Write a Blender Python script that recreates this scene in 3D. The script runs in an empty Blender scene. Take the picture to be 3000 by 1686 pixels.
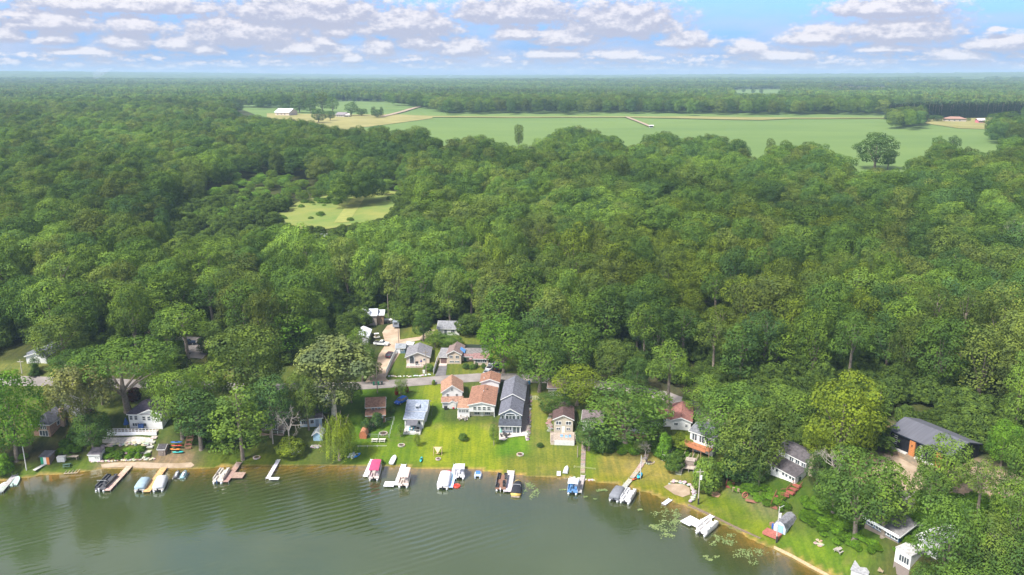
import bpy, math, random
import numpy as np
from mathutils import Vector, Matrix
from mathutils.geometry import delaunay_2d_cdt
random.seed(7); RNG = np.random.default_rng(11)
S = bpy.context.scene; COL = S.collection
R_ = math.radians
# ---------------------------------------------------------------- camera
CZ, PITCH, FL = 100.0, R_(15.0), 2333.3
cd = bpy.data.cameras.new('camera'); cam = bpy.data.objects.new('camera', cd); COL.objects.link(cam)
cd.sensor_width = 36; cd.lens = 28; cd.clip_start = 1; cd.clip_end = 60000
cam.location = (0, 0, CZ); cam.rotation_euler = (math.pi/2 - PITCH, 0, 0); S.camera = cam
S.view_settings.view_transform = 'Standard'; S.view_settings.look = 'None'
S.view_settings.exposure = 1.87; S.view_settings.gamma = 1.0
S.cycles.volume_bounces = 0; S.cycles.max_bounces = 6; S.cycles.diffuse_bounces = 4
S.cycles.transparent_max_bounces = 8
SUN_EL, SUN_AZ = R_(52), R_(232)   # azimuth clockwise from +Y; the sun stands behind the left shoulder
# ---------------------------------------------------------------- world
def nd(nt, typ, **kw):
    n = nt.nodes.new(typ)
    for k, v in kw.items(): setattr(n, k, v)
    return n
def lk(nt, a, b): nt.links.new(a, b)
def mth(nt, op, a, b=None, c=None, clamp=False):
    n = nt.nodes.new('ShaderNodeMath'); n.operation = op; n.use_clamp = clamp
    for i, v in enumerate((a, b, c)):
        if v is None: continue
        if isinstance(v, (int, float)): n.inputs[i].default_value = v
        else: nt.links.new(v, n.inputs[i])
    return n.outputs[0]
def vmth(nt, op, a, b=None):
    n = nt.nodes.new('ShaderNodeVectorMath'); n.operation = op
    for i, v in enumerate((a, b)):
        if v is None: continue
        if isinstance(v, tuple): n.inputs[i].default_value = v
        else: nt.links.new(v, n.inputs[i])
    return n.outputs[0] if op not in ('LENGTH', 'DOT_PRODUCT') else n.outputs['Value']
def mixc(nt, f, a, b, typ='MIX'):
    n = nt.nodes.new('ShaderNodeMix'); n.data_type = 'RGBA'; n.blend_type = typ
    for s, v in ((n.inputs[0], f), (n.inputs[6], a), (n.inputs[7], b)):
        if isinstance(v, (int, float)): s.default_value = v
        elif isinstance(v, tuple): s.default_value = v if len(v) == 4 else (*v, 1)
        else: nt.links.new(v, s)
    return n.outputs[2]
def smooth(nt, v, lo, hi):
    n = nt.nodes.new('ShaderNodeMapRange'); n.interpolation_type = 'SMOOTHSTEP'
    nt.links.new(v, n.inputs[0]); n.inputs[1].default_value = lo; n.inputs[2].default_value = hi
    return n.outputs[0]
def noise(nt, vec, scale, detail=3, rough=.55, dim='3D'):
    n = nt.nodes.new('ShaderNodeTexNoise'); n.noise_dimensions = dim
    if vec is not None: nt.links.new(vec, n.inputs['Vector'])
    n.inputs['Scale'].default_value = scale; n.inputs['Detail'].default_value = detail; n.inputs['Roughness'].default_value = rough
    return n.outputs['Fac'] if 'Fac' in n.outputs else n.outputs[0]

def skydeg(px, py):      # photo pixel -> azimuth, elevation in degrees
    x = (px-1500)/FL; y = -(py-843)/FL
    d = Vector((x, math.cos(PITCH)+y*math.sin(PITCH), -math.sin(PITCH)+y*math.cos(PITCH))).normalized()
    return math.degrees(math.atan2(d.x, d.y)), math.degrees(math.asin(d.z))
CLOUDS = [(367,30,290,44,.8),(157,84,160,58,.9),(388,92,76,50,1),(30,118,50,34,.9),(155,124,60,38,.95),(372,140,76,46,1),(520,141,64,40,1),
 (712,122,200,74,1.1),(603,153,46,34,.9),(900,66,250,84,1),(984,106,46,36,1),(1190,97,150,70,1),(1510,58,190,66,.9),(957,132,34,26,.8),
 (890,155,120,34,.8),(1112,158,50,38,1),(1232,138,64,40,.95),(1357,158,74,42,.9),(1520,112,70,34,.8),(1030,180,30,22,.9),(1815,94,170,86,1.25),
 (2012,134,78,36,.8),(2190,154,62,32,1),(2275,176,110,30,.75),(2400,126,104,46,1.1),(2640,116,175,62,1.05),(2600,44,175,56,.85),(2590,152,120,28,.7),
 (2930,144,110,40,1),(2800,174,95,28,.9),(1660,128,105,38,.8),(1620,168,90,24,.9),(1815,172,70,24,.9),(2920,92,36,16,.5),(60,50,120,30,.6),(250,160,150,22,.7)]
grp = bpy.data.node_groups.new('cloud_shape', 'ShaderNodeTree')
grp.interface.new_socket('P', in_out='INPUT', socket_type='NodeSocketVector')
grp.interface.new_socket('Value', in_out='OUTPUT', socket_type='NodeSocketFloat')
gi = grp.nodes.new('NodeGroupInput'); go = grp.nodes.new('NodeGroupOutput'); P = gi.outputs[0]
acc = None
for (cx, by, hw, h, st) in CLOUDS:
    a, e = skydeg(cx, by - h*.18); a1, _ = skydeg(cx+hw, by); _, e1 = skydeg(cx, by-h*1.05)
    w_ = max(.1, a1-a)*1.12; hh = max(.1, e1-e)*1.15
    v = vmth(grp, 'SUBTRACT', P, (a, e, 0)); v = vmth(grp, 'MULTIPLY', v, (1/w_, 1/hh, 0))
    s = grp.nodes.new('ShaderNodeSeparateXYZ'); lk(grp, v, s.inputs[0])
    y = mth(grp, 'MAXIMUM', s.outputs[1], mth(grp, 'MULTIPLY', s.outputs[1], -2.4))
    c = grp.nodes.new('ShaderNodeCombineXYZ'); lk(grp, s.outputs[0], c.inputs[0]); lk(grp, y, c.inputs[1])
    l = mth(grp, 'MULTIPLY_ADD', vmth(grp, 'LENGTH', c.outputs[0]), -1.0*(1 if st > .7 else 1.25), 1.0 if st > .7 else .85)
    acc = l if acc is None else mth(grp, 'MAXIMUM', acc, l)
n1 = noise(grp, vmth(grp, 'MULTIPLY', P, (1.0, 1.9, 1)), .85, 7, .56, '2D')
n2 = noise(grp, vmth(grp, 'MULTIPLY', P, (1.0, 1.9, 1)), 2.6, 6, .62, '2D')
f = mth(grp, 'ADD', acc, mth(grp, 'MULTIPLY', mth(grp, 'SUBTRACT', n1, .5), 1.25))
f = mth(grp, 'ADD', f, mth(grp, 'MULTIPLY', mth(grp, 'SUBTRACT', n2, .5), .7))
f = mth(grp, 'ADD', f, .17)
# rows of small distant clouds near the horizon
sp = grp.nodes.new('ShaderNodeSeparateXYZ'); lk(grp, P, sp.inputs[0])
vo = nd(grp, 'ShaderNodeTexVoronoi', voronoi_dimensions='2D'); vo.inputs['Scale'].default_value = 1; vo.inputs['Randomness'].default_value = .95
lk(grp, vmth(grp, 'MULTIPLY', P, (.5, 2.9, 1)), vo.inputs['Vector'])
fv = mth(grp, 'SUBTRACT', .52, vo.outputs['Distance'])
fv = mth(grp, 'ADD', fv, mth(grp, 'MULTIPLY', mth(grp, 'SUBTRACT', n2, .5), 1.5))
fv = mth(grp, 'ADD', fv, mth(grp, 'MULTIPLY', mth(grp, 'SUBTRACT', n1, .5), .9))
fv = mth(grp, 'SUBTRACT', fv, mth(grp, 'MULTIPLY', smooth(grp, sp.outputs[1], 1.0, 2.1), 1.4))
f = mth(grp, 'MAXIMUM', f, fv)
# high clouds over the rest of the sky
fh = mth(grp, 'SUBTRACT', noise(grp, vmth(grp, 'MULTIPLY', P, (.05, .09, 1)), 1.4, 6, .55, '2D'), .35)
fh = mth(grp, 'MULTIPLY_ADD', fh, 3.2, mth(grp, 'MULTIPLY_ADD', smooth(grp, sp.outputs[1], 4.6, 7.5), 1.5, -1.5))
f = mth(grp, 'MAXIMUM', f, fh)
lk(grp, f, go.inputs[0])

W = bpy.data.worlds.new('World'); S.world = W; W.use_nodes = True; nt = W.node_tree; nt.nodes.clear()
out = nd(nt, 'ShaderNodeOutputWorld'); bg = nd(nt, 'ShaderNodeBackground'); lk(nt, bg.outputs[0], out.inputs[0])
sky = nd(nt, 'ShaderNodeTexSky', sky_type='NISHITA', sun_disc=False, sun_elevation=SUN_EL, sun_rotation=SUN_AZ, altitude=300, air_density=1.0, dust_density=.6, ozone_density=2.0)
tc = nd(nt, 'ShaderNodeTexCoord'); sx = nd(nt, 'ShaderNodeSeparateXYZ'); lk(nt, tc.outputs['Generated'], sx.inputs[0])
az = mth(nt, 'MULTIPLY', mth(nt, 'ARCTAN2', sx.outputs[0], sx.outputs[1]), 57.2958)
el = mth(nt, 'MULTIPLY', mth(nt, 'ARCSINE', sx.outputs[2]), 57.2958)
cb = nd(nt, 'ShaderNodeCombineXYZ'); lk(nt, az, cb.inputs[0]); lk(nt, el, cb.inputs[1])
g1 = nd(nt, 'ShaderNodeGroup', node_tree=grp); lk(nt, cb.outputs[0], g1.inputs[0])
g2 = nd(nt, 'ShaderNodeGroup', node_tree=grp); lk(nt, vmth(nt, 'ADD', cb.outputs[0], (-.1, .42, 0)), g2.inputs[0])
cover = smooth(nt, g1.outputs[0], -.22, .44)
lit = smooth(nt, mth(nt, 'SUBTRACT', g1.outputs[0], g2.outputs[0]), -.16, .62)
body = mixc(nt, lit, (2.75, 2.8, 3.45), (4.95, 4.7, 4.85))
skyc = mixc(nt, 1.0, sky.outputs[0], (.55, .80, 1.35), 'MULTIPLY')
skyc = mixc(nt, smooth(nt, el, 8.0, 0.0), skyc, (1.15, 2.45, 4.6))
near = mixc(nt, smooth(nt, el, 2.6, -.1), skyc, (2.15, 2.8, 4.15))
veil = mth(nt, 'MULTIPLY', smooth(nt, noise(nt, vmth(nt, 'MULTIPLY', cb.outputs[0], (.11, .5, 1)), 1.0, 6, .6, '2D'), .36, .72), mth(nt, 'MULTIPLY_ADD', smooth(nt, el, 5.0, 1.2), .5, .14))
near = mixc(nt, veil, near, (3.4, 3.5, 4.35))
col = mixc(nt, mth(nt, 'MULTIPLY', cover, .93), near, body)
col = mixc(nt, mth(nt, 'MULTIPLY', smooth(nt, el, 1.0, -.2), .6), col, (2.6, 3.0, 4.0))
lk(nt, col, bg.inputs[0]); bg.inputs[1].default_value = .055
# ---------------------------------------------------------------- sun
sl = bpy.data.lights.new('sun', 'SUN'); sun = bpy.data.objects.new('sun', sl); COL.objects.link(sun)
sl.energy = 2.3; sl.angle = R_(11); sl.color = (1, .955, .88)
sd = Vector((math.sin(SUN_AZ)*math.cos(SUN_EL), math.cos(SUN_AZ)*math.cos(SUN_EL), math.sin(SUN_EL)))
sun.rotation_euler = sd.to_track_quat('Z', 'Y').to_euler(); sun.location = sd*500

# ---------------------------------------------------------------- helpers
def ray(px, py):
    x = (px-1500)/FL; y = -(py-843)/FL
    return np.array((x, math.cos(PITCH)+y*math.sin(PITCH), -math.sin(PITCH)+y*math.cos(PITCH)))
def atz(px, py, z=0.0):
    d = ray(px, py); t = (z-CZ)/d[2]; return d[0]*t, d[1]*t
def proj(x, y, z):
    dz = z-CZ; c = y*math.cos(PITCH)-dz*math.sin(PITCH); u = y*math.sin(PITCH)+dz*math.cos(PITCH)
    c = np.maximum(c, 1e-3) if isinstance(c, np.ndarray) else max(c, 1e-3)
    return 1500+FL*x/c, 843-FL*u/c
def inpoly(px, py, poly):
    px = np.asarray(px, float); py = np.asarray(py, float); r = np.zeros(px.shape, bool); n = len(poly)
    for i in range(n):
        x1, y1 = poly[i]; x2, y2 = poly[(i+1) % n]
        if y1 == y2: continue
        m = ((y1 > py) != (y2 > py)) & (px < (x2-x1)*(py-y1)/(y2-y1)+x1); r ^= m
    return r
# ---------------------------------------------------------------- terrain
SHORE = [(-1500,1520),(-700,1455),(-250,1425),(0,1409),(40,1404),(83,1398),(116,1391),(166,1388),(226,1384),(276,1376),(304,1372),(359,1370),(414,1373),(480,1374),(552,1372),
 (593,1370),(649,1368),(704,1362),(745,1361),(814,1362),(870,1361),(940,1361),(993,1362),(1041,1362),(1090,1362),(1138,1362),(1205,1369),(1260,1371),(1316,1371),
 (1371,1372),(1400,1375),(1440,1380),(1481,1389),(1537,1393),(1600,1394),(1666,1401),(1721,1409),(1762,1411),(1818,1420),(1859,1429),(1897,1442),(1959,1464),(2015,1483),
 (2067,1507),(2130,1538),(2192,1572),(2240,1594),(2300,1617),(2370,1652),(2446,1686),(2600,1765),(2800,1880),(3300,2200),(3900,2900)]
SW = [atz(x, y, 0) for x, y in SHORE]
LAKE = SW + [(SW[-1][0], -300), (SW[0][0]-300, -300), (SW[0][0]-300, SW[0][1])]
CTRL = [(0,1330,2),(100,1292,5),(150,1282,5.2),(60,1200,9),(0,1100,11),(300,1110,11),(105,1064,13),(-300,1300,4),(-400,1100,11),
 (270,1354,.8),(480,1335,1.1),(330,1342,1.2),(400,1310,3),(400,1285,4.6),(420,1262,5.6),(350,1200,8),(500,1280,5),(560,1330,1.3),(620,1300,3),(620,1250,6),
 (600,1345,.8),(700,1345,.8),(700,1300,2),(800,1332,.8),(900,1292,2),(900,1262,3.6),(800,1258,5),(1000,1302,1.6),(1010,1200,5),(1110,1242,2.6),(1110,1300,1.4),
 (1215,1255,2.4),(1220,1165,5),(1390,1228,2.6),(1400,1300,1.3),(1330,1150,5.2),(1500,1270,2.2),(1500,1330,1),(1520,1120,6.2),(1650,1268,2.6),(1650,1330,1.2),
 (1620,1150,6.3),(1700,1302,1.7),(1800,1345,1),(1900,1352,1.2),(1850,1297,3),(1900,1252,6.4),(1980,1262,6.5),(2000,1335,3),(2060,1402,1.2),(2060,1328,5),
 (2150,1442,1.2),(2200,1402,6),(2300,1425,8),(2200,1482,1.3),(2280,1570,1.2),(2330,1525,2.2),(2400,1480,8),(2420,1622,1.5),(2520,1560,8),(2480,1655,2),
 (2600,1600,9),(2640,1680,7),(2560,1402,13),(2700,1355,14),(2900,1345,15),(2900,1500,13),(2950,1690,11),(3300,1600,13),(3300,1300,16),
 (140,1118,11),(400,1120,10),(800,1122,7),(1050,1128,6),(1300,1110,6.2),(1500,1107,6.4),(1980,1167,7.6),
 (1230,1072,7),(1350,1067,7.5),(1130,1002,8.5),(1150,942,10),(1310,972,10.5),(850,1052,8),(550,1012,12),(600,952,13),(100,952,14),(1700,1002,10),(2100,1052,12),(2600,1152,16),
 (200,850,17),(900,850,14),(1500,850,15),(2200,850,18),(2900,850,20),(200,700,22),(900,700,20),(1500,700,22),(2200,700,25),(2900,700,27),(-900,800,20),(3900,800,26),
 (100,600,27),(950,620,23),(1050,600,24),(1600,600,28),(2200,600,30),(2900,600,32),(100,500,31),(900,510,30),(1500,500,31),(2200,500,33),(2900,500,35),(-900,550,30),(3900,550,35),
 (200,430,34),(1000,430,34),(1500,430,35),(2200,430,35),(2900,430,36),(200,350,38),(1000,350,38),(1500,350,38),(2200,350,38.5),(2900,350,39)]
CTW = [(*atz(a, b, c), c) for a, b, c in CTRL] + [(x, y, .12) for x, y in SW[2:-3]]
cx_ = np.array([(c[0], c[1]) for c in CTW])/100; cz_ = np.array([c[2] for c in CTW]); N = len(CTW)
K = np.linalg.norm(cx_[:, None]-cx_[None], axis=2); A = np.zeros((N+3, N+3)); A[:N, :N] = K - .015*np.eye(N)
A[:N, N] = 1; A[:N, N+1:] = cx_; A[N, :N] = 1; A[N+1:, :N] = cx_.T
sol = np.linalg.solve(A, np.concatenate([cz_, np.zeros(3)]))
def rbf(X, Y):
    r = np.full(X.shape, sol[N]) + sol[N+1]*X/100 + sol[N+2]*Y/100
    for i in range(N): r += sol[i]*np.hypot(X/100-cx_[i, 0], Y/100-cx_[i, 1])
    return r
def shore_dist(X, Y):
    r = np.full(X.shape, 1e9)
    for (x1, y1), (x2, y2) in zip(SW[:-1], SW[1:]):
        dx, dy = x2-x1, y2-y1; t = np.clip(((X-x1)*dx+(Y-y1)*dy)/(dx*dx+dy*dy), 0, 1)
        r = np.minimum(r, np.hypot(X-x1-t*dx, Y-y1-t*dy))
    return r
def farz(X, Y):
    d = np.hypot(X, Y); t = np.clip((d-2500)/7000, 0, 1)
    return 39.5 + 2.0*np.sin(X/420+1)*np.sin(Y/610) + t*(10*np.sin(X/2300+2.1)*np.sin(Y/1900+.5)+6*np.sin(X/1100)) + np.clip((-X-1500)/4500, 0, 1)*44*t + np.clip((X-1500)/4500, 0, 1)*38*t + 24*t
def height(X, Y):
    X = np.asarray(X, float); Y = np.asarray(Y, float)
    L = inpoly(X, Y, LAKE); h = np.clip(rbf(X, Y), .1, 44)
    b = np.clip((np.hypot(X, Y)-1000)/700, 0, 1); b = b*b*(3-2*b); h = h*(1-b)+farz(X, Y)*b
    sdi = shore_dist(X, Y)
    land = np.minimum(np.maximum(h, .22), .05+sdi*.5)
    land = np.where(sdi > 3, np.maximum(h, .22), land)
    lake = -np.minimum(sdi*.06, 3.0) - .02
    return np.where(L, lake, land)
def axis(lo, hi, step, far_lo, far_hi, g):
    a = list(np.arange(lo, hi+.01, step)); s = step
    while a[-1] < far_hi: s *= g; a.append(a[-1]+s)
    s = step
    while a[0] > far_lo: s *= g; a.insert(0, a[0]-s)
    return np.array(a)
XS = axis(-230, 250, 1.5, -15000, 15000, 1.085); YS = axis(132, 372, 1.5, -380, 13500, 1.045)
GX, GY = np.meshgrid(XS, YS); GZ = height(GX, GY)
def hz(x, y):
    i = np.clip(np.searchsorted(XS, x)-1, 0, len(XS)-2); j = np.clip(np.searchsorted(YS, y)-1, 0, len(YS)-2)
    u = (x-XS[i])/(XS[i+1]-XS[i]); v = (y-YS[j])/(YS[j+1]-YS[j])
    a, b, c, d = GZ[j, i], GZ[j, i+1], GZ[j+1, i+1], GZ[j+1, i]   # split along a-c
    return np.where(u >= v, a+u*(b-a)+v*(c-b), a+u*(c-d)+v*(d-a))
TT = np.concatenate([np.arange(120, 500, .5), np.arange(500, 2500, 3), np.arange(2500, 9000, 20)])
def at(px, py, dz=0.0):   # where the line of sight through a photo pixel meets the ground
    d = ray(px, py); z = CZ + d[2]*TT - np.maximum(hz(d[0]*TT, d[1]*TT), 0) - dz
    k = int(np.argmax(z < 0)) if (z < 0).any() else len(TT)-1
    k = max(k, 1); t0, t1 = TT[k-1], TT[k]
    for _ in range(8):
        t = (t0+t1)/2
        if CZ+d[2]*t - max(float(hz(d[0]*t, d[1]*t)), 0)-dz < 0: t1 = t
        else: t0 = t
    t = t1; return Vector((d[0]*t, d[1]*t, max(float(hz(d[0]*t, d[1]*t)), 0)))
# ---------------------------------------------------------------- materials
MATS = {}
def mat(name, c, rough=.75, var=.12, scale=1.5, metal=0.0, c2=None, det=3, bump=0.0, bscale=None, coat=0.0, stretch=None):
    if name in MATS: return MATS[name]
    m = bpy.data.materials.new(name); m.use_nodes = True; t = m.node_tree; b = t.nodes['Principled BSDF']
    b.inputs['Roughness'].default_value = rough; b.inputs['Metallic'].default_value = metal; b.inputs['Coat Weight'].default_value = coat
    b.inputs['Specular IOR Level'].default_value = .3
    tc = t.nodes.new('ShaderNodeTexCoord'); vec = tc.outputs['Object']
    if stretch: vec = vmth(t, 'MULTIPLY', vec, stretch)
    f = noise(t, vec, scale, det, .6); f = smooth(t, f, .3, .7)
    if c2 is None: c2 = tuple(min(1, x*(1+var)) for x in c); c1 = tuple(x*(1-var) for x in c)
    else: c1 = c
    lk(t, mixc(t, f, c1, c2), b.inputs['Base Color'])
    if bump:
        bp = t.nodes.new('ShaderNodeBump'); bp.inputs['Strength'].default_value = 1; bp.inputs['Distance'].default_value = bump
        lk(t, noise(t, vec, bscale or scale*3, 4), bp.inputs['Height']); lk(t, bp.outputs[0], b.inputs['Normal'])
    MATS[name] = m; return m
def col_mat(name, rough=.4, coat=.3, metal=0):     # paint whose colour is the object's own colour
    if name in MATS: return MATS[name]
    m = bpy.data.materials.new(name); m.use_nodes = True; t = m.node_tree; b = t.nodes['Principled BSDF']
    oi = t.nodes.new('ShaderNodeObjectInfo'); tc = t.nodes.new('ShaderNodeTexCoord')
    f = noise(t, tc.outputs['Object'], 2.0, 3)
    lk(t, mixc(t, 1.0, oi.outputs['Color'], mixc(t, smooth(t, f, .3, .7), (.86, .86, .86), (1.05, 1.05, 1.05)), 'MULTIPLY'), b.inputs['Base Color'])
    b.inputs['Roughness'].default_value = rough; b.inputs['Coat Weight'].default_value = coat; b.inputs['Metallic'].default_value = metal
    MATS[name] = m; return m
# ---------------------------------------------------------------- mesh building
class MB:
    def __init__(s): s.v = []; s.f = []
    def add(s, vs, fs):
        o = len(s.v); s.v += [tuple(v) for v in vs]; s.f += [tuple(i+o for i in f) for f in fs]; return s
    def box(s, x0, y0, z0, x1, y1, z1):
        return s.add([(x0,y0,z0),(x1,y0,z0),(x1,y1,z0),(x0,y1,z0),(x0,y0,z1),(x1,y0,z1),(x1,y1,z1),(x0,y1,z1)],
                     [(0,3,2,1),(4,5,6,7),(0,1,5,4),(1,2,6,5),(2,3,7,6),(3,0,4,7)])
    def cbox(s, c, d): return s.box(c[0]-d[0]/2, c[1]-d[1]/2, c[2]-d[2]/2, c[0]+d[0]/2, c[1]+d[1]/2, c[2]+d[2]/2)
    def tube(s, p, q, r0, r1=None, n=8, cap=True):
        r1 = r0 if r1 is None else r1; p = Vector(p); q = Vector(q); d = (q-p).normalized()
        a = d.orthogonal().normalized(); b = d.cross(a); vs = []
        for c, r in ((p, r0), (q, r1)):
            for i in range(n):
                t = 2*math.pi*i/n; vs.append(c+a*math.cos(t)*r+b*math.sin(t)*r)
        fs = [(i, (i+1) % n, n+(i+1) % n, n+i) for i in range(n)]
        if cap: fs += [tuple(range(n-1, -1, -1)), tuple(range(n, 2*n))]
        return s.add(vs, fs)
    def loft(s, rings, cap=True):
        n = len(rings[0]); vs = [v for r in rings for v in r]
        fs = [(k*n+i, k*n+(i+1) % n, (k+1)*n+(i+1) % n, (k+1)*n+i) for k in range(len(rings)-1) for i in range(n)]
        if cap: fs += [tuple(range(n-1, -1, -1)), tuple(range((len(rings)-1)*n, len(rings)*n))]
        return s.add(vs, fs)
    def prism(s, prof, y0, y1, ax='y'):    # profile polygon (a,b) extruded; ax y: (x,z); ax x: (y,z); ax z: (x,y)
        n = len(prof)
        mk = {'y': lambda a, b, c: (a, c, b), 'x': lambda a, b, c: (c, a, b), 'z': lambda a, b, c: (a, b, c)}[ax]
        vs = [mk(a, b, y0) for a, b in prof] + [mk(a, b, y1) for a, b in prof]
        return s.add(vs, [tuple(range(n-1, -1, -1)), tuple(range(n, 2*n))]+[(i, (i+1) % n, n+(i+1) % n, n+i) for i in range(n)])
    def mesh(s, name, m, smoothf=False):
        me = bpy.data.meshes.new(name); me.from_pydata(s.v, [], s.f); me.materials.append(m); me.update()
        import bmesh
        b = bmesh.new(); b.from_mesh(me); bmesh.ops.recalc_face_normals(b, faces=b.faces); b.to_mesh(me); b.free()
        if smoothf: me.polygons.foreach_set('use_smooth', [True]*len(me.polygons))
        return me
    def build(s, name, m, parent=None, color=None, loc=None, rz=None, smoothf=False):
        return link(name, s.mesh(name, m, smoothf), parent, color, loc, rz)
def link(name, me, parent=None, color=None, loc=None, rz=None):
    o = bpy.data.objects.new(name, me); COL.objects.link(o)
    if parent is not None: o.parent = parent
    if color is not None: o.color = (*color, 1)
    if loc is not None: o.location = loc
    if rz is not None: o.rotation_euler.z = rz
    return o
def tag(o, label, cat=None, group=None):
    o['label'] = label
    if cat: o['category'] = cat
    if group: o['group'] = group
    return o
def thing(name, label, cat, loc=(0, 0, 0), rz=0.0, group=None):
    o = bpy.data.objects.new(name, None); COL.objects.link(o); o.location = loc; o.rotation_euler.z = rz; o.empty_display_size = .5
    return tag(o, label, cat, group)
def dup(o, parent=None, loc=None, rz=None, label=None, sc=None):
    c = o.copy(); COL.objects.link(c)
    if parent is not None: c.parent = parent
    if loc is not None: c.location = loc
    if rz is not None: c.rotation_euler.z = rz
    if label: c['label'] = label
    if sc: c.scale = sc
    for ch in KIDS.get(o.name, []) or [k for k in o.children]: dup(ch, c)
    return c
KIDS = {}
def struct(o, kind='structure'): o['kind'] = kind; return o
# ---------------------------------------------------------------- ground sheet with its cover colours
FOREST = (.050, .062, .022)
COVER = [  # photo outline of each patch of ground, its colour, edge softness is left to noise
 ([(-900,1060),(0,1060),(330,1050),(330,1112),(600,1112),(600,1040),(560,1010),(640,990),(760,1060),(1000,1100),(1150,1000),(1290,1000),(1560,1090),(1720,1170),(1950,1150),(2120,1200),(2230,1330),(2400,1480),(2700,1700),(2446,1686),(2240,1594),(1859,1429),(1481,1393),(1000,1366),(552,1378),(0,1415),(-900,1460)], (.105,.145,.032)),
 ([(0,1062),(330,1062),(330,1110),(-300,1118),(-300,1062)], (.19,.215,.055)),
 ([(60,1300),(240,1290),(260,1340),(130,1390),(0,1400),(0,1330)], (.075,.075,.035)),
 ([(0,1355),(120,1355),(240,1340),(300,1350),(290,1372),(226,1390),(0,1416)], (.13,.20,.03)),
 ([(285,1352),(330,1345),(430,1346),(560,1340),(575,1372),(414,1380),(276,1384)], (.34,.25,.15)),
 ([(470,1330),(570,1318),(570,1345),(440,1352)], (.33,.21,.16)),
 ([(560,1375),(640,1318),(760,1325),(900,1320),(900,1366),(552,1380)], (.125,.175,.020)),
 ([(150,1280),(205,1235),(250,1250),(200,1340),(165,1340)], (.11,.115,.035)),
 ([(600,985),(700,1000),(770,1120),(600,1115)], (.20,.215,.06)),
 ([(1000,1130),(1290,1128),(1300,1250),(1300,1366),(1000,1366),(1010,1240)], (.105,.205,.016)),
 ([(1060,1300),(1300,1290),(1300,1368),(1060,1362)], (.17,.27,.020)),
 ([(1245,1240),(1445,1238),(1470,1390),(1230,1372)], (.235,.31,.020)),
 ([(1240,1120),(1310,1120),(1310,1180),(1235,1190)], (.21,.28,.024)),
 ([(1460,1280),(1545,1278),(1550,1330),(1460,1340)], (.13,.27,.018)),
 ([(1550,1150),(1630,1150),(1625,1300),(1730,1310),(1730,1400),(1540,1396),(1545,1300)], (.19,.235,.036)),
 ([(1460,1345),(1700,1335),(1730,1412),(1480,1396)], (.21,.245,.034)),
 ([(1710,1305),(1780,1305),(1760,1420),(1700,1412)], (.16,.26,.022)),
 ([(1760,1330),(1860,1310),(1990,1330),(2010,1400),(1900,1440),(1740,1400)], (.30,.27,.060)),
 ([(1740,1385),(1990,1425),(2030,1460),(2010,1490),(1850,1432),(1730,1414)], (.25,.265,.026)),
 ([(1990,1330),(2060,1400),(2240,1470),(2240,1500),(2100,1480),(2000,1440)], (.19,.22,.04)),
 ([(2030,1435),(2140,1440),(2300,1540),(2330,1620),(2240,1600),(2010,1484)], (.165,.235,.018)),
 ([(2250,1600),(2340,1570),(2480,1600),(2590,1640),(2560,1700),(2460,1700)], (.15,.25,.018)),
 ([(2120,1415),(2310,1510),(2260,1520),(2130,1440)], (.22,.20,.12)),
 ([(2180,1390),(2330,1400),(2480,1480),(2600,1560),(2590,1630),(2400,1590),(2340,1500),(2200,1450)], (.065,.125,.014)),
 ([(1230,930),(1380,985),(1560,1000),(1560,1110),(1150,1110),(1160,1000)], (.16,.20,.035)),
 ([(1150,1035),(1250,1040),(1230,1102),(1120,1106)], (.11,.165,.025)),
 ([(1180,1000),(1290,980),(1270,1015),(1160,1020)], (.16,.22,.03)),
 ([(1920,1140),(2050,1150),(2060,1240),(1900,1240)], (.13,.13,.06)),
 ([(1560,1060),(2050,1120),(2060,1170),(1560,1120)], (.085,.09,.045)),
 ([(2480,1320),(2620,1240),(2900,1360),(3050,1420),(3050,1500),(2700,1500),(2500,1420)], (.42,.32,.23)),
 ([(1000,895),(1100,870),(1160,930),(1100,960),(980,940)], (.08,.13,.028)),
]
def paint_cover(PX, PY, Z):
    c = np.empty(PX.shape+(3,)); c[:] = FOREST
    for poly, rgb in COVER:
        m = inpoly(PX, PY, poly) & (Z > -.2); c[m] = [v*q for v, q in zip(rgb, (.68, .68, .78))]
    return c
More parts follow.
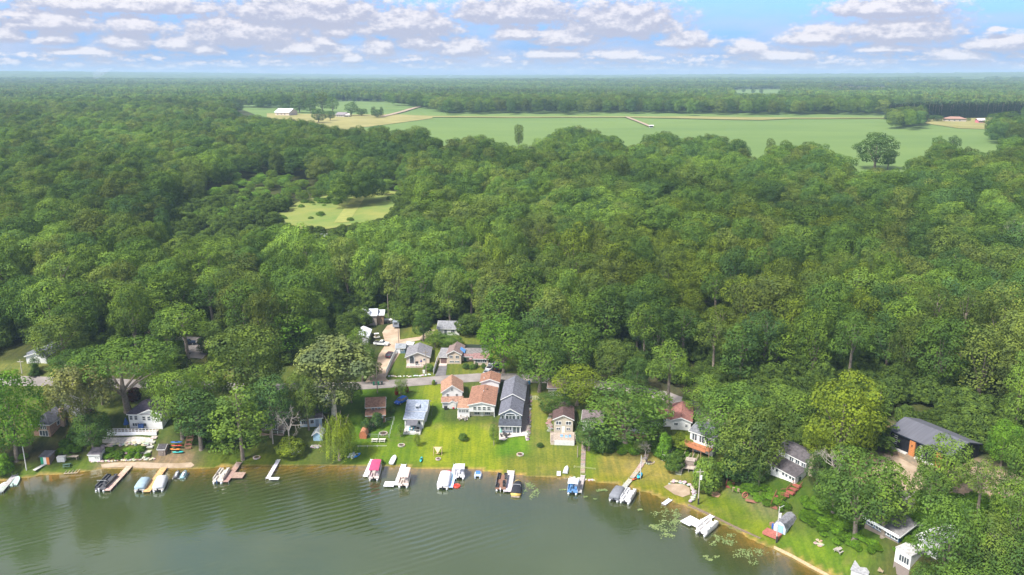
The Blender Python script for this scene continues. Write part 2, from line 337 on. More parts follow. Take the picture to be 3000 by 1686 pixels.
def make_ground():
    ny, nx = GX.shape; PX, PY = proj(GX, GY, GZ); PX = np.where(GY < 60, -9999, PX)
    c = paint_cover(PX, PY, GZ)
    for _ in range(2):   # soften borders by about a metre
        p = np.pad(c, ((1, 1), (1, 1), (0, 0)), 'edge')
        c = (p[1:-1, 1:-1]*2+p[:-2, 1:-1]+p[2:, 1:-1]+p[1:-1, :-2]+p[1:-1, 2:])/6
    bed = GZ < -.02; dep = np.clip(-GZ/.9, 0, 1)[..., None]
    sand = np.array((.34, .235, .10)); deep = np.array((.12, .12, .04))
    c = np.where(bed[..., None], sand*(1-dep)+deep*dep, c)
    V = np.stack([GX, GY, GZ], -1).reshape(-1, 3)
    idx = np.arange(nx*ny).reshape(ny, nx); a = idx[:-1, :-1].ravel(); b = idx[:-1, 1:].ravel(); d = idx[1:, 1:].ravel(); e = idx[1:, :-1].ravel()
    F = np.stack([a, b, d, a, d, e], -1).reshape(-1, 3)
    me = bpy.data.meshes.new('ground'); me.vertices.add(len(V)); me.vertices.foreach_set('co', V.ravel().astype('f4'))
    me.loops.add(F.size); me.loops.foreach_set('vertex_index', F.ravel().astype('i4'))
    me.polygons.add(len(F)); me.polygons.foreach_set('loop_start', np.arange(0, F.size, 3).astype('i4'))
    me.update(); me.validate()
    me.polygons.foreach_set('use_smooth', np.ones(len(me.polygons), bool))
    at_ = me.attributes.new('cover', 'FLOAT_COLOR', 'POINT'); at_.data.foreach_set('color', np.concatenate([c.reshape(-1, 3), np.ones((len(V), 1))], 1).ravel().astype('f4'))
    m = bpy.data.materials.new('ground_cover'); m.use_nodes = True; t = m.node_tree; bs = t.nodes['Principled BSDF']
    bs.inputs['Roughness'].default_value = .95; bs.inputs['Specular IOR Level'].default_value = .1
    av = nd(t, 'ShaderNodeAttribute', attribute_name='cover'); g = nd(t, 'ShaderNodeNewGeometry')
    n1 = smooth(t, noise(t, g.outputs['Position'], .12, 5, .65), .3, .7); n2 = smooth(t, noise(t, g.outputs['Position'], 1.6, 5, .7), .3, .7)
    st = noise(t, vmth(t, 'MULTIPLY', g.outputs['Position'], (.9, .06, .1)), 1.0, 2); st = smooth(t, st, .35, .65)
    c1 = mixc(t, n1, (.78, .84, .8), (1.2, 1.1, .95)); c2 = mixc(t, n2, (.78, .82, .8), (1.2, 1.15, 1.1)); c3 = mixc(t, st, (.84, .90, .88), (1.14, 1.08, 1.0))
    cc = mixc(t, 1.0, mixc(t, 1.0, mixc(t, 1.0, av.outputs['Color'], c1, 'MULTIPLY'), c2, 'MULTIPLY'), c3, 'MULTIPLY')
    worn = mth(t, 'MULTIPLY', smooth(t, noise(t, g.outputs['Position'], .075, 6, .7), .52, .72), .55)
    lum = vmth(t, 'DOT_PRODUCT', cc, (.3, .6, .1)); lc = nd(t, 'ShaderNodeCombineColor'); [lk(t, mth(t, 'MULTIPLY', lum, q), lc.inputs[i]) for i, q in enumerate((1.22, 1.0, .42))]
    cc = mixc(t, worn, cc, lc.outputs[0])
    lk(t, cc, bs.inputs['Base Color'])
    bp = t.nodes.new('ShaderNodeBump'); bp.inputs['Distance'].default_value = .12; lk(t, noise(t, g.outputs['Position'], 2.5, 5, .7), bp.inputs['Height']); lk(t, bp.outputs[0], bs.inputs['Normal'])
    me.materials.append(m); return struct(link('ground', me))
make_ground()
# ---------------------------------------------------------------- water
def make_water():
    xs = XS[(XS > -900) & (XS < 900)]; ys = YS[YS < 330]
    X, Y = np.meshgrid(xs, ys); s = -height(X, Y)
    keep = (s > -.45); ny, nx = X.shape
    idx = -np.ones(X.shape, int); use = np.zeros(X.shape, bool)
    q = keep[:-1, :-1] | keep[1:, :-1] | keep[:-1, 1:] | keep[1:, 1:]
    for dj in (0, 1):
        for di in (0, 1): use[dj:ny-1+dj, di:nx-1+di] |= q
    idx[use] = np.arange(use.sum()); V = np.stack([X[use], Y[use], np.zeros(use.sum())], -1)
    j, i = np.nonzero(q); F = np.stack([idx[j, i], idx[j, i+1], idx[j+1, i+1], idx[j+1, i]], -1)
    me = bpy.data.meshes.new('lake_water'); me.from_pydata(V.tolist(), [], F.tolist()); me.update()
    at_ = me.attributes.new('depth', 'FLOAT', 'POINT'); at_.data.foreach_set('value', np.clip(s[use], 0, 9).astype('f4'))
    m = bpy.data.materials.new('lake_water'); m.use_nodes = True; t = m.node_tree; t.nodes.clear()
    o = nd(t, 'ShaderNodeOutputMaterial'); g = nd(t, 'ShaderNodeNewGeometry'); pos = g.outputs['Position']
    # ripples: fine chop plus a long oblique wake train
    w1 = nd(t, 'ShaderNodeTexWave', wave_type='BANDS', bands_direction='X'); mp = nd(t, 'ShaderNodeMapping'); mp.inputs['Rotation'].default_value = (0, 0, R_(62)); mp.inputs['Scale'].default_value = (.17, .17, .17)
    lk(t, pos, mp.inputs[0]); lk(t, mp.outputs[0], w1.inputs['Vector']); w1.inputs['Scale'].default_value = 1.0; w1.inputs['Distortion'].default_value = 2.2; w1.inputs['Detail'].default_value = 2; w1.inputs['Detail Scale'].default_value = .6
    wm = smooth(t, noise(t, vmth(t, 'MULTIPLY', pos, (.018, .03, 1)), 1.0, 3), .42, .60)
    sxw = nd(t, 'ShaderNodeSeparateXYZ'); lk(t, pos, sxw.inputs[0]); wm = mth(t, 'MULTIPLY', wm, smooth(t, sxw.outputs[0], 12, -22))
    n1 = noise(t, vmth(t, 'MULTIPLY', pos, (1.0, 1.7, 1)), .9, 4, .6); n2 = noise(t, vmth(t, 'MULTIPLY', pos, (.25, .45, 1)), 1.0, 3)
    hgt = mth(t, 'ADD', mth(t, 'MULTIPLY', mth(t, 'MULTIPLY', w1.outputs['Fac'], wm), .15), mth(t, 'ADD', mth(t, 'MULTIPLY', n1, .035), mth(t, 'MULTIPLY', n2, .06)))
    bp = nd(t, 'ShaderNodeBump'); bp.inputs['Distance'].default_value = 1; bp.inputs['Strength'].default_value = .55; lk(t, hgt, bp.inputs['Height'])
    gl = nd(t, 'ShaderNodeBsdfGlossy'); gl.inputs['Roughness'].default_value = .06; lk(t, bp.outputs[0], gl.inputs['Normal']); gl.inputs['Color'].default_value = (.95, 1, .95, 1)
    tr = nd(t, 'ShaderNodeBsdfTransparent'); tr.inputs[0].default_value = (.86, .84, .62, 1)
    df = nd(t, 'ShaderNodeBsdfDiffuse'); big = smooth(t, noise(t, pos, .02, 3), .35, .65)
    lk(t, mixc(t, big, (.042, .064, .020), (.056, .080, .030)), df.inputs[0])
    dp = nd(t, 'ShaderNodeAttribute', attribute_name='depth'); turb = mth(t, 'SUBTRACT', 1.0, mth(t, 'EXPONENT', mth(t, 'MULTIPLY', dp.outputs['Fac'], -1.5)))
    mx = nd(t, 'ShaderNodeMixShader'); lk(t, turb, mx.inputs[0]); lk(t, tr.outputs[0], mx.inputs[1]); lk(t, df.outputs[0], mx.inputs[2])
    fr = nd(t, 'ShaderNodeFresnel'); fr.inputs['IOR'].default_value = 1.36; lk(t, bp.outputs[0], fr.inputs['Normal'])
    m2 = nd(t, 'ShaderNodeMixShader'); lk(t, mth(t, 'MULTIPLY', fr.outputs[0], 2.8, clamp=True), m2.inputs[0]); lk(t, mx.outputs[0], m2.inputs[1]); lk(t, gl.outputs[0], m2.inputs[2])
    lk(t, m2.outputs[0], o.inputs[0]); me.materials.append(m); return struct(link('lake_water', me))
make_water()
# ---------------------------------------------------------------- draped sheets: roads, fields, lanes
def drape(name, poly, m, off=.06, step=3.0, px=True, kind=True, parent=None):
    pts = [tuple(at(x, y)[:2]) for x, y in poly] if px else [tuple(p) for p in poly]
    bnd = []
    for i, p in enumerate(pts):
        q = pts[(i+1) % len(pts)]; n = max(1, min(200, int(math.dist(p, q)/step)))
        bnd += [(p[0]+(q[0]-p[0])*k/n, p[1]+(q[1]-p[1])*k/n) for k in range(n)]
    nb = len(bnd); xs = [p[0] for p in bnd]; ys = [p[1] for p in bnd]
    gx, gy = np.meshgrid(np.arange(min(xs)+step*.5, max(xs), step), np.arange(min(ys)+step*.5, max(ys), step))
    msk = inpoly(gx, gy, pts); inn = [(a+random.uniform(-.1, .1)*step, b+random.uniform(-.1, .1)*step) for a, b in zip(gx[msk], gy[msk])]
    v, e, f, *_ = delaunay_2d_cdt([Vector(p) for p in bnd+inn], [(i, (i+1) % nb) for i in range(nb)], [], 1, 1e-4)
    x = np.array([p[0] for p in v]); y = np.array([p[1] for p in v]); z = hz(x, y)+off
    me = bpy.data.meshes.new(name); me.from_pydata(np.stack([x, y, z], -1).tolist(), [], f); me.materials.append(m); me.update()
    me.polygons.foreach_set('use_smooth', [True]*len(me.polygons))
    o = link(name, me, parent)
    if kind: struct(o)
    return o
def strip(name, line, width, m, off=.07, step=2.0, **kw):
    p = [at(x, y) for x, y in line]; L, R = [], []
    for i, a in enumerate(p):
        d = (p[min(i+1, len(p)-1)]-p[max(i-1, 0)]); d.z = 0; d.normalize(); n = Vector((-d.y, d.x, 0))
        w = width[i] if isinstance(width, (list, tuple)) else width
        L.append(tuple((a+n*w/2)[:2])); R.append(tuple((a-n*w/2)[:2]))
    return drape(name, L+R[::-1], m, off, step, px=False, **kw)
M_road = mat('road_asphalt', (.20, .178, .165), .9, scale=.25, c2=(.29, .26, .24), bump=.02)
M_gravel = mat('gravel_lane', (.34, .25, .17), .95, scale=.25, c2=(.48, .37, .27), bump=.03)
M_drive = mat('driveway_asphalt', (.11, .105, .11), .9, scale=.5, c2=(.17, .165, .165))
M_conc = mat('concrete', (.42, .38, .34), .9, scale=.8, c2=(.55, .51, .47))
M_sand = mat('sand', (.30, .225, .15), .95, scale=.4, c2=(.42, .33, .24))
M_field = mat('crop_rows', (.108, .180, .042), .95, scale=.004, c2=(.142, .215, .050), det=7, stretch=(1, 3.2, 1))
M_hay = mat('mown_hay', (.22, .21, .065), .95, scale=.02, c2=(.31, .28, .10))
M_mead = mat('meadow_grass', (.125, .20, .040), .95, scale=.045, c2=(.235, .250, .060), det=8)
# ================================================================ fields, roads
drape('crop_field', [(640,300),(700,297),(865,299),(993,290),(1112,292),(1254,301),(1262,311),(1500,312),(1800,314),(2150,312),(2600,314),(2600,342),(3100,344),(3100,440),(2950,490),(2700,520),(2480,520),(2200,520),(1900,450),(1500,450),(1250,425),(1000,400),(780,352)], M_field, .5, 45)
drape('crop_field', [(2145,258),(2300,256),(2300,276),(2145,276)], M_field, 1, 80)
drape('crop_field', [(2430,251),(2700,253),(2700,262),(2430,262)], M_hay, 1, 80)
drape('crop_field', [(2810,224),(2900,225),(2900,231),(2810,231)], M_hay, 1, 150)
drape('hay_strip', [(782,334),(904,336),(993,338),(1145,337),(1267,342),(1267,349),(1112,370),(1013,382),(960,385),(900,360),(782,350)], M_hay, 1.0, 25)
drape('hay_strip', [(2596,348),(2711,347),(2990,340),(2990,384),(2886,381),(2810,379),(2711,364),(2640,355)], M_hay, 1.0, 25)
drape('hay_strip', [(1267,343),(1500,345.3),(1834,344.6),(2100,345),(2315,348),(2596,348.4),(2596,350),(2400,351),(2315,351),(2230,355),(2111,353),(1960,349.5),(1834,347),(1500,347.6),(1267,346.5)], M_hay, 1.4, 25)
strip('farm_lane', [(1262,305),(1220,318),(1180,330),(1145,339),(1120,345)], 9, M_sand, 1.8, 20)
strip('farm_lane', [(1834,346),(1860,356),(1885,366),(1908,376)], 5, M_sand, 1.8, 15)
drape('meadow', [(700,662),(730,645),(826,622),(880,590),(960,575),(1036,572),(1113,556),(1175,566),(1165,605),(1150,620),(1125,640),(1060,655),(966,672),(880,680),(760,680)], M_mead, .35, 6)
strip('mown_path', [(1000,655),(1020,625),(1045,590),(1060,570)], 8, mat('mown_grass', (.22,.25,.06), .95, scale=.3, c2=(.29,.30,.08)), .5, 5)
strip('road', [(-700,1112),(-200,1113),(100,1118),(200,1121),(400,1126),(700,1132),(950,1133),(1060,1131),(1150,1125),(1300,1113),(1400,1107),(1500,1107),(1600,1112),(1700,1120),(1850,1140),(1950,1162),(2020,1185),(2080,1215),(2150,1260)], [5]*2+[5.4]*15+[5]*2, M_road, .07, 1.5)
strip('road', [(570,1050),(600,1020),(620,992),(650,958),(690,925)], 5, M_road, .07, 2)
strip('road', [(2560,1420),(2640,1455),(2760,1480),(2850,1520),(2900,1580)], 6, M_road, .08, 2)
drape('parking_apron', [(500,985),(600,990),(612,1003),(590,1010),(560,1035),(500,1030)], M_road, .09, 2)
drape('gravel_lane', [(1150,950),(1170,955),(1172,1000),(1190,1005),(1150,1070),(1130,1108),(1140,1118),(1070,1122),(1085,1095),(1100,1075),(1110,1040),(1130,1010),(1120,975),(1135,955)], M_gravel, .10, 2)
strip('gravel_lane', [(1165,1003),(1200,997),(1235,992),(1255,982),(1262,968)], 3.2, M_gravel, .11, 1.5)
drape('driveway', [(1288,1070),(1310,1070),(1306,1101),(1274,1103)], M_drive, .10, 1.5)
drape('driveway', [(1436,1060),(1470,1060),(1464,1101),(1420,1101)], M_drive, .10, 1.5)
drape('paved_walk', [(1534,1112),(1552,1115),(1548,1270),(1525,1268)], mat('brick_paving', (.24,.20,.17), .9, scale=2, c2=(.32,.27,.23)), .12, 1.5)
drape('patio', [(1462,1266),(1546,1264),(1549,1292),(1541,1293),(1538,1278),(1510,1281),(1490,1284),(1478,1292),(1462,1290)], M_conc, .14, 1.2)
drape('patio', [(1082,1238),(1120,1237),(1098,1254),(1080,1252)], M_conc, .12, 1.5)
drape('patio', [(1340,1205),(1358,1206),(1372,1220),(1370,1232),(1340,1228)], M_conc, .14, 1.2)
drape('patio', [(1612,1268),(1686,1268),(1686,1300),(1612,1300)], mat('deck_boards', (.36,.30,.24), .85, scale=.8, c2=(.48,.42,.35)), .16, 1.5)
drape('sand_pit', [(1944,1428),(1962,1418),(2000,1420),(2020,1430),(2022,1450),(2000,1458),(1975,1450)], M_sand, .10, 1.5)
drape('fire_pit_clearing', [(2082,1442),(2100,1440),(2112,1450),(2104,1459),(2086,1456)], mat('bare_soil', (.30,.18,.10), .95, scale=1, c2=(.38,.24,.15)), .10, 1.5)
drape('garage_yard', [(2590,1330),(2640,1345),(2730,1395),(2700,1440),(2600,1440),(2560,1400)], M_sand, .10, 2)
drape('beach', [(295,1362),(330,1357),(430,1356),(520,1359),(560,1356),(570,1364),(560,1371),(480,1374),(414,1373),(359,1370),(300,1372)], M_sand, .09, 1.2)
drape('stone_terrace', [(300,1282),(450,1285),(445,1306),(300,1300)], mat('rubble_stone', (.34,.30,.26), .95, scale=2.5, c2=(.58,.53,.47)), .15, 1.2)
# ================================================================ foliage
def leaf_mat(name, mode):
    m = bpy.data.materials.new(name); m.use_nodes = True; t = m.node_tree; t.nodes.clear(); o = nd(t, 'ShaderNodeOutputMaterial')
    g = nd(t, 'ShaderNodeNewGeometry'); tc = nd(t, 'ShaderNodeTexCoord'); oi = nd(t, 'ShaderNodeObjectInfo')
    if mode == 'object': base = oi.outputs['Color']
    else:
        a = nd(t, 'ShaderNodeAttribute', attribute_type='INSTANCER', attribute_name='tint'); base = a.outputs['Color']
    n = smooth(t, noise(t, tc.outputs['Object'], .28, 2, .5), .3, .7)
    r = mth(t, 'MULTIPLY_ADD', g.outputs['Random Per Island'], .24, .88)
    c = mixc(t, n, (.66, .72, .88), (1.32, 1.28, .88)); c = mixc(t, 1.0, base, c, 'MULTIPLY')
    cr = nd(t, 'ShaderNodeCombineColor'); [lk(t, r, cr.inputs[i]) for i in range(3)]
    c = mixc(t, 1.0, c, cr.outputs[0], 'MULTIPLY')
    d = nd(t, 'ShaderNodeBsdfDiffuse'); c = mixc(t, 1.0, c, (1.06, 1.05, .88), 'MULTIPLY'); lk(t, c, d.inputs[0]); tl = nd(t, 'ShaderNodeBsdfTranslucent'); lk(t, mixc(t, 1.0, c, (1.25, 1.2, .6), 'MULTIPLY'), tl.inputs[0])
    mx = nd(t, 'ShaderNodeMixShader'); mx.inputs[0].default_value = .28; lk(t, d.outputs[0], mx.inputs[1]); lk(t, tl.outputs[0], mx.inputs[2]); lk(t, mx.outputs[0], o.inputs[0])
    return m
M_leaf = leaf_mat('leaves', 'object'); M_leafi = leaf_mat('leaves_far', 'inst')
M_bark = mat('bark', (.16, .125, .095), .95, scale=2, c2=(.26, .22, .18)); M_barkp = mat('pale_bark', (.42, .38, .30), .9, scale=1.5, c2=(.62, .57, .48))
def leaves(P_, N_, size, rng, asp=1.0):
    n = len(P_); N_ = N_/np.linalg.norm(N_, axis=1, keepdims=True)
    a = np.cross(N_, rng.normal(size=(n, 3))); a /= np.linalg.norm(a, axis=1, keepdims=True)+1e-9; b = np.cross(N_, a)
    s = size*rng.uniform(.6, 1.3, (n, 1)); s2 = s*asp*rng.uniform(.7, 1.0, (n, 1))
    V = np.stack([P_-a*s*.5, P_-b*s2*.5+N_*s*.08, P_+a*s*.5, P_+b*s2*.5+N_*s*.08], 1).reshape(-1, 3)
    return V
def quad_mesh(name, V, m):
    n = len(V)//4; me = bpy.data.meshes.new(name); me.vertices.add(len(V)); me.vertices.foreach_set('co', V.ravel().astype('f4'))
    me.loops.add(len(V)); me.loops.foreach_set('vertex_index', np.arange(len(V)).astype('i4'))
    me.polygons.add(n); me.polygons.foreach_set('loop_start', np.arange(0, len(V), 4).astype('i4')); me.update(); me.validate(); me.materials.append(m); return me
def sph(n, rng): d = rng.normal(size=(n, 3)); return d/np.linalg.norm(d, axis=1, keepdims=True)
def crown(name, seed, R=5.6, zc=13.5, hh=6.3, nl=34, lr=(1.3, 2.5), per=150, leaf=.5, m=None, low=-.55, shape='oak', jit=.25):
    """a crown inside the envelope R x R x hh about height zc, made of leaf sprays on overlapping boughs"""
    rng = np.random.default_rng(seed); Cs = []; Rs = []; tries = 0
    while len(Cs) < nl and tries < 4000:
        tries += 1; d = sph(1, rng)[0]
        if d[2] < low: continue
        k = rng.uniform(.55, .86); rl = rng.uniform(*lr)
        w = 1.0
        if shape == 'cone': w = 1.0-.55*max(d[2], 0)
        if shape == 'tall': w = .85
        c = np.array((d[0]*R*k*w, d[1]*R*k*w, d[2]*hh*k))
        c[:2] += rng.normal(0, jit, 2)
        if any(np.linalg.norm(c-q) < .72*min(rl, r) for q, r in zip(Cs, Rs)): continue
        Cs.append(c); Rs.append(rl)
    Cs = np.array(Cs); Rs = np.array(Rs); Ps = []; Ns = []
    for c, r in zip(Cs, Rs):
        n = int(per*(r/1.9)**2); d = sph(n, rng); out = c/(np.linalg.norm(c)+1e-6)
        keep = (d@out > -.55+rng.uniform(-.3, .3, n)) & (d[:, 2] > -.75); d = d[keep]
        p = c+d*r*np.array((1, 1, .78))*rng.uniform(.72, 1.06, (len(d), 1))
        ok = np.ones(len(p), bool)
        for c2, r2 in zip(Cs, Rs):
            if c2 is c or np.array_equal(c2, c): continue
            ok &= np.linalg.norm((p-c2)/np.array((1, 1, .8)), axis=1) > r2*.8
        Ps.append(p[ok]); Ns.append(d[ok]+rng.normal(0, .17, (ok.sum(), 3))+np.array((0, 0, .25)))
    # inner leaves that close the middle
    n = int(per*3.0); d = sph(n, rng); p = d*np.array((R*.6, R*.6, hh*.62))*rng.uniform(.5, 1, (n, 1)); Ps.append(p); Ns.append(d+rng.normal(0, .5, (n, 3)))
    P_ = np.concatenate(Ps); P_[:, 2] += zc; N_ = np.concatenate(Ns)
    return quad_mesh(name, leaves(P_, N_, leaf, rng), m or M_leaf)
def conifer(name, seed, H=20, R=3.2, z0=1.5, n=2600, leaf=.6, m=None):
    rng = np.random.default_rng(seed); Ps = []; Ns = []; z = z0
    while z < H:
        rr = R*(1-(z-z0)/(H-z0))**.8*rng.uniform(.8, 1.15)+.15; nb = rng.integers(5, 8); a0 = rng.uniform(0, 6.28)
        for k in range(nb):
            a = a0+6.28*k/nb+rng.uniform(-.2, .2); L = rr*rng.uniform(.75, 1.1); q = max(8, int(L*14)); t = rng.uniform(.1, 1, q)
            p = np.stack([np.cos(a)*t*L, np.sin(a)*t*L, z-.32*t*L+rng.normal(0, .08, q)], 1)+rng.normal(0, .16+.22*(1-t)[:, None], (q, 3))*np.array((1, 1, .4)); Ps.append(p)
            Ns.append(np.stack([np.cos(a)*.4+rng.normal(0, .3, q), np.sin(a)*.4+rng.normal(0, .3, q), np.ones(q)], 1))
        z += rng.uniform(.5, .85)
    return quad_mesh(name, leaves(np.concatenate(Ps), np.concatenate(Ns), leaf, rng, .5), m or M_leaf)
def willow(name, seed):
    rng = np.random.default_rng(seed); Ps = []; Ns = []
    for k in range(230):
        d = sph(1, rng)[0]; d[2] = abs(d[2]); st = d*np.array((3.6, 3.6, 3.4))*rng.uniform(.55, 1)+np.array((0, 0, 8.6)); L = rng.uniform(3.5, 8.5)*min(1, st[2]/9)
        q = int(L*5.5); t = np.linspace(0, 1, q); out = np.array((d[0], d[1]))*1.3
        p = np.stack([st[0]+out[0]*np.sqrt(t), st[1]+out[1]*np.sqrt(t), np.maximum(st[2]-L*t*t*.35-L*t*.65, .35)], 1)+rng.normal(0, .10, (q, 3)); Ps.append(p)
        Ns.append(np.tile(np.array((d[0], d[1], .4)), (q, 1))+rng.normal(0, .4, (q, 3)))
    return quad_mesh(name, leaves(np.concatenate(Ps), np.concatenate(Ns), .42, rng, .45), M_leaf)
def twigs(mb, p, d, L, r, depth, rng, tips, up=.25, n=(2, 4), pts=None):
    q = p+d*L; mb.tube(p, q, r, r*.62, n=6 if r > .12 else 4, cap=False)
    if depth == 0: tips.append(q); return
    for _ in range(rng.integers(*n)):
        v = Vector(rng.normal(0, .62, 3)); e = (d+v+Vector((0, 0, up))).normalized()
        twigs(mb, q-(q-p)*rng.uniform(0, .25), e, L*rng.uniform(.62, .82), r*.6, depth-1, rng, tips, up, n)
def trunk_mesh(name, seed, H=9, r=.42, m=None, spread=4.5, zt=15, limbs=5):
    rng = np.random.default_rng(seed); mb = MB(); lean = Vector((rng.normal(0, .35), rng.normal(0, .35), 0))
    mb.tube((0, 0, -.6), (0, 0, .25), r*1.5, r*1.08, 9, False); mb.tube((0, 0, .25), lean*.5+Vector((0, 0, H*.5)), r*1.08, r*.85, 9, False); mb.tube(lean*.5+Vector((0, 0, H*.5)), lean+Vector((0, 0, H)), r*.85, r*.7, 9, False)
    for k in range(limbs):
        a = 6.28*k/limbs+rng.uniform(-.4, .4); z = H*rng.uniform(.62, 1.0); b = lean*(z/H)+Vector((0, 0, z))
        mid = b+Vector((math.cos(a)*spread*.45, math.sin(a)*spread*.45, (zt-z)*.45)); e = b+Vector((math.cos(a)*spread, math.sin(a)*spread, (zt-z)*.85))
        mb.tube(b, mid, r*.45, r*.3, 6, False); mb.tube(mid, e, r*.3, r*.1, 5, False)
    mb.tube(lean+Vector((0, 0, H)), lean+Vector((0, 0, zt)), r*.7, r*.15, 7, False)
    return mb.mesh(name, m or M_bark)
def bare_mesh(name, seed, H=7, r=.3, depth=4, L=3.4, m=None, up=.2):
    rng = np.random.default_rng(seed); mb = MB(); tips = []
    mb.tube((0, 0, -.6), (0, 0, H), r*1.3, r*.9, 8, False)
    for k in range(4):
        a = 1.57*k+rng.uniform(-.5, .5); twigs(mb, Vector((0, 0, H*rng.uniform(.75, 1))), Vector((math.cos(a)*.6, math.sin(a)*.6, 1)).normalized(), L, r*.6, depth, rng, tips, up)
    return mb.mesh(name, m or M_barkp), tips
BARK = {k: trunk_mesh('trunk', 90+len(k), H, r, None, sp, zt, 5) for k, (H, r, sp, zt) in {'oak': (5, .5, 3.6, 14), 'round': (3, .4, 3, 13), 'tall': (8, .42, 1.8, 16), 'high': (13, .45, 2.4, 18), 'cone': (12, .3, 1.2, 17), 'shrub': (.8, .25, 2.5, 12)}.items()}
CR = {'oak': [crown('crown', 10+i, 6.3, 11.2, 9.2, 38, (2.0, 3.5), 185, .48, low=-.85) for i in range(7)],
      'round': [crown('crown', 30+i, 5.4, 10.6, 9.2, 46, (1.4, 2.4), 190, .42, low=-.8, jit=.15) for i in range(2)],
      'tall': [crown('crown', 40+i, 4.5, 11.0, 9.4, 40, (1.5, 2.5), 200, .44, low=-.8, shape='tall') for i in range(3)],
      'high': [crown('crown', 50+i, 5.8, 14.0, 6.4, 32, (1.5, 2.5), 190, .43, low=-.6, jit=.4) for i in range(2)],
      'cone': [crown('crown', 60, 5.2, 10, 9.6, 46, (1.0, 1.9), 150, .46, low=-.85, shape='cone')],
      'flat': [crown('crown', 65, 9.6, 15.2, 5.2, 60, (1.5, 2.4), 190, .44, low=-.15, jit=.3)],
      'shrub': [crown('crown', 70+i, 8.5, 7.5, 11.5, 46, (2.6, 4.4), 60, 1.15, low=-.5) for i in range(3)],
      'conifer': [conifer('crown', 80+i) for i in range(2)], 'willow': [willow('crown', 85)]}
BARK['flat'] = trunk_mesh('trunk', 101, 7, .62, M_bark, 7.0, 15, 7); BARK['willow'] = BARK['round']; BARK['conifer'] = trunk_mesh('trunk', 102, 10, .25, None, .3, 19, 2)
# pale sycamores: visible pale limbs with thin foliage on the tips
def pale_tree(seed, H, depth, L, sprays, leaf, spread, r=.34, up=.2):
    bm_, tips = bare_mesh('trunk', seed, H, r, depth, L, M_barkp, up); rng = np.random.default_rng(seed+5); Ps = []; Ns = []
    for t in tips:
        n = sprays; d = sph(n, rng); Ps.append(np.array(t)+d*spread*rng.uniform(.3, 1, (n, 1))); Ns.append(d+np.array((0, 0, .5)))
    return bm_, quad_mesh('crown', leaves(np.concatenate(Ps), np.concatenate(Ns), leaf, rng), M_leaf)
PALE = [pale_tree(201, 6, 5, 3.2, 16, .45, 1.1), pale_tree(207, 6, 5, 3.3, 36, .45, 1.25, up=.42)]
DEAD = [bare_mesh('trunk', 301+i, 7, .24, 5, 2.7, mat('dead_wood', (.30, .26, .22), .95, scale=2, c2=(.45, .41, .37)), .15)[0] for i in range(2)]
DK = (.072, .132, .042); MD = (.096, .168, .044); LT = (.138, .218, .052); YG = (.172, .230, .036); OL = (.118, .172, .050); BG = (.078, .146, .056); BR = (.115, .228, .036)
def measure(me, lo=6):
    v = np.empty(len(me.vertices)*3, 'f4'); me.vertices.foreach_get('co', v); v = v.reshape(-1, 3); r = np.hypot(v[:, 0], v[:, 1]); return float(np.percentile(v[:, 2], 99.6)), 2*float(np.percentile(r, 95))
H_K = {k: measure(m[0])[0] for k, m in CR.items()}; W_K = {k: measure(m[0])[1] for k, m in CR.items()}
def plant(kind, loc, h, w, tint, label, group=None, name=None, seed=None, cat='tree'):
    rr = random.Random(int(seed) if seed is not None else int(loc[0]*13+loc[1]*7)); c = CR[kind][rr.randrange(len(CR[kind]))]
    root = thing(name or ('conifer_tree' if kind == 'conifer' else 'willow_tree' if kind == 'willow' else 'leafy_tree'), label, cat, loc, rr.uniform(0, 6.28), group)
    q = rr.uniform(.9, 1.1); root.scale = (w/W_K[kind]*q, w/W_K[kind]/q, h/H_K[kind]); b = rr.uniform(.9, 1.12)
    link('crown', c, root, tuple(x*b for x in tint)); link('trunk', BARK[kind], root)
    return root
def size_px(bx, by, ty, wpx):      # metres for a tree seen from base row by to top row ty, wpx pixels wide
    p = at(bx, by); dep = p.y*math.cos(PITCH)-(p.z-CZ)*math.sin(PITCH); w = wpx*dep/FL
    lo, hi = .3, 60
    for _ in range(30):
        h = (lo+hi)/2; py = proj(p.x, p.y+w*.18, p.z+h)[1]
        if py > ty: lo = h
        else: hi = h
    return p, h, w
def tree(bx, by, ty, wpx, kind, tint, label, **kw):
    p, h, w = size_px(bx, by, ty, wpx); return plant(kind, p, h, w, tint, label, **kw)
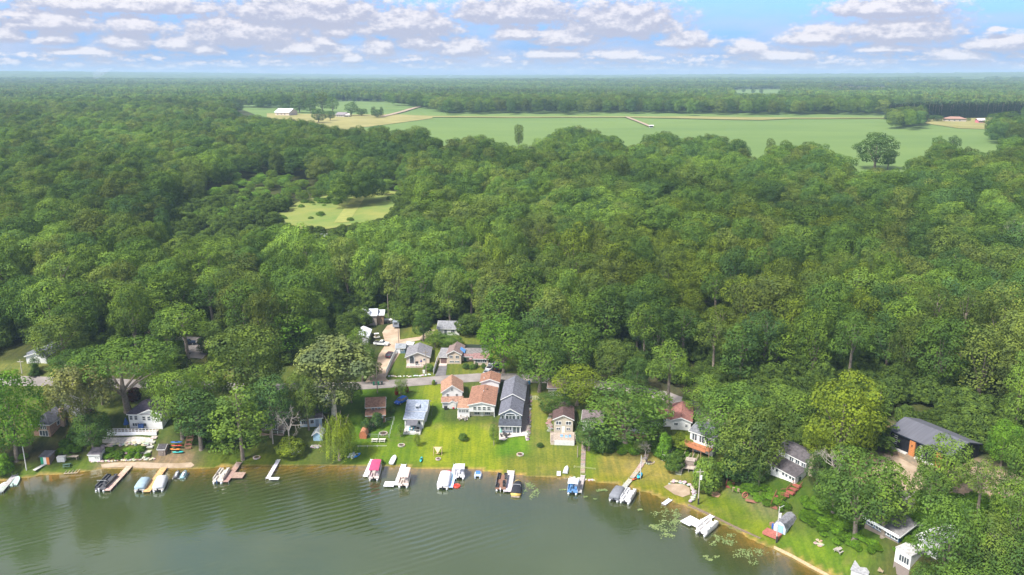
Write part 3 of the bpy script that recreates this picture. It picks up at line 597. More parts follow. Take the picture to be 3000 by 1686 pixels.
NEAR = [
 (50,1350,1085,190,'oak',BR,'broad bright green tree at the left edge, over the shed with the striped flag'),
 (-45,1360,1230,120,'round',LT,'green tree cut by the left picture edge just above the shore'),
 (5,1388,1325,70,'shrub',BR,'low bright green bush at the water beside the grey dock at the left edge'),
 (275,1322,1205,110,'oak',DK,'dark green tree below the pale sycamore, above the small white shed'),
 (375,1205,988,300,'flat',MD,'huge spreading umbrella shaped oak behind the white house with the blue parasol'),
 (205,1122,1030,120,'oak',DK,'dark green tree under the left side of the huge umbrella shaped oak'),
 (535,1285,1080,150,'oak',LT,'light green double trunked tree right of the white house with the blue parasol'),
 (470,1180,1045,120,'oak',LT,'yellowish green tree just right of the trunk of the huge umbrella shaped oak'),
 (590,1315,1125,140,'tall',BG,'dark blue green tree above the brown wooden stair on the left shore'),
 (648,1300,1165,110,'oak',DK,'dark tree between the wooden stair and the pointed maple on the lawn'),
 (712,1347,1130,185,'cone',LT,'pointed light green maple standing on the lawn by the brown dock'),
 (732,1188,945,225,'oak',OL,'large olive oak beside the side street left of the pale sycamore'),
 (765,1195,1010,140,'oak',OL,'olive oak at the right shoulder of the largest street oak, left of the sycamore'),
 (795,1278,1100,150,'oak',BG,'dark blue green tree in front of the low blue house'),
 (835,1040,905,170,'round',BR,'rounded fresh green tree above the pale sycamore'),
 (905,1260,1100,70,'tall',OL,'slim olive tree growing against the roof of the low blue house'),
 (930,1040,930,90,'oak',LT,'light green tree between the rounded fresh green tree and the dirt lane'),
 (1050,1066,958,80,'high',LT,'open light green tree in front of the white metal roofs'),
 (1062,1118,1010,90,'oak',MD,'mid green tree where the dirt lane meets the road'),
 (1103,1108,1055,36,'tall',MD,'slender green tree beside the power pole at the lane mouth'),
 (185,1062,920,150,'oak',OL,'olive green tree right of the white gabled house with the grey roof'),
 (500,1050,905,100,'oak',MD,'green tree hiding the right half of the brown roof with white tarp'),
 (215,1050,990,70,'round',DK,'small dark tree behind the white gabled house on the left'),
 (1175,1163,1108,42,'round',LT,'small round green tree between two red bushes by the road'),
 (1475,1092,925,150,'round',BR,'large rounded bright green tree right of the parked white car'),
 (1580,1148,970,150,'oak',MD,'big green tree over the road right of the grey gabled house'),
 (1682,1112,945,160,'oak',MD,'green tree behind the big one over the road'),
 (1528,1090,1010,60,'tall',LT,'narrow light green tree between the rounded one and the big roadside tree'),
 (1690,1188,1072,150,'oak',YG,'yellow green tree behind the tan house with the dark brown roof'),
 (1622,1212,1145,105,'oak',DK,'low dark tree reaching over the lawn left of the tan house'),
 (1830,1300,1100,250,'round',MD,'very large rounded dark green tree right of the tan house'),
 (1895,1290,1160,100,'round',BR,'brighter green tree at the right side of the very large rounded one'),
 (1725,1320,1215,85,'tall',BG,'ivy dark tree beside the top of the long wooden lawn stair'),
 (1765,1322,1240,70,'shrub',DK,'dark bush under the very large rounded tree, right of the wooden stair'),
 (1955,1215,985,140,'high',LT,'tall tree with a long bare trunk standing at the red roofed house'),
 (1788,1130,1000,110,'oak',OL,'olive tree above the very large rounded one'),
 (1865,1155,1040,80,'oak',DK,'dark tree beside the road left of the tall bare trunked tree'),
 (2130,1340,1120,200,'oak',MD,'big green tree above the house with the orange deck'),
 (2060,1215,1095,130,'oak',LT,'green tree overhanging the right end of the red roofed house'),
 (2190,1405,1190,195,'oak',OL,'massive olive oak left of the white bluff house'),
 (2170,1400,1290,120,'shrub',BG,'dark green growth between the orange deck and the bluff house'),
 (2222,1428,1340,70,'round',DK,'dark leafy tree hiding the left end of the white bluff house'),
 (2300,1262,1130,140,'oak',LT,'green oak behind the massive one, left of the yellow green crown'),
 (2460,1372,1095,220,'oak',YG,'tall yellow green tree left of the black garage'),
 (2555,1310,1120,110,'conifer',LT,'feathery light green pine just left of the black garage'),
 (2400,1360,1240,110,'oak',YG,'yellowish tree between the bluff house roof and the tall yellow green tree'),
 (2392,1425,1320,70,'round',DK,'dark tree at the stone chimney end of the bluff house'),
 (2505,1578,1312,200,'oak',MD,'oak with two leaning trunks on the bluff above the low blue house'),
 (2587,1572,1345,140,'tall',LT,'light green tree whose trunk stands in front of the low blue house'),
 (2440,1500,1370,130,'oak',MD,'green tree right of the red bluff stair'),
 (2755,1450,1275,155,'oak',LT,'green tree in front of the right half of the black garage'),
 (2718,1495,1370,130,'oak',MD,'green tree between the garage yard and the bottom right oak'),
 (2765,1725,1450,215,'oak',MD,'dense oak in the bottom right beside the white bay window'),
 (2700,1790,1640,90,'oak',MD,'green tree right of the lowest white wall at the bottom edge'),
 (2880,1700,1500,170,'oak',OL,'olive tree right of the dense bottom right oak'),
 (2960,1640,1400,150,'oak',LT,'light tree at the right edge above the bottom corner'),
 (2860,1530,1330,130,'high',OL,'thin crowned olive tree below the right end of the garage'),
 (2930,1375,1228,90,'oak',BR,'bright green tree right of the black garage'),
 (2985,1500,1260,120,'oak',MD,'dark trunked tree on the right edge beside the garage'),
 (2970,1290,1010,90,'tall',LT,'very tall light green tree at the right edge behind the garage'),
 (2990,1760,1560,190,'oak',MD,'green tree filling the bottom right corner'),
 (2840,1800,1620,200,'oak',MD,'green tree cut by the bottom edge right of the dense oak'),
 (2070,1435,1335,95,'shrub',LT,'dense leafy tree right of the weathered deck stair'),
 (1975,1380,1320,60,'shrub',MD,'round green bush between the small white shed and the weathered deck'),
 (2000,1310,1265,75,'shrub',YG,'yellow green bush left of the house with the orange deck'),
 (1945,1345,1270,50,'shrub',BR,'tall weedy green bush beside the stone steps left of the small white shed'),
 (1447,1305,1238,27,'tall',LT,'narrow green hedge tree at the left wall of the grey gabled house'),
 (1174,1280,1238,22,'tall',LT,'thin sapling in front of the house with the blue grey roof'),
 (1222,1308,1268,24,'cone',YG,'small yellow green sapling on the mown lawn'),
 (1357,1290,1268,28,'shrub',MD,'small bluish green shrub alone in the middle of the mown lawn'),
 (1582,1310,1296,20,'shrub',DK,'small dark shrub on the lawn left of the tan house'),
 (995,1348,1212,100,'willow',YG,'yellow green weeping willow at the lawn edge'),
 (850,1330,1278,90,'shrub',YG,'bright yellow green shrub at the upturned white boats'),
 (395,1178,1132,40,'shrub',(.050,.018,.022),'dark purple leaved tree behind the white house with the blue parasol'),
 (105,1098,1062,34,'conifer',DK,'small dark conifer on the lawn before the white gabled house'),
 (105,1085,1045,30,'round',DK,'little round tree in front of the white gable'),
 (446,1130,1108,22,'shrub',DK,'round dark bush beside the road right of the huge oak'),
 (1105,1252,1205,36,'shrub',BG,'dark shrub at the left corner of the brown cottage'),
 (1075,1262,1225,34,'shrub',BG,'dark green shrub above the orange barrel shaped shed'),
 (1148,1208,1188,18,'shrub',MD,'small bush at the right wall of the brown cottage'),
 (1256,1085,1065,34,'shrub',MD,'round shrub at the pole in front of the beige house'),
 (1365,1080,1064,22,'shrub',DK,'clipped dark shrub before the split level house, nearer its garage'),
 (1385,1082,1067,20,'shrub',MD,'clipped lighter shrub before the middle of the split level house'),
 (1395,1078,1062,12,'shrub',BG,'small shrub before the porch of the split level house'),
 (1417,1080,1064,14,'shrub',BG,'small shrub at the right end of the split level house'),
 (1275,1018,968,60,'oak',LT,'small green tree behind the ridge of the beige house'),
 (1320,1020,975,75,'oak',MD,'green tree in front of the small white house with the grey roof'),
 (1240,1000,905,60,'tall',DK,'dark ivy covered tree at the bend of the dirt lane'),
 (1270,1128,1114,12,'shrub',YG,'small yellowish bush by the bin at the roadside'),
 (1162,1160,1135,12,'shrub',(.30,.04,.02),'small red bush left of the little round roadside tree'),
 (1192,1152,1130,12,'shrub',(.22,.035,.02),'small red bush right of the little round roadside tree'),
 (262,1322,1308,14,'shrub',YG,'small yellow bush right above the little white shore shed'),
 (1115,1362,1345,22,'shrub',MD,'low green bush at the root of the dock with the pink boat'),
 (1880,1320,1285,50,'shrub',OL,'thin bush under the raised deck by the stone steps'),
 (2010,1180,1155,28,'shrub',LT,'small round bush beside the road by the tall bare trunked tree'),
 (610,1260,1230,60,'shrub',DK,'dark bush behind the pointed maple'),
 (1000,1110,1055,60,'oak',DK,'dark tree between the pale sycamore and the lane mouth'),
 (945,1220,1130,90,'oak',MD,'green tree just behind the trunk of the pale sycamore'),
 (1030,1180,1120,70,'oak',MD,'mid green tree right of the sycamore trunk'),
 (610,1218,1060,120,'oak',LT,'light green tree at the roadside between the side street and the double trunked tree'),
 (880,1238,1085,90,'oak',OL,'olive green tree at the left foot of the big pale sycamore'),
 (1085,1118,1040,50,'round',LT,'small light green tree at the top left of the lane mouth'),
 (300,1185,1060,90,'oak',OL,'olive tree at the roadside left of the umbrella oak trunk'),
 (985,960,885,60,'oak',DK,'dark tree left of the white metal roof'),
]
for b in NEAR:
    kw = {}
    if b[4] == 'shrub': kw = dict(name='leafy_shrub', cat='shrub')
    tree(*b[:6], b[6], **kw)
def special(bx, by, ty, wpx, meshes, h0, w0, label, tint=(.13, .15, .05), name='sycamore_tree', rz=0, full=0):
    p, h, w = size_px(bx, by, ty, wpx); h0, w0 = measure(meshes[-1]); root = thing(name, label, 'tree', p, rz); root.scale = (w/w0, w/w0, h/h0)
    link('trunk', meshes[0], root)
    if len(meshes) > 1: link('crown', meshes[1], root, tint)
    if full:
        o = link('inner_crown', CR['tall'][1], root, tuple(x*.9 for x in tint)); k = w0/W_K['tall']*full; o.scale = (k, k, h0/H_K['tall']*.97)
special(258, 1290, 1058, 175, PALE[0], 20.5, 11.5, 'pale thinly leaved sycamore between the brick house and the white house', (.20, .215, .10), full=.5)
special(980, 1228, 985, 195, PALE[1], 22.0, 12, 'big pale sycamore with a white trunk behind the willow', (.175, .215, .10), rz=1.3, full=.78)
special(850, 1322, 1188, 90, [DEAD[0]], 19, 14, 'bare grey tree with drooping limbs above the yellow green shrub', name='dead_tree')
special(800, 1300, 1190, 60, [DEAD[1]], 19, 14, 'leafless pale tree at the porch of the low blue house', name='dead_tree')
special(2445, 1450, 1310, 110, [DEAD[1]], 19, 14, 'leafless grey tree above the right end of the bluff house', name='dead_tree', rz=2)
special(2960, 800, 640, 100, [DEAD[0]], 19, 14, 'big leafless grey tree in the forest near the right edge', name='dead_tree', rz=4)
special(2170, 940, 840, 80, [DEAD[1]], 19, 14, 'leafless grey tree in the forest above the tall yellow green tree', name='dead_tree', rz=5)
special(440, 780, 700, 70, [DEAD[0]], 19, 14, 'leafless brownish tree in the left part of the forest', name='dead_tree', rz=2.4)
special(1890, 1352, 1290, 45, [DEAD[1]], 19, 14, 'small bare spreading tree at the foot of the stone steps', name='dead_tree', rz=3)
# ================================================================ the forest
OPEN = [  # photo outlines of what is seen open between the trees
 [(690,300),(865,300),(993,290),(1112,292),(1254,302),(1262,313),(2598,317),(2598,352),(2711,353),(2720,346),(2886,343),(2888,386),(2920,392),(3050,408),(3050,428),(2960,405),(2900,430),(2869,436),(2830,420),(2797,412),(2740,405),(2700,446),(2660,470),(2618,480),(2600,494),(2590,480),(2490,480),(2485,450),(2440,425),(2400,410),(2348,409),(2310,414),(2298,400),(2270,402),(2230,450),(2209,470),(2196,440),(2185,405),(2094,388),(1995,400),(1948,382),(1902,392),(1855,408),(1768,384),(1698,366),(1645,366),(1576,408),(1535,419),(1500,418),(1442,412),(1409,378),(1360,402),(1310,393),(1290,408),(1265,395),(1257,366),(1194,366),(1145,376),(1119,366),(1095,361),(1036,366),(1000,377),(987,358),(920,358),(904,340),(800,345),(760,330),(690,335)],
 [(708,656),(733,645),(826,622),(880,598),(960,582),(1036,575),(1113,558),(1170,568),(1158,605),(1144,618),(1121,638),(1055,648),(966,661),(888,657),(830,648),(772,657)],
 [(2150,260),(2290,258),(2290,272),(2150,272)], [(2440,254),(2600,255),(2600,261),(2440,261)], [(2820,226),(2890,226),(2890,230),(2820,230)],
 [(58,1004),(152,1004),(152,1070),(-50,1110),(-50,1065)], [(30,925),(112,930),(112,972),(30,968)], [(82,808),(118,808),(118,836),(82,836)], [(362,940),(458,938),(455,985),(362,988)],
 [(510,985),(605,985),(615,1012),(600,1055),(560,1055),(510,1030)], [(575,1050),(610,985),(650,940),(690,918),(700,925),(640,985),(600,1055)], [(545,898),(585,900),(585,930),(545,928)],
 [(1095,938),(1175,930),(1178,1000),(1150,1100),(1080,1120),(1098,1050),(1112,1000)], [(1020,925),(1120,925),(1120,948),(1020,948)], [(1278,938),(1352,938),(1352,985),(1278,985)],
 [(1165,965),(1280,962),(1280,1000),(1165,1005)], [(1160,1000),(1540,1012),(1540,1110),(1100,1110)], [(938,682),(970,682),(970,704),(938,704)],
 [(2602,1268),(2654,1240),(2700,1262),(2860,1322),(2870,1370),(2720,1400),(2590,1350)], [(1925,1150),(2040,1150),(2040,1200),(1925,1200)], [(560,1050),(620,1050),(620,1110),(540,1110)],
 [(0,1060),(330,1060),(330,1130),(0,1130)], [(905,240),(935,240),(935,250),(905,250)],
]
SETTLED = [(-400,1060),(0,1050),(330,1052),(480,1090),(600,1100),(760,1085),(1000,1030),(1150,960),(1390,985),(1540,1075),(1800,1100),(2030,1140),(2120,1210),(2250,1300),(2400,1330),(2560,1330),(2598,1278),(2650,1242),(2860,1322),(3060,1330),(3300,1500),(3300,2400),(-400,2400)]
YELLOWISH = [(1380,900),(1900,720),(2200,680),(2500,760),(2500,1100),(2100,1100),(1800,1000)]
SHRUBZONE = [(430,660),(560,600),(700,535),(820,520),(900,545),(1010,560),(1180,540),(1210,575),(1160,600),(1000,580),(880,600),(820,630),(720,650),(560,680)]
cand = []
def rings():
    d = 232.0
    while d < 1650:
        sp = 10.2+ d*.0012; n = int(d*1.5/sp)
        for k in range(n+1):
            a = -.75+1.5*(k+.5*(int(d) % 2))/n; cand.append((math.sin(a)*d+RNG.uniform(-.42, .42)*sp, math.cos(a)*d+RNG.uniform(-.42, .42)*sp, sp))
        d += sp*.95
rings()
C = np.array(cand); X, Y, SP = C[:, 0], C[:, 1], C[:, 2]; Z = hz(X, Y)
PX, PY = proj(X, Y, Z); ok = (PX > -260) & (PX < 3260) & ~inpoly(PX, PY, SETTLED) & (Z > 1)
sh = inpoly(PX, PY, SHRUBZONE); ok &= ~inpoly(PX, PY, [(985,935),(1180,935),(1180,1070),(985,1070)]); ok &= ~inpoly(PX, PY, [(2590,322),(3030,314),(3030,352),(2720,358),(2590,358)]) & ~inpoly(PX, PY, [(2700,340),(3010,338),(3010,400),(2890,392),(2700,370)])
Hh = np.where(sh, RNG.uniform(4, 8.5, len(X)), RNG.normal(20.5, 2.6, len(X))); Hh = np.clip(Hh, 4, 26); Ww = np.where(sh, RNG.uniform(5, 9, len(X)), SP*RNG.uniform(1.1, 1.6, len(X)))
for dx, fz in ((0, 1.0), (-.42, .75), (.42, .75), (0, .75), (0, .5), (-.42, .5), (.42, .5)):
    qx, qy = proj(X+dx*Ww, Y, Z+Hh*fz)
    for pl in OPEN: ok &= ~inpoly(qx, qy, pl)
    if dx == 0: ok &= sh | ~inpoly(qx, qy, SHRUBZONE)
idx = np.nonzero(ok)[0]; idx = idx[np.argsort(np.hypot(X[idx], Y[idx]))]
PAL = [DK, MD, MD, OL, BG, LT, OL, MD, (.135,.178,.055), (.115,.185,.04)]
def patch(x, y): return 1+.22*np.sin(x/61+1.3*np.sin(y/97))*np.sin(y/73+x/210)+.12*np.sin(x/23+y/31)
def farpatch(x, y): return 1+.28*np.sin(x/330+1.7*np.sin(y/520))*np.sin(y/280+x/900)
def tint_for(i):
    r = RNG.random(); c = PAL[RNG.integers(len(PAL))]
    if sh[i]: c = (.150, .275, .060) if r < .6 else LT
    elif inpoly(PX[i], PY[i], YELLOWISH) and r < .42: c = (.148, .205, .038)
    elif PX[i] < 1300 and PY[i] > 780 and r < .35: c = LT
    return np.array(c)*RNG.uniform(.74, 1.25)*patch(X[i], Y[i])
LAND = [((100,1000),'the white gabled house'),((620,990),'the side street'),((1050,940),'the white metal roofs'),((1315,960),'the small grey roofed house'),((1475,1000),'the rounded bright tree'),
        ((1700,1000),'the roadside trees'),((1955,1050),'the tall bare trunked tree'),((2300,1150),'the slope oaks'),((2460,1200),'the yellow green tree'),((2700,1240),'the black garage'),((950,640),'the meadow'),((2960,1040),'the right edge'),((100,830),'the small dark roofed building'),((840,950),'the fresh green round tree'),((2990,800),'the leafless right edge tree'),((20,900),'the left edge'),((2170,900),'the leafless slope tree')]
def where_word(px, py):
    lx, ly, nm = min(((l[0][0], l[0][1], l[1]) for l in LAND), key=lambda l: math.dist(l[:2], (px, py))); dx, dy = px-lx, py-ly; r = math.hypot(dx, dy)
    far_ = 'just' if r < 60 else 'a bit' if r < 130 else 'well' if r < 230 else 'far'
    a = math.degrees(math.atan2(-dy, dx)) % 360; k = ['right of', 'up right of', 'above', 'up left of', 'left of', 'down left of', 'below', 'down right of'][int((a+22.5)//45) % 8]
    return f'{far_} {k} {nm}'
def hue_word(c):
    if c[0] > .15: return 'yellowish green'
    if c[1] > .19: return 'light green'
    if c[2] > c[0]*.6: return 'bluish green'
    if c[1] < .12: return 'dark green'
    if c[0] > c[1]*.78: return 'olive green'
    return 'mid green'
NI = 300; used_lab = {}
for q, i in enumerate(idx[:NI]):
    c = tint_for(i); kind = ['oak', 'oak', 'oak', 'tall', 'high', 'round'][RNG.integers(6)] if not sh[i] else 'shrub'
    tx, ty = proj(X[i], Y[i], Z[i]+Hh[i]*.6); wh = where_word(tx, ty)
    size = 'tall' if Hh[i] > 22 else 'low' if Hh[i] < 19 else 'middling'; wd = 'wide' if Ww[i] > SP[i]*1.55 else 'narrow' if Ww[i] < SP[i]*1.38 else 'rounded'
    lab = f'{size} {wd} {hue_word(c)} tree {wh}'
    plant(kind, (X[i], Y[i], Z[i]), Hh[i], Ww[i], tuple(c), lab, group='forest trees behind the houses', name='forest_tree', seed=i)
by = {}
for o in [o for o in COL.objects if o.get('group') == 'forest trees behind the houses']: by.setdefault(o['label'], []).append(o)
for l, os_ in by.items():
    if len(os_) < 2: continue
    os_.sort(key=lambda o: proj(*o.location)[0]); w_ = {2: ['left', 'right'], 3: ['leftmost', 'middle', 'rightmost']}.get(len(os_)) or ['leftmost', 'second', 'third', 'fourth', 'fifth', 'sixth', 'seventh', 'eighth', 'ninth'][:len(os_)]
    for o, q in zip(os_, w_): o['label'] = f'{q} {l}'
# farther trees: one body of forest, instanced on points
lib = bpy.data.collections.new('tree_shapes'); lib_lo = bpy.data.collections.new('tree_shapes_far')
def libobj(me, m, c): me = me.copy(); me.materials.clear(); me.materials.append(m); o = bpy.data.objects.new('tree_shape_%02d' % len(c.objects), me); c.objects.link(o)
for k in ('oak', 'tall', 'high', 'round'):
    for me in CR[k]: libobj(me, M_leafi, lib)
for i in range(4): libobj(crown('crown', 400+i, 6, 12, 7.5, 16, (2.0, 3.4), 26, 1.5, M_leafi, low=-.8), M_leafi, lib_lo)
for i in range(2): libobj(conifer('crown', 480+i, 20, 3.4, 1, 0, 1.1, M_leafi), M_leafi, lib_lo)
def instancer(name, pts, scl, rot, ix, tint, coll, label):
    me = bpy.data.meshes.new(name); n = len(pts); me.vertices.add(n); me.vertices.foreach_set('co', np.asarray(pts).ravel().astype('f4'))
    for nm, ty, arr in (('scl', 'FLOAT_VECTOR', scl), ('rot', 'FLOAT', rot), ('ix', 'INT', ix), ('tint', 'FLOAT_COLOR', np.concatenate([tint, np.ones((n, 1))], 1))):
        a = me.attributes.new(nm, ty, 'POINT'); a.data.foreach_set({'FLOAT_VECTOR': 'vector', 'FLOAT': 'value', 'INT': 'value', 'FLOAT_COLOR': 'color'}[ty], np.asarray(arr).ravel().astype('i4' if ty == 'INT' else 'f4'))
    me.update(); o = link(name, me); g = bpy.data.node_groups.new(name, 'GeometryNodeTree')
    g.interface.new_socket('Geometry', in_out='INPUT', socket_type='NodeSocketGeometry'); g.interface.new_socket('Geometry', in_out='OUTPUT', socket_type='NodeSocketGeometry')
    gi = g.nodes.new('NodeGroupInput'); go = g.nodes.new('NodeGroupOutput'); m2p = g.nodes.new('GeometryNodeMeshToPoints'); ip = g.nodes.new('GeometryNodeInstanceOnPoints')
    ci = g.nodes.new('GeometryNodeCollectionInfo'); ci.inputs[0].default_value = coll; ci.inputs['Separate Children'].default_value = True; ci.inputs['Reset Children'].default_value = True
    def na(nm, ty): a = g.nodes.new('GeometryNodeInputNamedAttribute'); a.data_type = ty; a.inputs[0].default_value = nm; return a.outputs[0]
    lk(g, gi.outputs[0], m2p.inputs[0]); lk(g, m2p.outputs[0], ip.inputs['Points']); lk(g, ci.outputs[0], ip.inputs['Instance'])
    ip.inputs['Pick Instance'].default_value = True; lk(g, na('ix', 'INT'), ip.inputs['Instance Index']); lk(g, na('scl', 'FLOAT_VECTOR'), ip.inputs['Scale'])
    cx = g.nodes.new('ShaderNodeCombineXYZ'); lk(g, na('rot', 'FLOAT'), cx.inputs[2]); lk(g, cx.outputs[0], ip.inputs['Rotation']); lk(g, ip.outputs[0], go.inputs[0])
    md = o.modifiers.new('scatter', 'NODES'); md.node_group = g; o['label'] = label; o['kind'] = 'stuff'; o['category'] = 'forest'; return o
rest = idx[NI:]
tn = np.array([tint_for(i) for i in rest]); ss = Ww[rest]*1.08/13
instancer('forest', np.stack([X[rest], Y[rest], Z[rest]], -1), np.stack([ss*RNG.uniform(.85, 1.15, len(rest)), ss*RNG.uniform(.85, 1.15, len(rest)), Hh[rest]/20.5], -1), RNG.uniform(0, 6.28, len(rest)), RNG.integers(0, len(lib.objects), len(rest)), tn, lib,
          'dense green broadleaf forest covering the land between the lakeside houses and the crop field')
# undergrowth: saplings and bushes that close the space under the crowns
BUSHY = [[(1560,1120),(1700,1130),(1900,1150),(1930,1230),(1700,1230)][:0] or [(1940,1300),(2010,1275),(2020,1340),(1965,1370)], [(2120,1415),(2290,1440),(2345,1490),(2290,1500),(2180,1450)], [(2345,1470),(2420,1470),(2560,1590),(2600,1625),(2520,1625),(2400,1560),(2345,1520)],
 [(165,1330),(230,1240),(262,1262),(215,1345)], [(0,1350),(60,1310),(110,1345),(60,1380)], [(560,1300),(660,1240),(720,1280),(640,1315)], [(1880,1290),(1960,1280),(1950,1350),(1925,1350)],
 [(1700,1310),(1740,1320),(1800,1330),(1880,1330),(1880,1300),(1760,1290)], [(2700,1440),(3100,1480),(3100,1800),(2700,1760),(2620,1600)], [(2400,1400),(2560,1440),(2600,1520),(2420,1470)], [(2120,1330),(2230,1400),(2200,1420),(2110,1400)], [(290,1318),(430,1316),(430,1330),(290,1334)], [(300,1336),(440,1334),(440,1345),(300,1348)]]
gx, gy = np.meshgrid(np.arange(-330, 330, 3.6), np.arange(150, 480, 3.6)); gx = (gx+RNG.uniform(-1.6, 1.6, gx.shape)).ravel(); gy = (gy+RNG.uniform(-1.6, 1.6, gy.shape)).ravel()
gz = hz(gx, gy); ux, uy = proj(gx, gy, gz); bush = np.zeros(len(gx), bool)
for pl in BUSHY: bush |= inpoly(ux, uy, pl)
wood = ~inpoly(ux, uy, SETTLED) & (gz > 2) & (np.abs(ux-1500) < 1750)
hh_ = np.where(bush, RNG.uniform(1.0, 2.0, len(gx)), RNG.uniform(3, 8.5, len(gx))); kk = bush | (wood & (RNG.random(len(gx)) < .62)); bw = hh_*RNG.uniform(.9, 1.4, len(gx))+.8*bush
tpx, tpy = proj(gx, gy, gz+hh_)
for pl in OPEN: kk &= bush | (~inpoly(ux, uy, pl) & ~inpoly(tpx, tpy, pl))
lib_sh = bpy.data.collections.new('shrub_shapes')
for me in CR['shrub']: libobj(me, M_leafi, lib_sh)
n_ = kk.sum(); tb = np.where(bush[kk][:, None], np.array((.085, .165, .024)), np.array((.085, .135, .038)))*RNG.uniform(.75, 1.3, (n_, 1)); sb = bw[kk]/20
instancer('undergrowth', np.stack([gx[kk], gy[kk], gz[kk]], -1), np.stack([sb, sb, hh_[kk]/20], -1), RNG.uniform(0, 6.28, n_), RNG.integers(0, 3, n_), tb, lib_sh, 'green undergrowth of bushes and saplings under the forest edge and on the bluff')
q = [(RNG.uniform(690, 1180), RNG.uniform(545, 668)) for _ in range(900)]; q = [p for p in q if inpoly(p[0], p[1], OPEN[1])]
MEAN_ = [at(x, y) for x, y in q if (y < 598 and x < 1030-(y-560)) or random.random() < .05]; n_ = len(MEAN_); hb = RNG.uniform(.8, 3.2, n_); wb = (hb*1.5+1)/20
instancer('meadow_bushes', np.array([tuple(p) for p in MEAN_]), np.stack([wb, wb, hb/20], -1), RNG.uniform(0, 6.28, n_), RNG.integers(0, 3, n_), np.array((.11, .20, .042))*RNG.uniform(.75, 1.25, (n_, 1)), lib_sh, 'low green bushes overgrowing the edges of the meadow')
gx, gy = np.meshgrid(np.arange(-120, 190, 1.35), np.arange(140, 235, 1.35)); gx = (gx+RNG.uniform(-.6, .6, gx.shape)).ravel(); gy = (gy+RNG.uniform(-.6, .6, gy.shape)).ravel(); gz = hz(gx, gy); ux, uy = proj(gx, gy, gz); bush = np.zeros(len(gx), bool)
for pl in BUSHY: bush |= inpoly(ux, uy, pl)
gx, gy, gz = gx[bush], gy[bush], gz[bush]; n_ = len(gx); hb = RNG.uniform(.5, 1.5, n_); wb = RNG.uniform(1.6, 3.0, n_)/20
instancer('weeds', np.stack([gx, gy, gz-.1], -1), np.stack([wb, wb, hb/20], -1), RNG.uniform(0, 6.28, n_), RNG.integers(0, 3, n_), np.array((.105, .205, .026))*RNG.uniform(.7, 1.35, (n_, 1)), lib_sh, 'dense bright green weeds and brambles covering the banks and the bluff')
# distance forest beyond the field
def far_forest():
    pts = []; d = 1650.0
    while d < 6500:
        sp = 10.5+(d-1650)*.0052; n = int(d*1.42/sp)
        a = -.71+1.42*(np.arange(n)+RNG.uniform(0, 1, n))/n; r = d+RNG.uniform(-.5, .5, n)*sp; pts.append(np.stack([np.sin(a)*r, np.cos(a)*r, np.full(n, sp)], -1)); d += sp
    q = np.concatenate(pts); x, y, s = q.T; z = hz(x, y); h = np.clip(RNG.normal(19, 2.8, len(x)), 12, 28); px, py = proj(x, y, z)
    k = np.ones(len(x), bool)
    for dx, fz in ((0, 1.0), (-.4, .6), (.4, .6), (0, .3)):
        qx, qy = proj(x+dx*s, y, z+h*fz)
        for pl in OPEN[:5]: k &= ~inpoly(qx, qy, pl)
    x, y, z, h, s = x[k], y[k], z[k], h[k], s[k]; n = len(x)
    tn = np.array(PAL)[RNG.integers(0, len(PAL), n)]*RNG.uniform(.85, 1.15, (n, 1))*farpatch(x, y)[:, None]*1.1; w = s*1.25/13
    return instancer('distant_forest', np.stack([x, y, z], -1), np.stack([w, w, h/20.5], -1), RNG.uniform(0, 6.28, n), np.where(RNG.random(n) < .1, 4, RNG.integers(0, 4, n)), tn, lib_lo, 'continuous distant woodland beyond the crop field fading blue to the horizon')
far_forest()
def far_canopy():
    xs = np.arange(-15000, 15001, 75.); ys = 6000*np.power(13400/6000, np.linspace(0, 1, 60)); X_, Y_ = np.meshgrid(xs, ys); r = np.random.default_rng(5)
    Z_ = hz(X_, Y_)+16+r.normal(0, 4.5, X_.shape); ny, nx = X_.shape; V = np.stack([X_+r.uniform(-30, 30, X_.shape), Y_, Z_], -1).reshape(-1, 3); V[:nx, 2] = hz(X_[0], Y_[0])-1
    id_ = np.arange(nx*ny).reshape(ny, nx); F = np.stack([id_[:-1, :-1], id_[:-1, 1:], id_[1:, 1:], id_[1:, :-1]], -1).reshape(-1, 4)
    me = bpy.data.meshes.new('far_woodland'); me.from_pydata(V.tolist(), [], F.tolist()); me.materials.append(mat('far_leaves', (.055,.10,.03), .95, scale=.02, c2=(.11,.17,.045), det=5)); me.update()
    o = link('far_woodland', me); o['kind'] = 'stuff'; o['label'] = 'low wooded hills on the horizon'; o['category'] = 'forest'
far_canopy()
# ---- haze
def haze():
    o = MB().box(-15600, -385, -6, 15600, 13800, 165).build('haze', bpy.data.materials.new('haze')); m = o.data.materials[0]; m.use_nodes = True; t = m.node_tree; t.nodes.clear()
    ou = nd(t, 'ShaderNodeOutputMaterial'); pv = nd(t, 'ShaderNodeVolumePrincipled'); pv.inputs['Density'].default_value = 1.2e-4; pv.inputs['Color'].default_value = (.56, .80, 1, 1); pv.inputs['Anisotropy'].default_value = 0
    lk(t, pv.outputs[0], ou.inputs['Volume']); o['kind'] = 'stuff'; o['label'] = 'thin blue haze over the far woods'
    m.volume_intersection_method if False else None
haze()
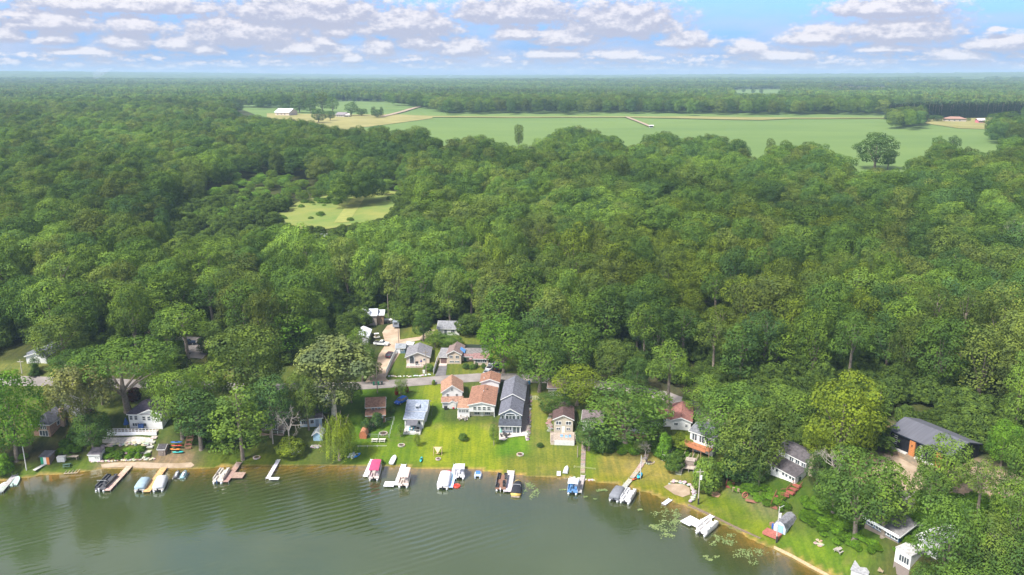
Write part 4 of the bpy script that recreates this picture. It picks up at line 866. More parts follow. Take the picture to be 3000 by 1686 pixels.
# ================================================================ buildings
def pmat(name, lo, hi, rough=.8, scale=1.5, det=4, stretch=None, coat=0.0, bump=0.0):
    """surface whose base colour is the object's own colour, worn a little by noise"""
    if name in MATS: return MATS[name]
    m = bpy.data.materials.new(name); m.use_nodes = True; t = m.node_tree; b = t.nodes['Principled BSDF']
    oi = t.nodes.new('ShaderNodeObjectInfo'); tc = t.nodes.new('ShaderNodeTexCoord'); vec = tc.outputs['Object']
    if stretch: vec = vmth(t, 'MULTIPLY', vec, stretch)
    f = smooth(t, noise(t, vec, scale, det, .65), .3, .7)
    lk(t, mixc(t, 1.0, oi.outputs['Color'], mixc(t, f, (lo,)*3, (hi,)*3), 'MULTIPLY'), b.inputs['Base Color'])
    b.inputs['Roughness'].default_value = rough; b.inputs['Coat Weight'].default_value = coat; b.inputs['Specular IOR Level'].default_value = .3
    if bump:
        bp = t.nodes.new('ShaderNodeBump'); bp.inputs['Distance'].default_value = bump; lk(t, noise(t, vec, scale*4, 3), bp.inputs['Height']); lk(t, bp.outputs[0], b.inputs['Normal'])
    MATS[name] = m; return m
M_sid = pmat('siding', .88, 1.04, .75, 1.2, stretch=(.6, .6, 5)); M_roof = pmat('shingles', .68, 1.28, .95, 1.6, 6, (1, 1, 1), bump=.03)
M_wood = pmat('wood_boards', .72, 1.2, .9, 2.2, 4, (1, 1, 3)); M_stone = pmat('stonework', .6, 1.3, .95, 3.0, 5, bump=.04)
M_paint = pmat('paint', .93, 1.04, .38, 2, coat=.25); M_cloth = pmat('fabric', .85, 1.08, .85, 1.4, bump=.02); M_plain = pmat('plain', .9, 1.05, .6, 2)
M_glass = mat('window_glass', (.030, .038, .048), .08, scale=.7, c2=(.09, .105, .12)); M_glass.node_tree.nodes['Principled BSDF'].inputs['Specular IOR Level'].default_value = .6
M_chrome = mat('aluminium', (.60, .61, .62), .38, metal=.6); M_rub = mat('rubber', (.02, .02, .022), .8)
WHITE = (.66, .66, .64); ORANGE_R = (.30, .16, .10); 
def gable(x0, x1, y0, y1, z0, zh, ri, kind):
    mb = MB(); zt = zh+ri; xm, ym = (x0+x1)/2, (y0+y1)/2
    if kind == 'gy': mb.prism([(x0, z0), (x1, z0), (x1, zh), (xm, zt), (x0, zh)], y0, y1, 'y')
    elif kind == 'gx': mb.prism([(y0, z0), (y1, z0), (y1, zh), (ym, zt), (y0, zh)], x0, x1, 'x')
    elif kind == 'shed': mb.prism([(y0, z0), (y1, z0), (y1, zt), (y0, zh)], x0, x1, 'x')
    else: mb.box(x0, y0, z0, x1, y1, zh)
    return mb
def slab(mb, pts, t=.16):    # thick roof plane from its top outline
    n = (Vector(pts[1])-Vector(pts[0])).cross(Vector(pts[2])-Vector(pts[0])).normalized()
    if n.z < 0: n = -n
    k = len(pts); up = [Vector(p)+n*t for p in pts]; lo = [Vector(p)+n*.02 for p in pts]
    mb.add(lo+up, [tuple(range(k-1, -1, -1)), tuple(range(k, 2*k))]+[(i, (i+1) % k, k+(i+1) % k, k+i) for i in range(k)])
def roof(x0, x1, y0, y1, zh, ri, kind, o=.35):
    mb = MB(); tr = MB(); xm, ym = (x0+x1)/2, (y0+y1)/2; zt = zh+ri
    if kind == 'gy':
        s = ri/(xm-x0); a, b, e, g = x0-o, x1+o, y0-o, y1+o; ze = zh-s*o
        slab(mb, [(a, e, ze), (xm, e, zt), (xm, g, zt), (a, g, ze)]); slab(mb, [(xm, e, zt), (b, e, ze), (b, g, ze), (xm, g, zt)])
        for p, q in (((a, ze), (xm, zt)), ((xm, zt), (b, ze))):
            for yy in (e-.06, g+.0): tr.add([(p[0], yy, p[1]-.12), (q[0], yy, q[1]-.12), (q[0], yy, q[1]+.16), (p[0], yy, p[1]+.16), (p[0], yy+.06, p[1]-.12), (q[0], yy+.06, q[1]-.12), (q[0], yy+.06, q[1]+.16), (p[0], yy+.06, p[1]+.16)], [(0,1,2,3),(4,7,6,5),(0,4,5,1),(1,5,6,2),(2,6,7,3),(3,7,4,0)])
        tr.box(a-.05, e, ze-.12, a, g, ze+.10); tr.box(b, e, ze-.12, b+.05, g, ze+.10)
    elif kind == 'gx':
        s = ri/(ym-y0); a, b, e, g = y0-o, y1+o, x0-o, x1+o; ze = zh-s*o
        slab(mb, [(e, a, ze), (g, a, ze), (g, ym, zt), (e, ym, zt)]); slab(mb, [(e, ym, zt), (g, ym, zt), (g, b, ze), (e, b, ze)])
        tr.box(e, a-.05, ze-.12, g, a, ze+.12)
        for p, q in (((a, ze), (ym, zt)), ((ym, zt), (b, ze))):
            for xx in (e-.06, g): tr.add([(xx, p[0], p[1]-.12), (xx, q[0], q[1]-.12), (xx, q[0], q[1]+.16), (xx, p[0], p[1]+.16), (xx+.06, p[0], p[1]-.12), (xx+.06, q[0], q[1]-.12), (xx+.06, q[0], q[1]+.16), (xx+.06, p[0], p[1]+.16)], [(0,1,2,3),(4,7,6,5),(0,4,5,1),(1,5,6,2),(2,6,7,3),(3,7,4,0)])
    elif kind == 'shed':
        s = ri/(y1-y0); a, e, g = y0-o, x0-o, x1+o; ze = zh-s*o
        slab(mb, [(e, a, ze), (g, a, ze), (g, y1, zt), (e, y1, zt)]); tr.box(e, a-.05, ze-.12, g, a, ze+.12)
    elif kind == 'hip':
        a, b, e, g = x0-o, x1+o, y0-o, y1+o; h = min(xm-a, ym-e); ze = zh-.05
        if (b-a) >= (g-e): r0, r1 = (a+h, ym, zt), (b-h, ym, zt)
        else: r0, r1 = (xm, e+h, zt), (xm, g-h, zt)
        if (b-a) >= (g-e): F = [[(a, e, ze), (b, e, ze), r1, r0], [(b, g, ze), (a, g, ze), r0, r1], [(a, g, ze), (a, e, ze), r0], [(b, e, ze), (b, g, ze), r1]]
        else: F = [[(a, e, ze), (b, e, ze), r0], [(b, g, ze), (a, g, ze), r1], [(a, g, ze), (a, e, ze), r0, r1], [(b, e, ze), (b, g, ze), r1, r0]]
        for f in F: slab(mb, f)
        tr.box(a, e-.05, ze-.14, b, e, ze+.08); tr.box(b, e, ze-.14, b+.05, g, ze+.08)
    else:
        mb.box(x0-o, y0-o, zh, x1+o, y1+o, zh+.2)
    return mb, tr
class House:
    def __init__(s, name, label, fl, fr, cat='house', zoff=0.0, group=None):
        a, b = at(*fl), at(*fr); s.w = (b-a).to_2d().length; s.ang = math.atan2(b.y-a.y, b.x-a.x); z = (a.z+b.z)/2+zoff
        s.root = thing(name, label, cat, (a.x, a.y, z), s.ang, group); s.wl = None
    def vol(s, x0, x1, y0, y1, zh, ri, kind, wc, rc, z0=-1.2, o=.35, trim=WHITE, wm=None, rm=None):
        w = gable(x0, x1, y0, y1, z0, zh, ri, kind).build('wall', wm or M_sid, s.root, wc)
        r, t = roof(x0, x1, y0, y1, zh, ri, kind, o); ro = r.build('roof', rm or M_roof, s.root, rc)
        if trim and t.v: t.build('fascia', M_plain, ro, trim)
        s.last = (x0, x1, y0, y1); return ro
    def win(s, u, z, w=.9, h=1.1, nx=1, ny=1, face='F', y=None, frame=WHITE, pane=None, name='window'):
        x0, x1, y0, y1 = s.last; fr = MB(); b = .09; tq = .05
        def put(mb, a0, a1, z0, z1, p0, p1):
            if face == 'F': yy = y0 if y is None else y; mb.box(a0, yy-p1, z0, a1, yy-p0, z1)
            elif face == 'R': mb.box(x1+p0, a0, z0, x1+p1, a1, z1)
            else: mb.box(x0-p1, a0, z0, x0-p0, a1, z1)
        A, B = u-w/2, u+w/2
        put(fr, A-b, B+b, z-b, z, .01, .09); put(fr, A-b, B+b, z+h, z+h+b, .01, .09); put(fr, A-b, A, z, z+h, .01, .09); put(fr, B, B+b, z, z+h, .01, .09)
        for i in range(1, nx): c = A+w*i/nx; put(fr, c-.05, c+.05, z, z+h, .012, .075)
        for i in range(1, ny): c = z+h*i/ny; put(fr, A, B, c-.035, c+.035, .012, .07)
        o = fr.build(name, M_plain, s.root, frame); g = MB(); put(g, A, B, z, z+h, .004, .03); g.build('pane', M_glass, o); return o
    def door(s, u, w=1.0, h=2.05, col=WHITE, z=0.05, face='F', name='door', handle=True):
        x0, x1, y0, y1 = s.last; d = MB()
        if face == 'F': d.box(u-w/2, y0-.07, z, u+w/2, y0-.01, z+h)
        else: d.box(x1+.01, u-w/2, z, x1+.07, u+w/2, z+h)
        o = d.build(name, M_plain, s.root, col)
        if handle and face == 'F': MB().box(u+w/2-.2, y0-.12, z+1, u+w/2-.1, y0-.07, z+1.1).build('handle', M_chrome, o)
        return o
    def part(s, name, mb, m, col=None, parent=None): return mb.build(name, m, parent or s.root, col)
def rail(mb, p, q, h=1.0, n=None, r=.035):
    p, q = Vector(p), Vector(q); L = (q-p).length; n = n or max(1, int(L/1.4))
    for i in range(n+1): c = p.lerp(q, i/n); mb.box(c.x-.05, c.y-.05, c.z, c.x+.05, c.y+.05, c.z+h)
    for zz in (h, h*.5): mb.tube(p+Vector((0, 0, zz)), q+Vector((0, 0, zz)), r, n=4)
    return mb
BEIGE = (.60, .54, .43); TAN = (.47, .42, .33); GREYR = (.15, .15, .165); DKR = (.085, .075, .08)
# --- brown cottage
h = House('cottage', 'small brown two storey cottage with a porch, above the orange barrel shed', (1074,1238), (1128,1238)); W_ = h.w
h.vol(0, W_, 2.0, 7.6, 4.1, 1.6, 'gx', (.40,.235,.13), (.29,.16,.10)); h.win(W_*.36, 2.9, .75, .95, 1, 2); h.win(W_*.70, 2.9, .75, .95, 1, 2)
for u in (.27, .45, .61, .79): h.part('shutter', MB().box(W_*u-.13, 1.93, 2.85, W_*u+.13, 1.985, 3.95), M_plain, (.16,.19,.17))
h.win(4.5, 1.4, .8, 1.0, face='R'); h.vol(0, W_, 0, 2.0, 2.35, .75, 'shed', (.33,.18,.10), (.30,.17,.11), z0=-1.2) if False else None
pr, tr = roof(0, W_, 0, 1.99, 2.35, .7, 'shed'); rr = pr.build('porch_roof', M_roof, h.root, (.31,.175,.115)); tr.build('fascia', M_plain, rr, WHITE)
for x in (.1, W_*.35, W_*.65, W_-.1): h.part('porch_post', MB().box(x-.07, .02, -.8, x+.07, .16, 2.4), M_wood, (.30,.16,.09))
h.part('porch_floor', MB().box(0, 0, -.8, W_, 1.98, .1), M_wood, (.33,.2,.13)); h.part('railing', rail(MB(), (.1, .09, .1), (W_*.62, .09, .1), .9), M_wood, (.30,.15,.09)); h.door(W_*.5, .9, 2.0, (.5,.45,.4)); h.part('porch_sign', MB().box(W_*.74, -.02, 1.2, W_*.92, .02, 2.0), M_plain, (.7,.7,.7))
# --- blue grey roofed house
h = House('house', 'white house with a mottled blue grey roof and a grey awning over its lake deck', (1186,1254), (1240,1256)); W_ = h.w; BR_ = (.27,.31,.38)
h.vol(0, W_, 0, 3.6, 2.9, .7, 'shed', WHITE, BR_); h.win(W_*.13, 1.2, .6, 1.0); h.win(W_*.80, 1.2, .6, 1.0); h.door(W_*.45, 1.6, 2.0, (.10,.12,.15), name='patio_door')
h.vol(0, W_+.3, 3.61, 10.6, 3.9, 1.7, 'gx', WHITE, BR_); h.win(6.5, 1.6, .8, 1.1, face='R'); h.win(8.6, 1.6, .8, 1.1, face='R')
d = MB().box(W_*.47, 4.0, 4.1, W_*.68, 5.6, 5.0); dm = h.part('dormer', d, M_sid, WHITE); MB().box(W_*.50, 3.95, 4.35, W_*.65, 3.99, 4.85).build('pane', M_glass, dm); MB().box(W_*.45, 3.8, 5.0, W_*.70, 5.7, 5.14).build('dormer_roof', M_roof, dm, (.4,.43,.48))
h.part('deck', MB().box(.1, -3.3, -1, W_-.3, -.02, .15), M_wood, (.62,.60,.56)); h.part('railing', rail(rail(MB(), (.15, -3.2, .15), (W_*.30, -3.2, .15), .9), (W_*.6, -3.2, .15), (W_-.4, -3.2, .15), .9), M_plain, WHITE)
aw = h.part('awning', MB().prism([(-3.2, 2.25), (-.1, 2.75), (-.1, 2.85), (-3.2, 2.35)], W_*.16, W_*.76, 'x'), M_cloth, (.14,.14,.155))
for x in (W_*.18, W_*.74): MB().box(x-.05, -3.1, .15, x+.05, -3.0, 2.3).build('post', M_plain, aw, (.1,.1,.11))
h.part('grill', MB().cbox((W_*.78, -2.4, .7), (.9, .6, 1.1)).cbox((W_*.78, -2.4, 1.3), (.7, .5, .25)), M_plain, (.03,.03,.035)); h.part('deck_chair', MB().box(W_*.3, -2, .15, W_*.36, -1.4, .6).box(W_*.3, -1.5, .6, W_*.36, -1.4, 1.1), M_plain, (.1,.45,.55)); h.part('deck_chair', MB().box(W_*.5, -2, .15, W_*.56, -1.4, .6).box(W_*.5, -1.5, .6, W_*.56, -1.4, 1.1), M_plain, (.1,.45,.55))
# --- white gabled house with orange roof
h = House('house', 'tall white gabled house with an orange brown roof, nearest the blue car', (1296,1196), (1355,1195)); W_ = h.w; OR2 = (.35,.205,.135)
h.vol(0, W_, 1.8, 10.0, 4.5, 2.0, 'gy', WHITE, OR2); h.win(W_*.5, 4.75, .6, .7, 1, 2); h.win(W_*.27, 2.95, .65, .8, 1, 2); h.win(W_*.73, 2.95, .65, .8, 1, 2); h.win(5, 2.6, .8, 1.0, face='R')
h.vol(0, W_, 0, 1.79, 2.1, .75, 'shed', WHITE, (.30,.18,.13)); h.vol(W_*.33, W_*.67, -.5, .6, 1.9, .55, 'gy', WHITE, (.30,.18,.13), o=.15); h.door(W_*.5, 1.0, 1.75, (.68,.66,.6)); h.win(W_*.85, .8, .6, .7, y=0.0)
h.part('grill', MB().cbox((W_*.17, -.9, .5), (1.0, .7, .9)), M_plain, (.03,.03,.03)); h.part('flower_pot', MB().tube((W_*.55, -.9, 0), (W_*.55, -.9, .5), .2, .3), M_plain, (.4,.04,.05))
# --- large white house with brown roof
h = House('house', 'long white house with four lake windows and a rusty brown roof, beside the grey house', (1373,1230), (1448,1229)); W_ = h.w; OR1 = (.285,.15,.10)
h.vol(0, W_, 1.1, 14.5, 4.1, .85, 'gy', WHITE, OR1, z0=1.9)
for u in (.23, .41, .60, .78): h.win(W_*u, 2.55, .82, .95, 1, 2)
h.vol(.15, W_-.15, 2.0, 14.2, 1.95, 0, 'flat', BEIGE, OR1, z0=-1.2, trim=None, o=0); h.win(W_*.30, .7, 1.4, .75, 3); h.win(W_*.72, .7, 1.4, .75, 3); h.door(W_*.5, .9, 1.75, (.70,.68,.62))
for x in (.08, W_-.08): h.part('porch_post', MB().box(x-.09, 1.15, -1, x+.09, 1.35, 1.95), M_plain, WHITE)
h.vol(-3.3, -.02, 1.4, 6.2, 2.9, .95, 'shed', WHITE, OR2, o=.2)
for k in range(3): h.win(-2.62+k*1.0, 1.5, .8, .85, 2)
h.vol(W_*.33, W_+.5, 14.55, 21, 5.9, .95, 'gy', WHITE, OR1); h.part('roof_vent', MB().tube((W_*.5, 9, 4.6), (W_*.5, 9, 5.4), .1), M_plain, (.6,.6,.6)); h.part('roof_vent', MB().tube((W_*.45, 16, 6), (W_*.45, 16, 6.9), .1), M_plain, (.7,.7,.7)); h.part('roof_vent', MB().cbox((W_*.62, 11, 5.0), (.5, .5, .3)), M_plain, (.12,.08,.06))
h.part('patio_table', MB().tube((-1.6, -.2, 0), (-1.6, -.2, .7), .08).tube((-1.6, -.2, .7), (-1.6, -.2, .76), .75, n=12), M_plain, (.35,.33,.3))
for a in range(4): h.part('patio_chair', MB().cbox((-1.6+1.15*math.cos(a*1.57+.6), -.2+1.0*math.sin(a*1.57+.6), .3), (.45, .45, .45)).cbox((-1.6+1.35*math.cos(a*1.57+.6), -.2+1.2*math.sin(a*1.57+.6), .65), (.4, .2, .5)), M_plain, (.3,.27,.23))
# --- grey house
h = House('house', 'narrow grey blue house with long charcoal roofs and white trim facing the lake', (1463,1270), (1525,1270)); W_ = h.w; GB = (.20,.235,.285)
h.vol(0, W_, 2.1, 11.4, 4.9, 1.65, 'gy', GB, (.14,.145,.175)); h.win(W_*.13, 3.35, .75, 1.15); h.win(W_*.87, 3.35, .75, 1.15); h.win(W_*.5, 3.3, 2.7, 1.15, 3, frame=(.82,.82,.82))
arch = MB(); ar = [(W_*.5+1.55*math.cos(a), 4.55+.72*math.sin(a)) for a in np.linspace(0, math.pi, 11)]; arch.prism(ar, 1.99, 2.08); ao = h.part('arched_window', arch, M_plain, (.82,.82,.82)); MB().prism([(W_*.5+1.35*math.cos(a), 4.62+.52*math.sin(a)) for a in np.linspace(0, math.pi, 11)], 1.95, 1.985).build('pane', M_glass, ao)
h.vol(-.25, W_+.25, 11.42, 25.5, 5.5, 1.75, 'gy', GB, (.155,.16,.19)); h.vol(0, W_, 0, 2.08, 2.35, 1.0, 'shed', GB, (.07,.078,.095), o=.25)
h.last = (0, W_, 0, 2); h.win(W_*.14, .95, 1.0, 1.15); h.win(W_*.37, .95, .9, 1.15, 2); h.win(W_*.52, .95, .6, 1.15); h.win(W_*.80, .15, 1.9, 1.95, 2, frame=(.82,.82,.82), name='sliding_door')
for x in (.05, W_-.05): h.part('corner_board', MB().box(x-.08, -.06, -.5, x+.08, -.01, 2.3), M_plain, (.8,.8,.8))
for y in (14, 18, 22): h.last = (-.25, W_+.25, 11.4, 25.5); h.win(y, 3.2, .8, 1.1, face='R')
# --- tan house
h = House('house', 'tan house with a dark brown gable roof above a white skirted deck', (1622,1269), (1678,1269)); W_ = h.w
h.vol(0, W_, 0, 8.6, 4.2, 1.25, 'gy', TAN, (.10,.062,.058)); h.win(W_*.25, 2.55, 1.35, .95, 2, frame=(.82,.82,.8)); h.win(W_*.77, 2.55, 1.35, .95, 2, frame=(.82,.82,.8)); h.win(W_*.24, .95, 1.0, .6, 2); h.win(W_*.76, .95, .95, .6, 2); h.door(W_*.5, .85, 1.95, (.75,.77,.68)); h.last = (0, W_, 0, 8.6); h.win(2, 2.5, .8, .9, face='R')
h.part('gable_lamp', MB().cbox((W_*.5, -.1, 5.0), (.25, .2, .3)), M_plain, WHITE)
hd = at(1617, 1306); tn_ = thing('deck', 'weathered deck with a white skirt in front of the tan house', 'deck', h.root.location + Vector((-.6, -.05, 0)), h.ang)
MB().box(0, -5.6, -.05, W_+1.0, -.1, .18).build('deck_floor', M_wood, tn_, (.40,.33,.27)); MB().box(.9, -5.72, -1.6, W_+1.0, -5.62, .45).build('skirt', M_plain, tn_, WHITE); rail(MB(), (-.1, -5.5, .15), (-.1, -2.4, .15), .95).build('railing', M_wood, tn_, (.45,.38,.3)); MB().box(-.15, -5.6, -1.4, .88, -5.5, .1).build('steps', M_wood, tn_, (.5,.42,.34))
# --- reddish roofed white house
h = House('house', 'low white house with a reddish brown roof beside the tall bare trunked tree', (1965,1259), (2023,1262)); W_ = h.w; RR = (.27,.125,.105)
h.vol(0, W_, 0, 11, 2.7, .95, 'gy', WHITE, RR); h.win(W_*.25, 1.3, .9, .7, 2); h.win(W_*.78, 1.1, .6, .7, 1, 2); h.vol(-5.4, -.02, 1.2, 6.8, 2.5, .85, 'gx', WHITE, (.24,.11,.09)); h.win(-3.2, .9, 2.4, 1.3, 3); h.part('roof_vent', MB().tube((-1.2, 3, 2.9), (-1.2, 3, 3.7), .1), M_plain, (.7,.7,.7))
# --- house with orange deck
h = House('house', 'white sunroom house with six tall dark panes and an orange deck on the slope', (2019,1318), (2088,1339), zoff=.3); W_ = h.w
h.vol(0, W_, 0, 7.5, 5.0, 1.1, 'gx', WHITE, (.17,.175,.19))
for u in (.20, .50, .80): h.win(W_*u, 2.75, 1.35, 1.75, 2, frame=(.82,.82,.82))
h.part('lower_wall', MB().box(-.02, -.03, -1.2, W_+.02, -.012, 1.9), M_sid, (.62,.60,.56)); dk = h.part('deck', MB().box(-.2, -2.1, 1.95, W_+.1, -.04, 2.15), M_wood, (.42,.17,.08))
MB().box(-.2, -2.2, 1.45, W_*.86, -2.11, 2.35).build('fascia', M_wood, dk, (.46,.18,.085)); rail(rail(MB(), (-.15, -2.05, 2.15), (W_, -2.05, 2.15), .95), (W_, -2.05, 2.15), (W_, -.1, 2.15), .95).build('railing', M_wood, dk, (.40,.18,.09))
for x in (0, W_*.33, W_*.66, W_-.05): MB().box(x-.07, -2.0, -1.8, x+.07, -1.86, 1.94).build('post', M_wood, dk, (.34,.20,.12))
# --- white bluff house
h = House('house', 'white two level bluff house with dark roofs, small windows and a stone chimney', (2243,1386), (2328,1420), zoff=.2); W_ = h.w
h.vol(0, W_, 0, 3.4, 2.3, 1.1, 'shed', WHITE, DKR, z0=-1.5)
for u in (.08, .25, .38, .60, .71, .84, .94): h.win(W_*u, 1.1, .62, .8)
h.win(1.5, .3, 1.0, 1.7, face='R'); h.vol(.2, W_-.2, 3.42, 9, 5.0, 1.2, 'gx', WHITE, (.095,.085,.09))
for u in (.50, .70, .90): h.win(W_*u, 3.55, 1.1, 1.0, 2)
h.part('chimney', MB().box(W_+.15, 4.0, -1.5, W_+1.35, 5.8, 6.7).box(W_+.35, 4.3, 6.7, W_+1.15, 5.5, 7.1), M_stone, (.30,.24,.19))
# --- black garage
h = House('garage_building', 'long black garage with a grey metal roof and orange wood pillars', (2604,1306), (2778,1380), cat='garage', zoff=.1); W_ = h.w
h.vol(0, W_, 0, 11, 4.0, 1.7, 'gx', (.022,.024,.030), (.20,.21,.25), trim=(.03,.04,.06), o=.5, rm=mat('metal_roof', (.10,.102,.12), .6, scale=.4, c2=(.125,.128,.15), stretch=(4,.1,1)))
for k in range(4):
    x = .6+k*6.6
    if x+5 > W_: break
    d_ = h.door(x+2.2, 4.2, 3.5, (.012,.013,.018), name='garage_door', handle=False)
    for q in range(6): MB().box(x+.45, -.13, .5+q*.5, x+1.45, -.08, .68+q*.5).build('pane', M_plain, d_, (.45,.48,.5))
    h.part('apron', MB().box(x, -1.0, -.3, x+4.5, -.1, .12), M_plain, (.62,.60,.57)); pl = h.part('pillar', MB().box(x+4.75, -.42, -.4, x+6.15, -.02, 3.9), M_wood, (.50,.20,.07)); MB().box(x+5.35, -.55, 2.2, x+5.55, -.42, 2.6).build('lamp', M_plain, pl, (.03,.03,.03))
# --- low blue house bottom right
h = House('house', 'low dark blue walled house with a long white fascia behind the two trunked oaks', (2533,1548), (2632,1594), zoff=.2); W_ = h.w
h.vol(0, W_, 0, 8, 2.2, 1.3, 'gx', (.05,.105,.18), (.20,.19,.19), o=.5); h.part('white_band', MB().box(-.3, -.62, 1.75, W_+.3, -.56, 2.35), M_plain, (.85,.85,.85)); h.part('lower_wall', MB().box(-.01, -.05, -1.5, W_, -.02, .5), M_sid, (.20,.16,.13))
for u in (.15, .4, .65, .88): h.win(W_*u, .8, 1.4, .8, 2)
h = House('bay_room', 'white boxy room with dark tall panes at the bottom edge of the picture', (2617,1662), (2662,1684), cat='house', zoff=.3); W_ = h.w
h.vol(0, W_, 0, 4, 3.9, 0, 'flat', WHITE, (.45,.44,.43), o=.1); h.win(W_*.60, 1.7, 2.1, 1.4, 4); h.part('lower_wall', MB().box(-.02, -.04, -1.5, W_+.02, -.01, .9), M_sid, (.22,.18,.16)); h.vol(1.5, W_+2.5, 4.1, 12, 6.2, .8, 'gy', WHITE, (.7,.7,.7), o=.3)
h = House('shed', 'small grey flat roofed shed cut by the bottom edge', (2490,1700), (2538,1712), cat='shed'); h.vol(0, h.w, 0, 3, 2.2, .4, 'shed', (.45,.45,.45), (.33,.33,.35), o=.15, trim=None)
# --- beige house
h = House('house', 'beige gabled house with a tall arched window beside the dirt lane', (1191,1067), (1258,1065)); W_ = h.w
h.vol(0, W_, 0, 9, 2.5, 1.55, 'gy', (.62,.53,.44), (.21,.205,.22), o=.45); h.win(W_*.78, 1.1, .6, .7); h.win(5.5, 1.0, .9, 1.0, face='R')
a_ = h.part('arched_window', MB().prism([(W_*.12, .1), (W_*.36, .1)]+[(W_*.24+W_*.12*math.cos(t), 2.2+.75*math.sin(t)) for t in np.linspace(0, math.pi, 9)], -.14, -.01), M_plain, WHITE); MB().prism([(W_*.15, .2), (W_*.33, .2)]+[(W_*.24+W_*.09*math.cos(t), 2.15+.55*math.sin(t)) for t in np.linspace(0, math.pi, 9)], -.18, -.145).build('pane', M_glass, a_)
h.part('deck', MB().box(W_*.02, -3.0, -.6, W_*.95, -.02, .05), M_wood, (.5,.40,.34)); h.part('railing', rail(MB(), (W_*.05, -2.9, .05), (W_*.65, -2.9, .05), .9, 5, .06), M_plain, (.85,.85,.85)); h.part('grill', MB().cbox((W_*.47, -1.2, .6), (.9, .7, 1.1)), M_plain, (.03,.03,.03)); h.part('parasol', MB().tube((W_*.66, -1.5, 0), (W_*.66, -1.5, 2.0), .04).tube((W_*.66, -1.5, 1.2), (W_*.66, -1.5, 2.0), .35, .06), M_cloth, (.02,.04,.20))
h = House('shed', 'small slate blue shed with white double doors beside the beige house', (1160,1036), (1187,1036), cat='shed'); W_ = h.w
h.vol(0, W_, 0, 2.8, 2.0, 1.0, 'gx', (.12,.19,.24), (.26,.28,.30), o=.2); h.door(W_*.28, 1.3, 1.75, (.75,.75,.75), name='double_door'); h.win(W_*.70, 1.0, .6, .6)
h = House('lean_to', 'white flat roofed lean to between the slate blue shed and the beige house', (1188,1028), (1210,1028), cat='shed'); h.vol(0, h.w, 0, 3, 2.0, 0, 'flat', WHITE, (.7,.7,.7), o=.1)
# --- split level
h = House('house', 'tan split level house with a blue tarp on its roof and reddish porch roofs', (1311,1067), (1351,1067)); W_ = h.w; GR = (.23,.17,.155)
h.vol(0, W_, 0, 8.5, 3.5, 1.2, 'gy', (.55,.45,.35), GR); h.win(W_*.27, 2.1, 1.0, .8, 2); h.win(W_*.72, 2.1, 1.0, .8, 2); h.win(W_*.32, .6, 1.3, .5, 3); h.win(W_*.72, .6, 1.3, .5, 3)
h.vol(-2.6, -.02, .3, 6, 2.35, 1.0, 'shed', (.55,.45,.35), (.24,.235,.24)); h.door(-1.3, 1.9, 1.9, (.16,.10,.09), name='garage_door', handle=False); h.part('driveway_slab', MB().box(-2.7, -1.7, -.5, -.1, .28, .06), M_plain, (.55,.48,.43))
h.vol(W_+.02, W_+8.3, 2.2, 8.8, 2.5, 1.0, 'gx', (.55,.45,.35), (.19,.175,.17)); h.win(W_+3.6, 1.0, 1.2, .9, 2); h.door(W_+1.1, .9, 2.0, (.03,.14,.09)); h.vol(W_+.03, W_+4.2, 1.0, 2.15, 2.3, .5, 'shed', (.45,.25,.22), (.25,.15,.14), z0=2.1, o=.1)
h.vol(W_+4.25, W_+9.0, -.6, 2.15, 2.3, .8, 'shed', (.56,.45,.37), (.27,.16,.15)); h.win(W_+6.6, 1.0, 3.6, .9, 6); h.part('tarp', MB().add([(W_-.6, 2.5, 4.25), (W_+1.0, 2.0, 3.1), (W_+1.1, 4.2, 3.5), (W_-.5, 4.4, 4.45), (W_-.6, 2.5, 4.32), (W_+1.0, 2.0, 3.2), (W_+1.1, 4.2, 3.6), (W_-.5, 4.4, 4.52)], [(0,3,2,1),(4,5,6,7),(0,1,5,4),(1,2,6,5),(2,3,7,6),(3,0,4,7)]), M_cloth, (.12,.30,.62))
h.part('flag', MB().box(W_+2.6, .4, 1.6, W_+3.5, .45, 2.1), M_cloth, (.7,.45,.45))
# --- house behind with grey roof
h = House('house', 'small white house with a plain grey roof at the end of the curved lane', (1283,983), (1346,983)); W_ = h.w
h.vol(0, W_, 0, 6.5, 2.6, 1.7, 'gx', WHITE, (.23,.235,.25)); h.door(W_*.36, .9, 2.0, (.1,.12,.13)); h.win(W_*.7, 1.0, 1.2, 1.0, 2)
# --- metal roofed buildings
MR = mat('white_metal_roof', (.62,.66,.72), .45, scale=.3, c2=(.78,.80,.84), stretch=(3,.2,1))
h = House('barn', 'long low building with a shiny white metal roof at the top of the dirt lane', (1022,955), (1104,955), cat='barn', zoff=1.2); h.vol(0, h.w, 0, 6.5, 2.8, 1.4, 'gx', (.35,.30,.26), (.8,.8,.8), rm=MR)
h.vol(h.w+.02, h.w+2.5, 1, 5.5, 2.5, .6, 'shed', (.30,.2,.13), (.5,.55,.6), rm=MR)
h = House('barn', 'smaller white roofed building half hidden by the open light green tree', (1035,1012), (1078,1012), cat='barn'); h.vol(0, h.w, 0, 9, 2.8, 1.2, 'gy', (.55,.55,.55), (.8,.8,.8), rm=MR)
h = House('barn', 'white roofed building deep in the woods just below the meadow', (938,722), (966,722), cat='barn'); h.vol(0, h.w, 0, 8, 3.8, 1.4, 'gx', WHITE, (.8,.8,.8), rm=MR)
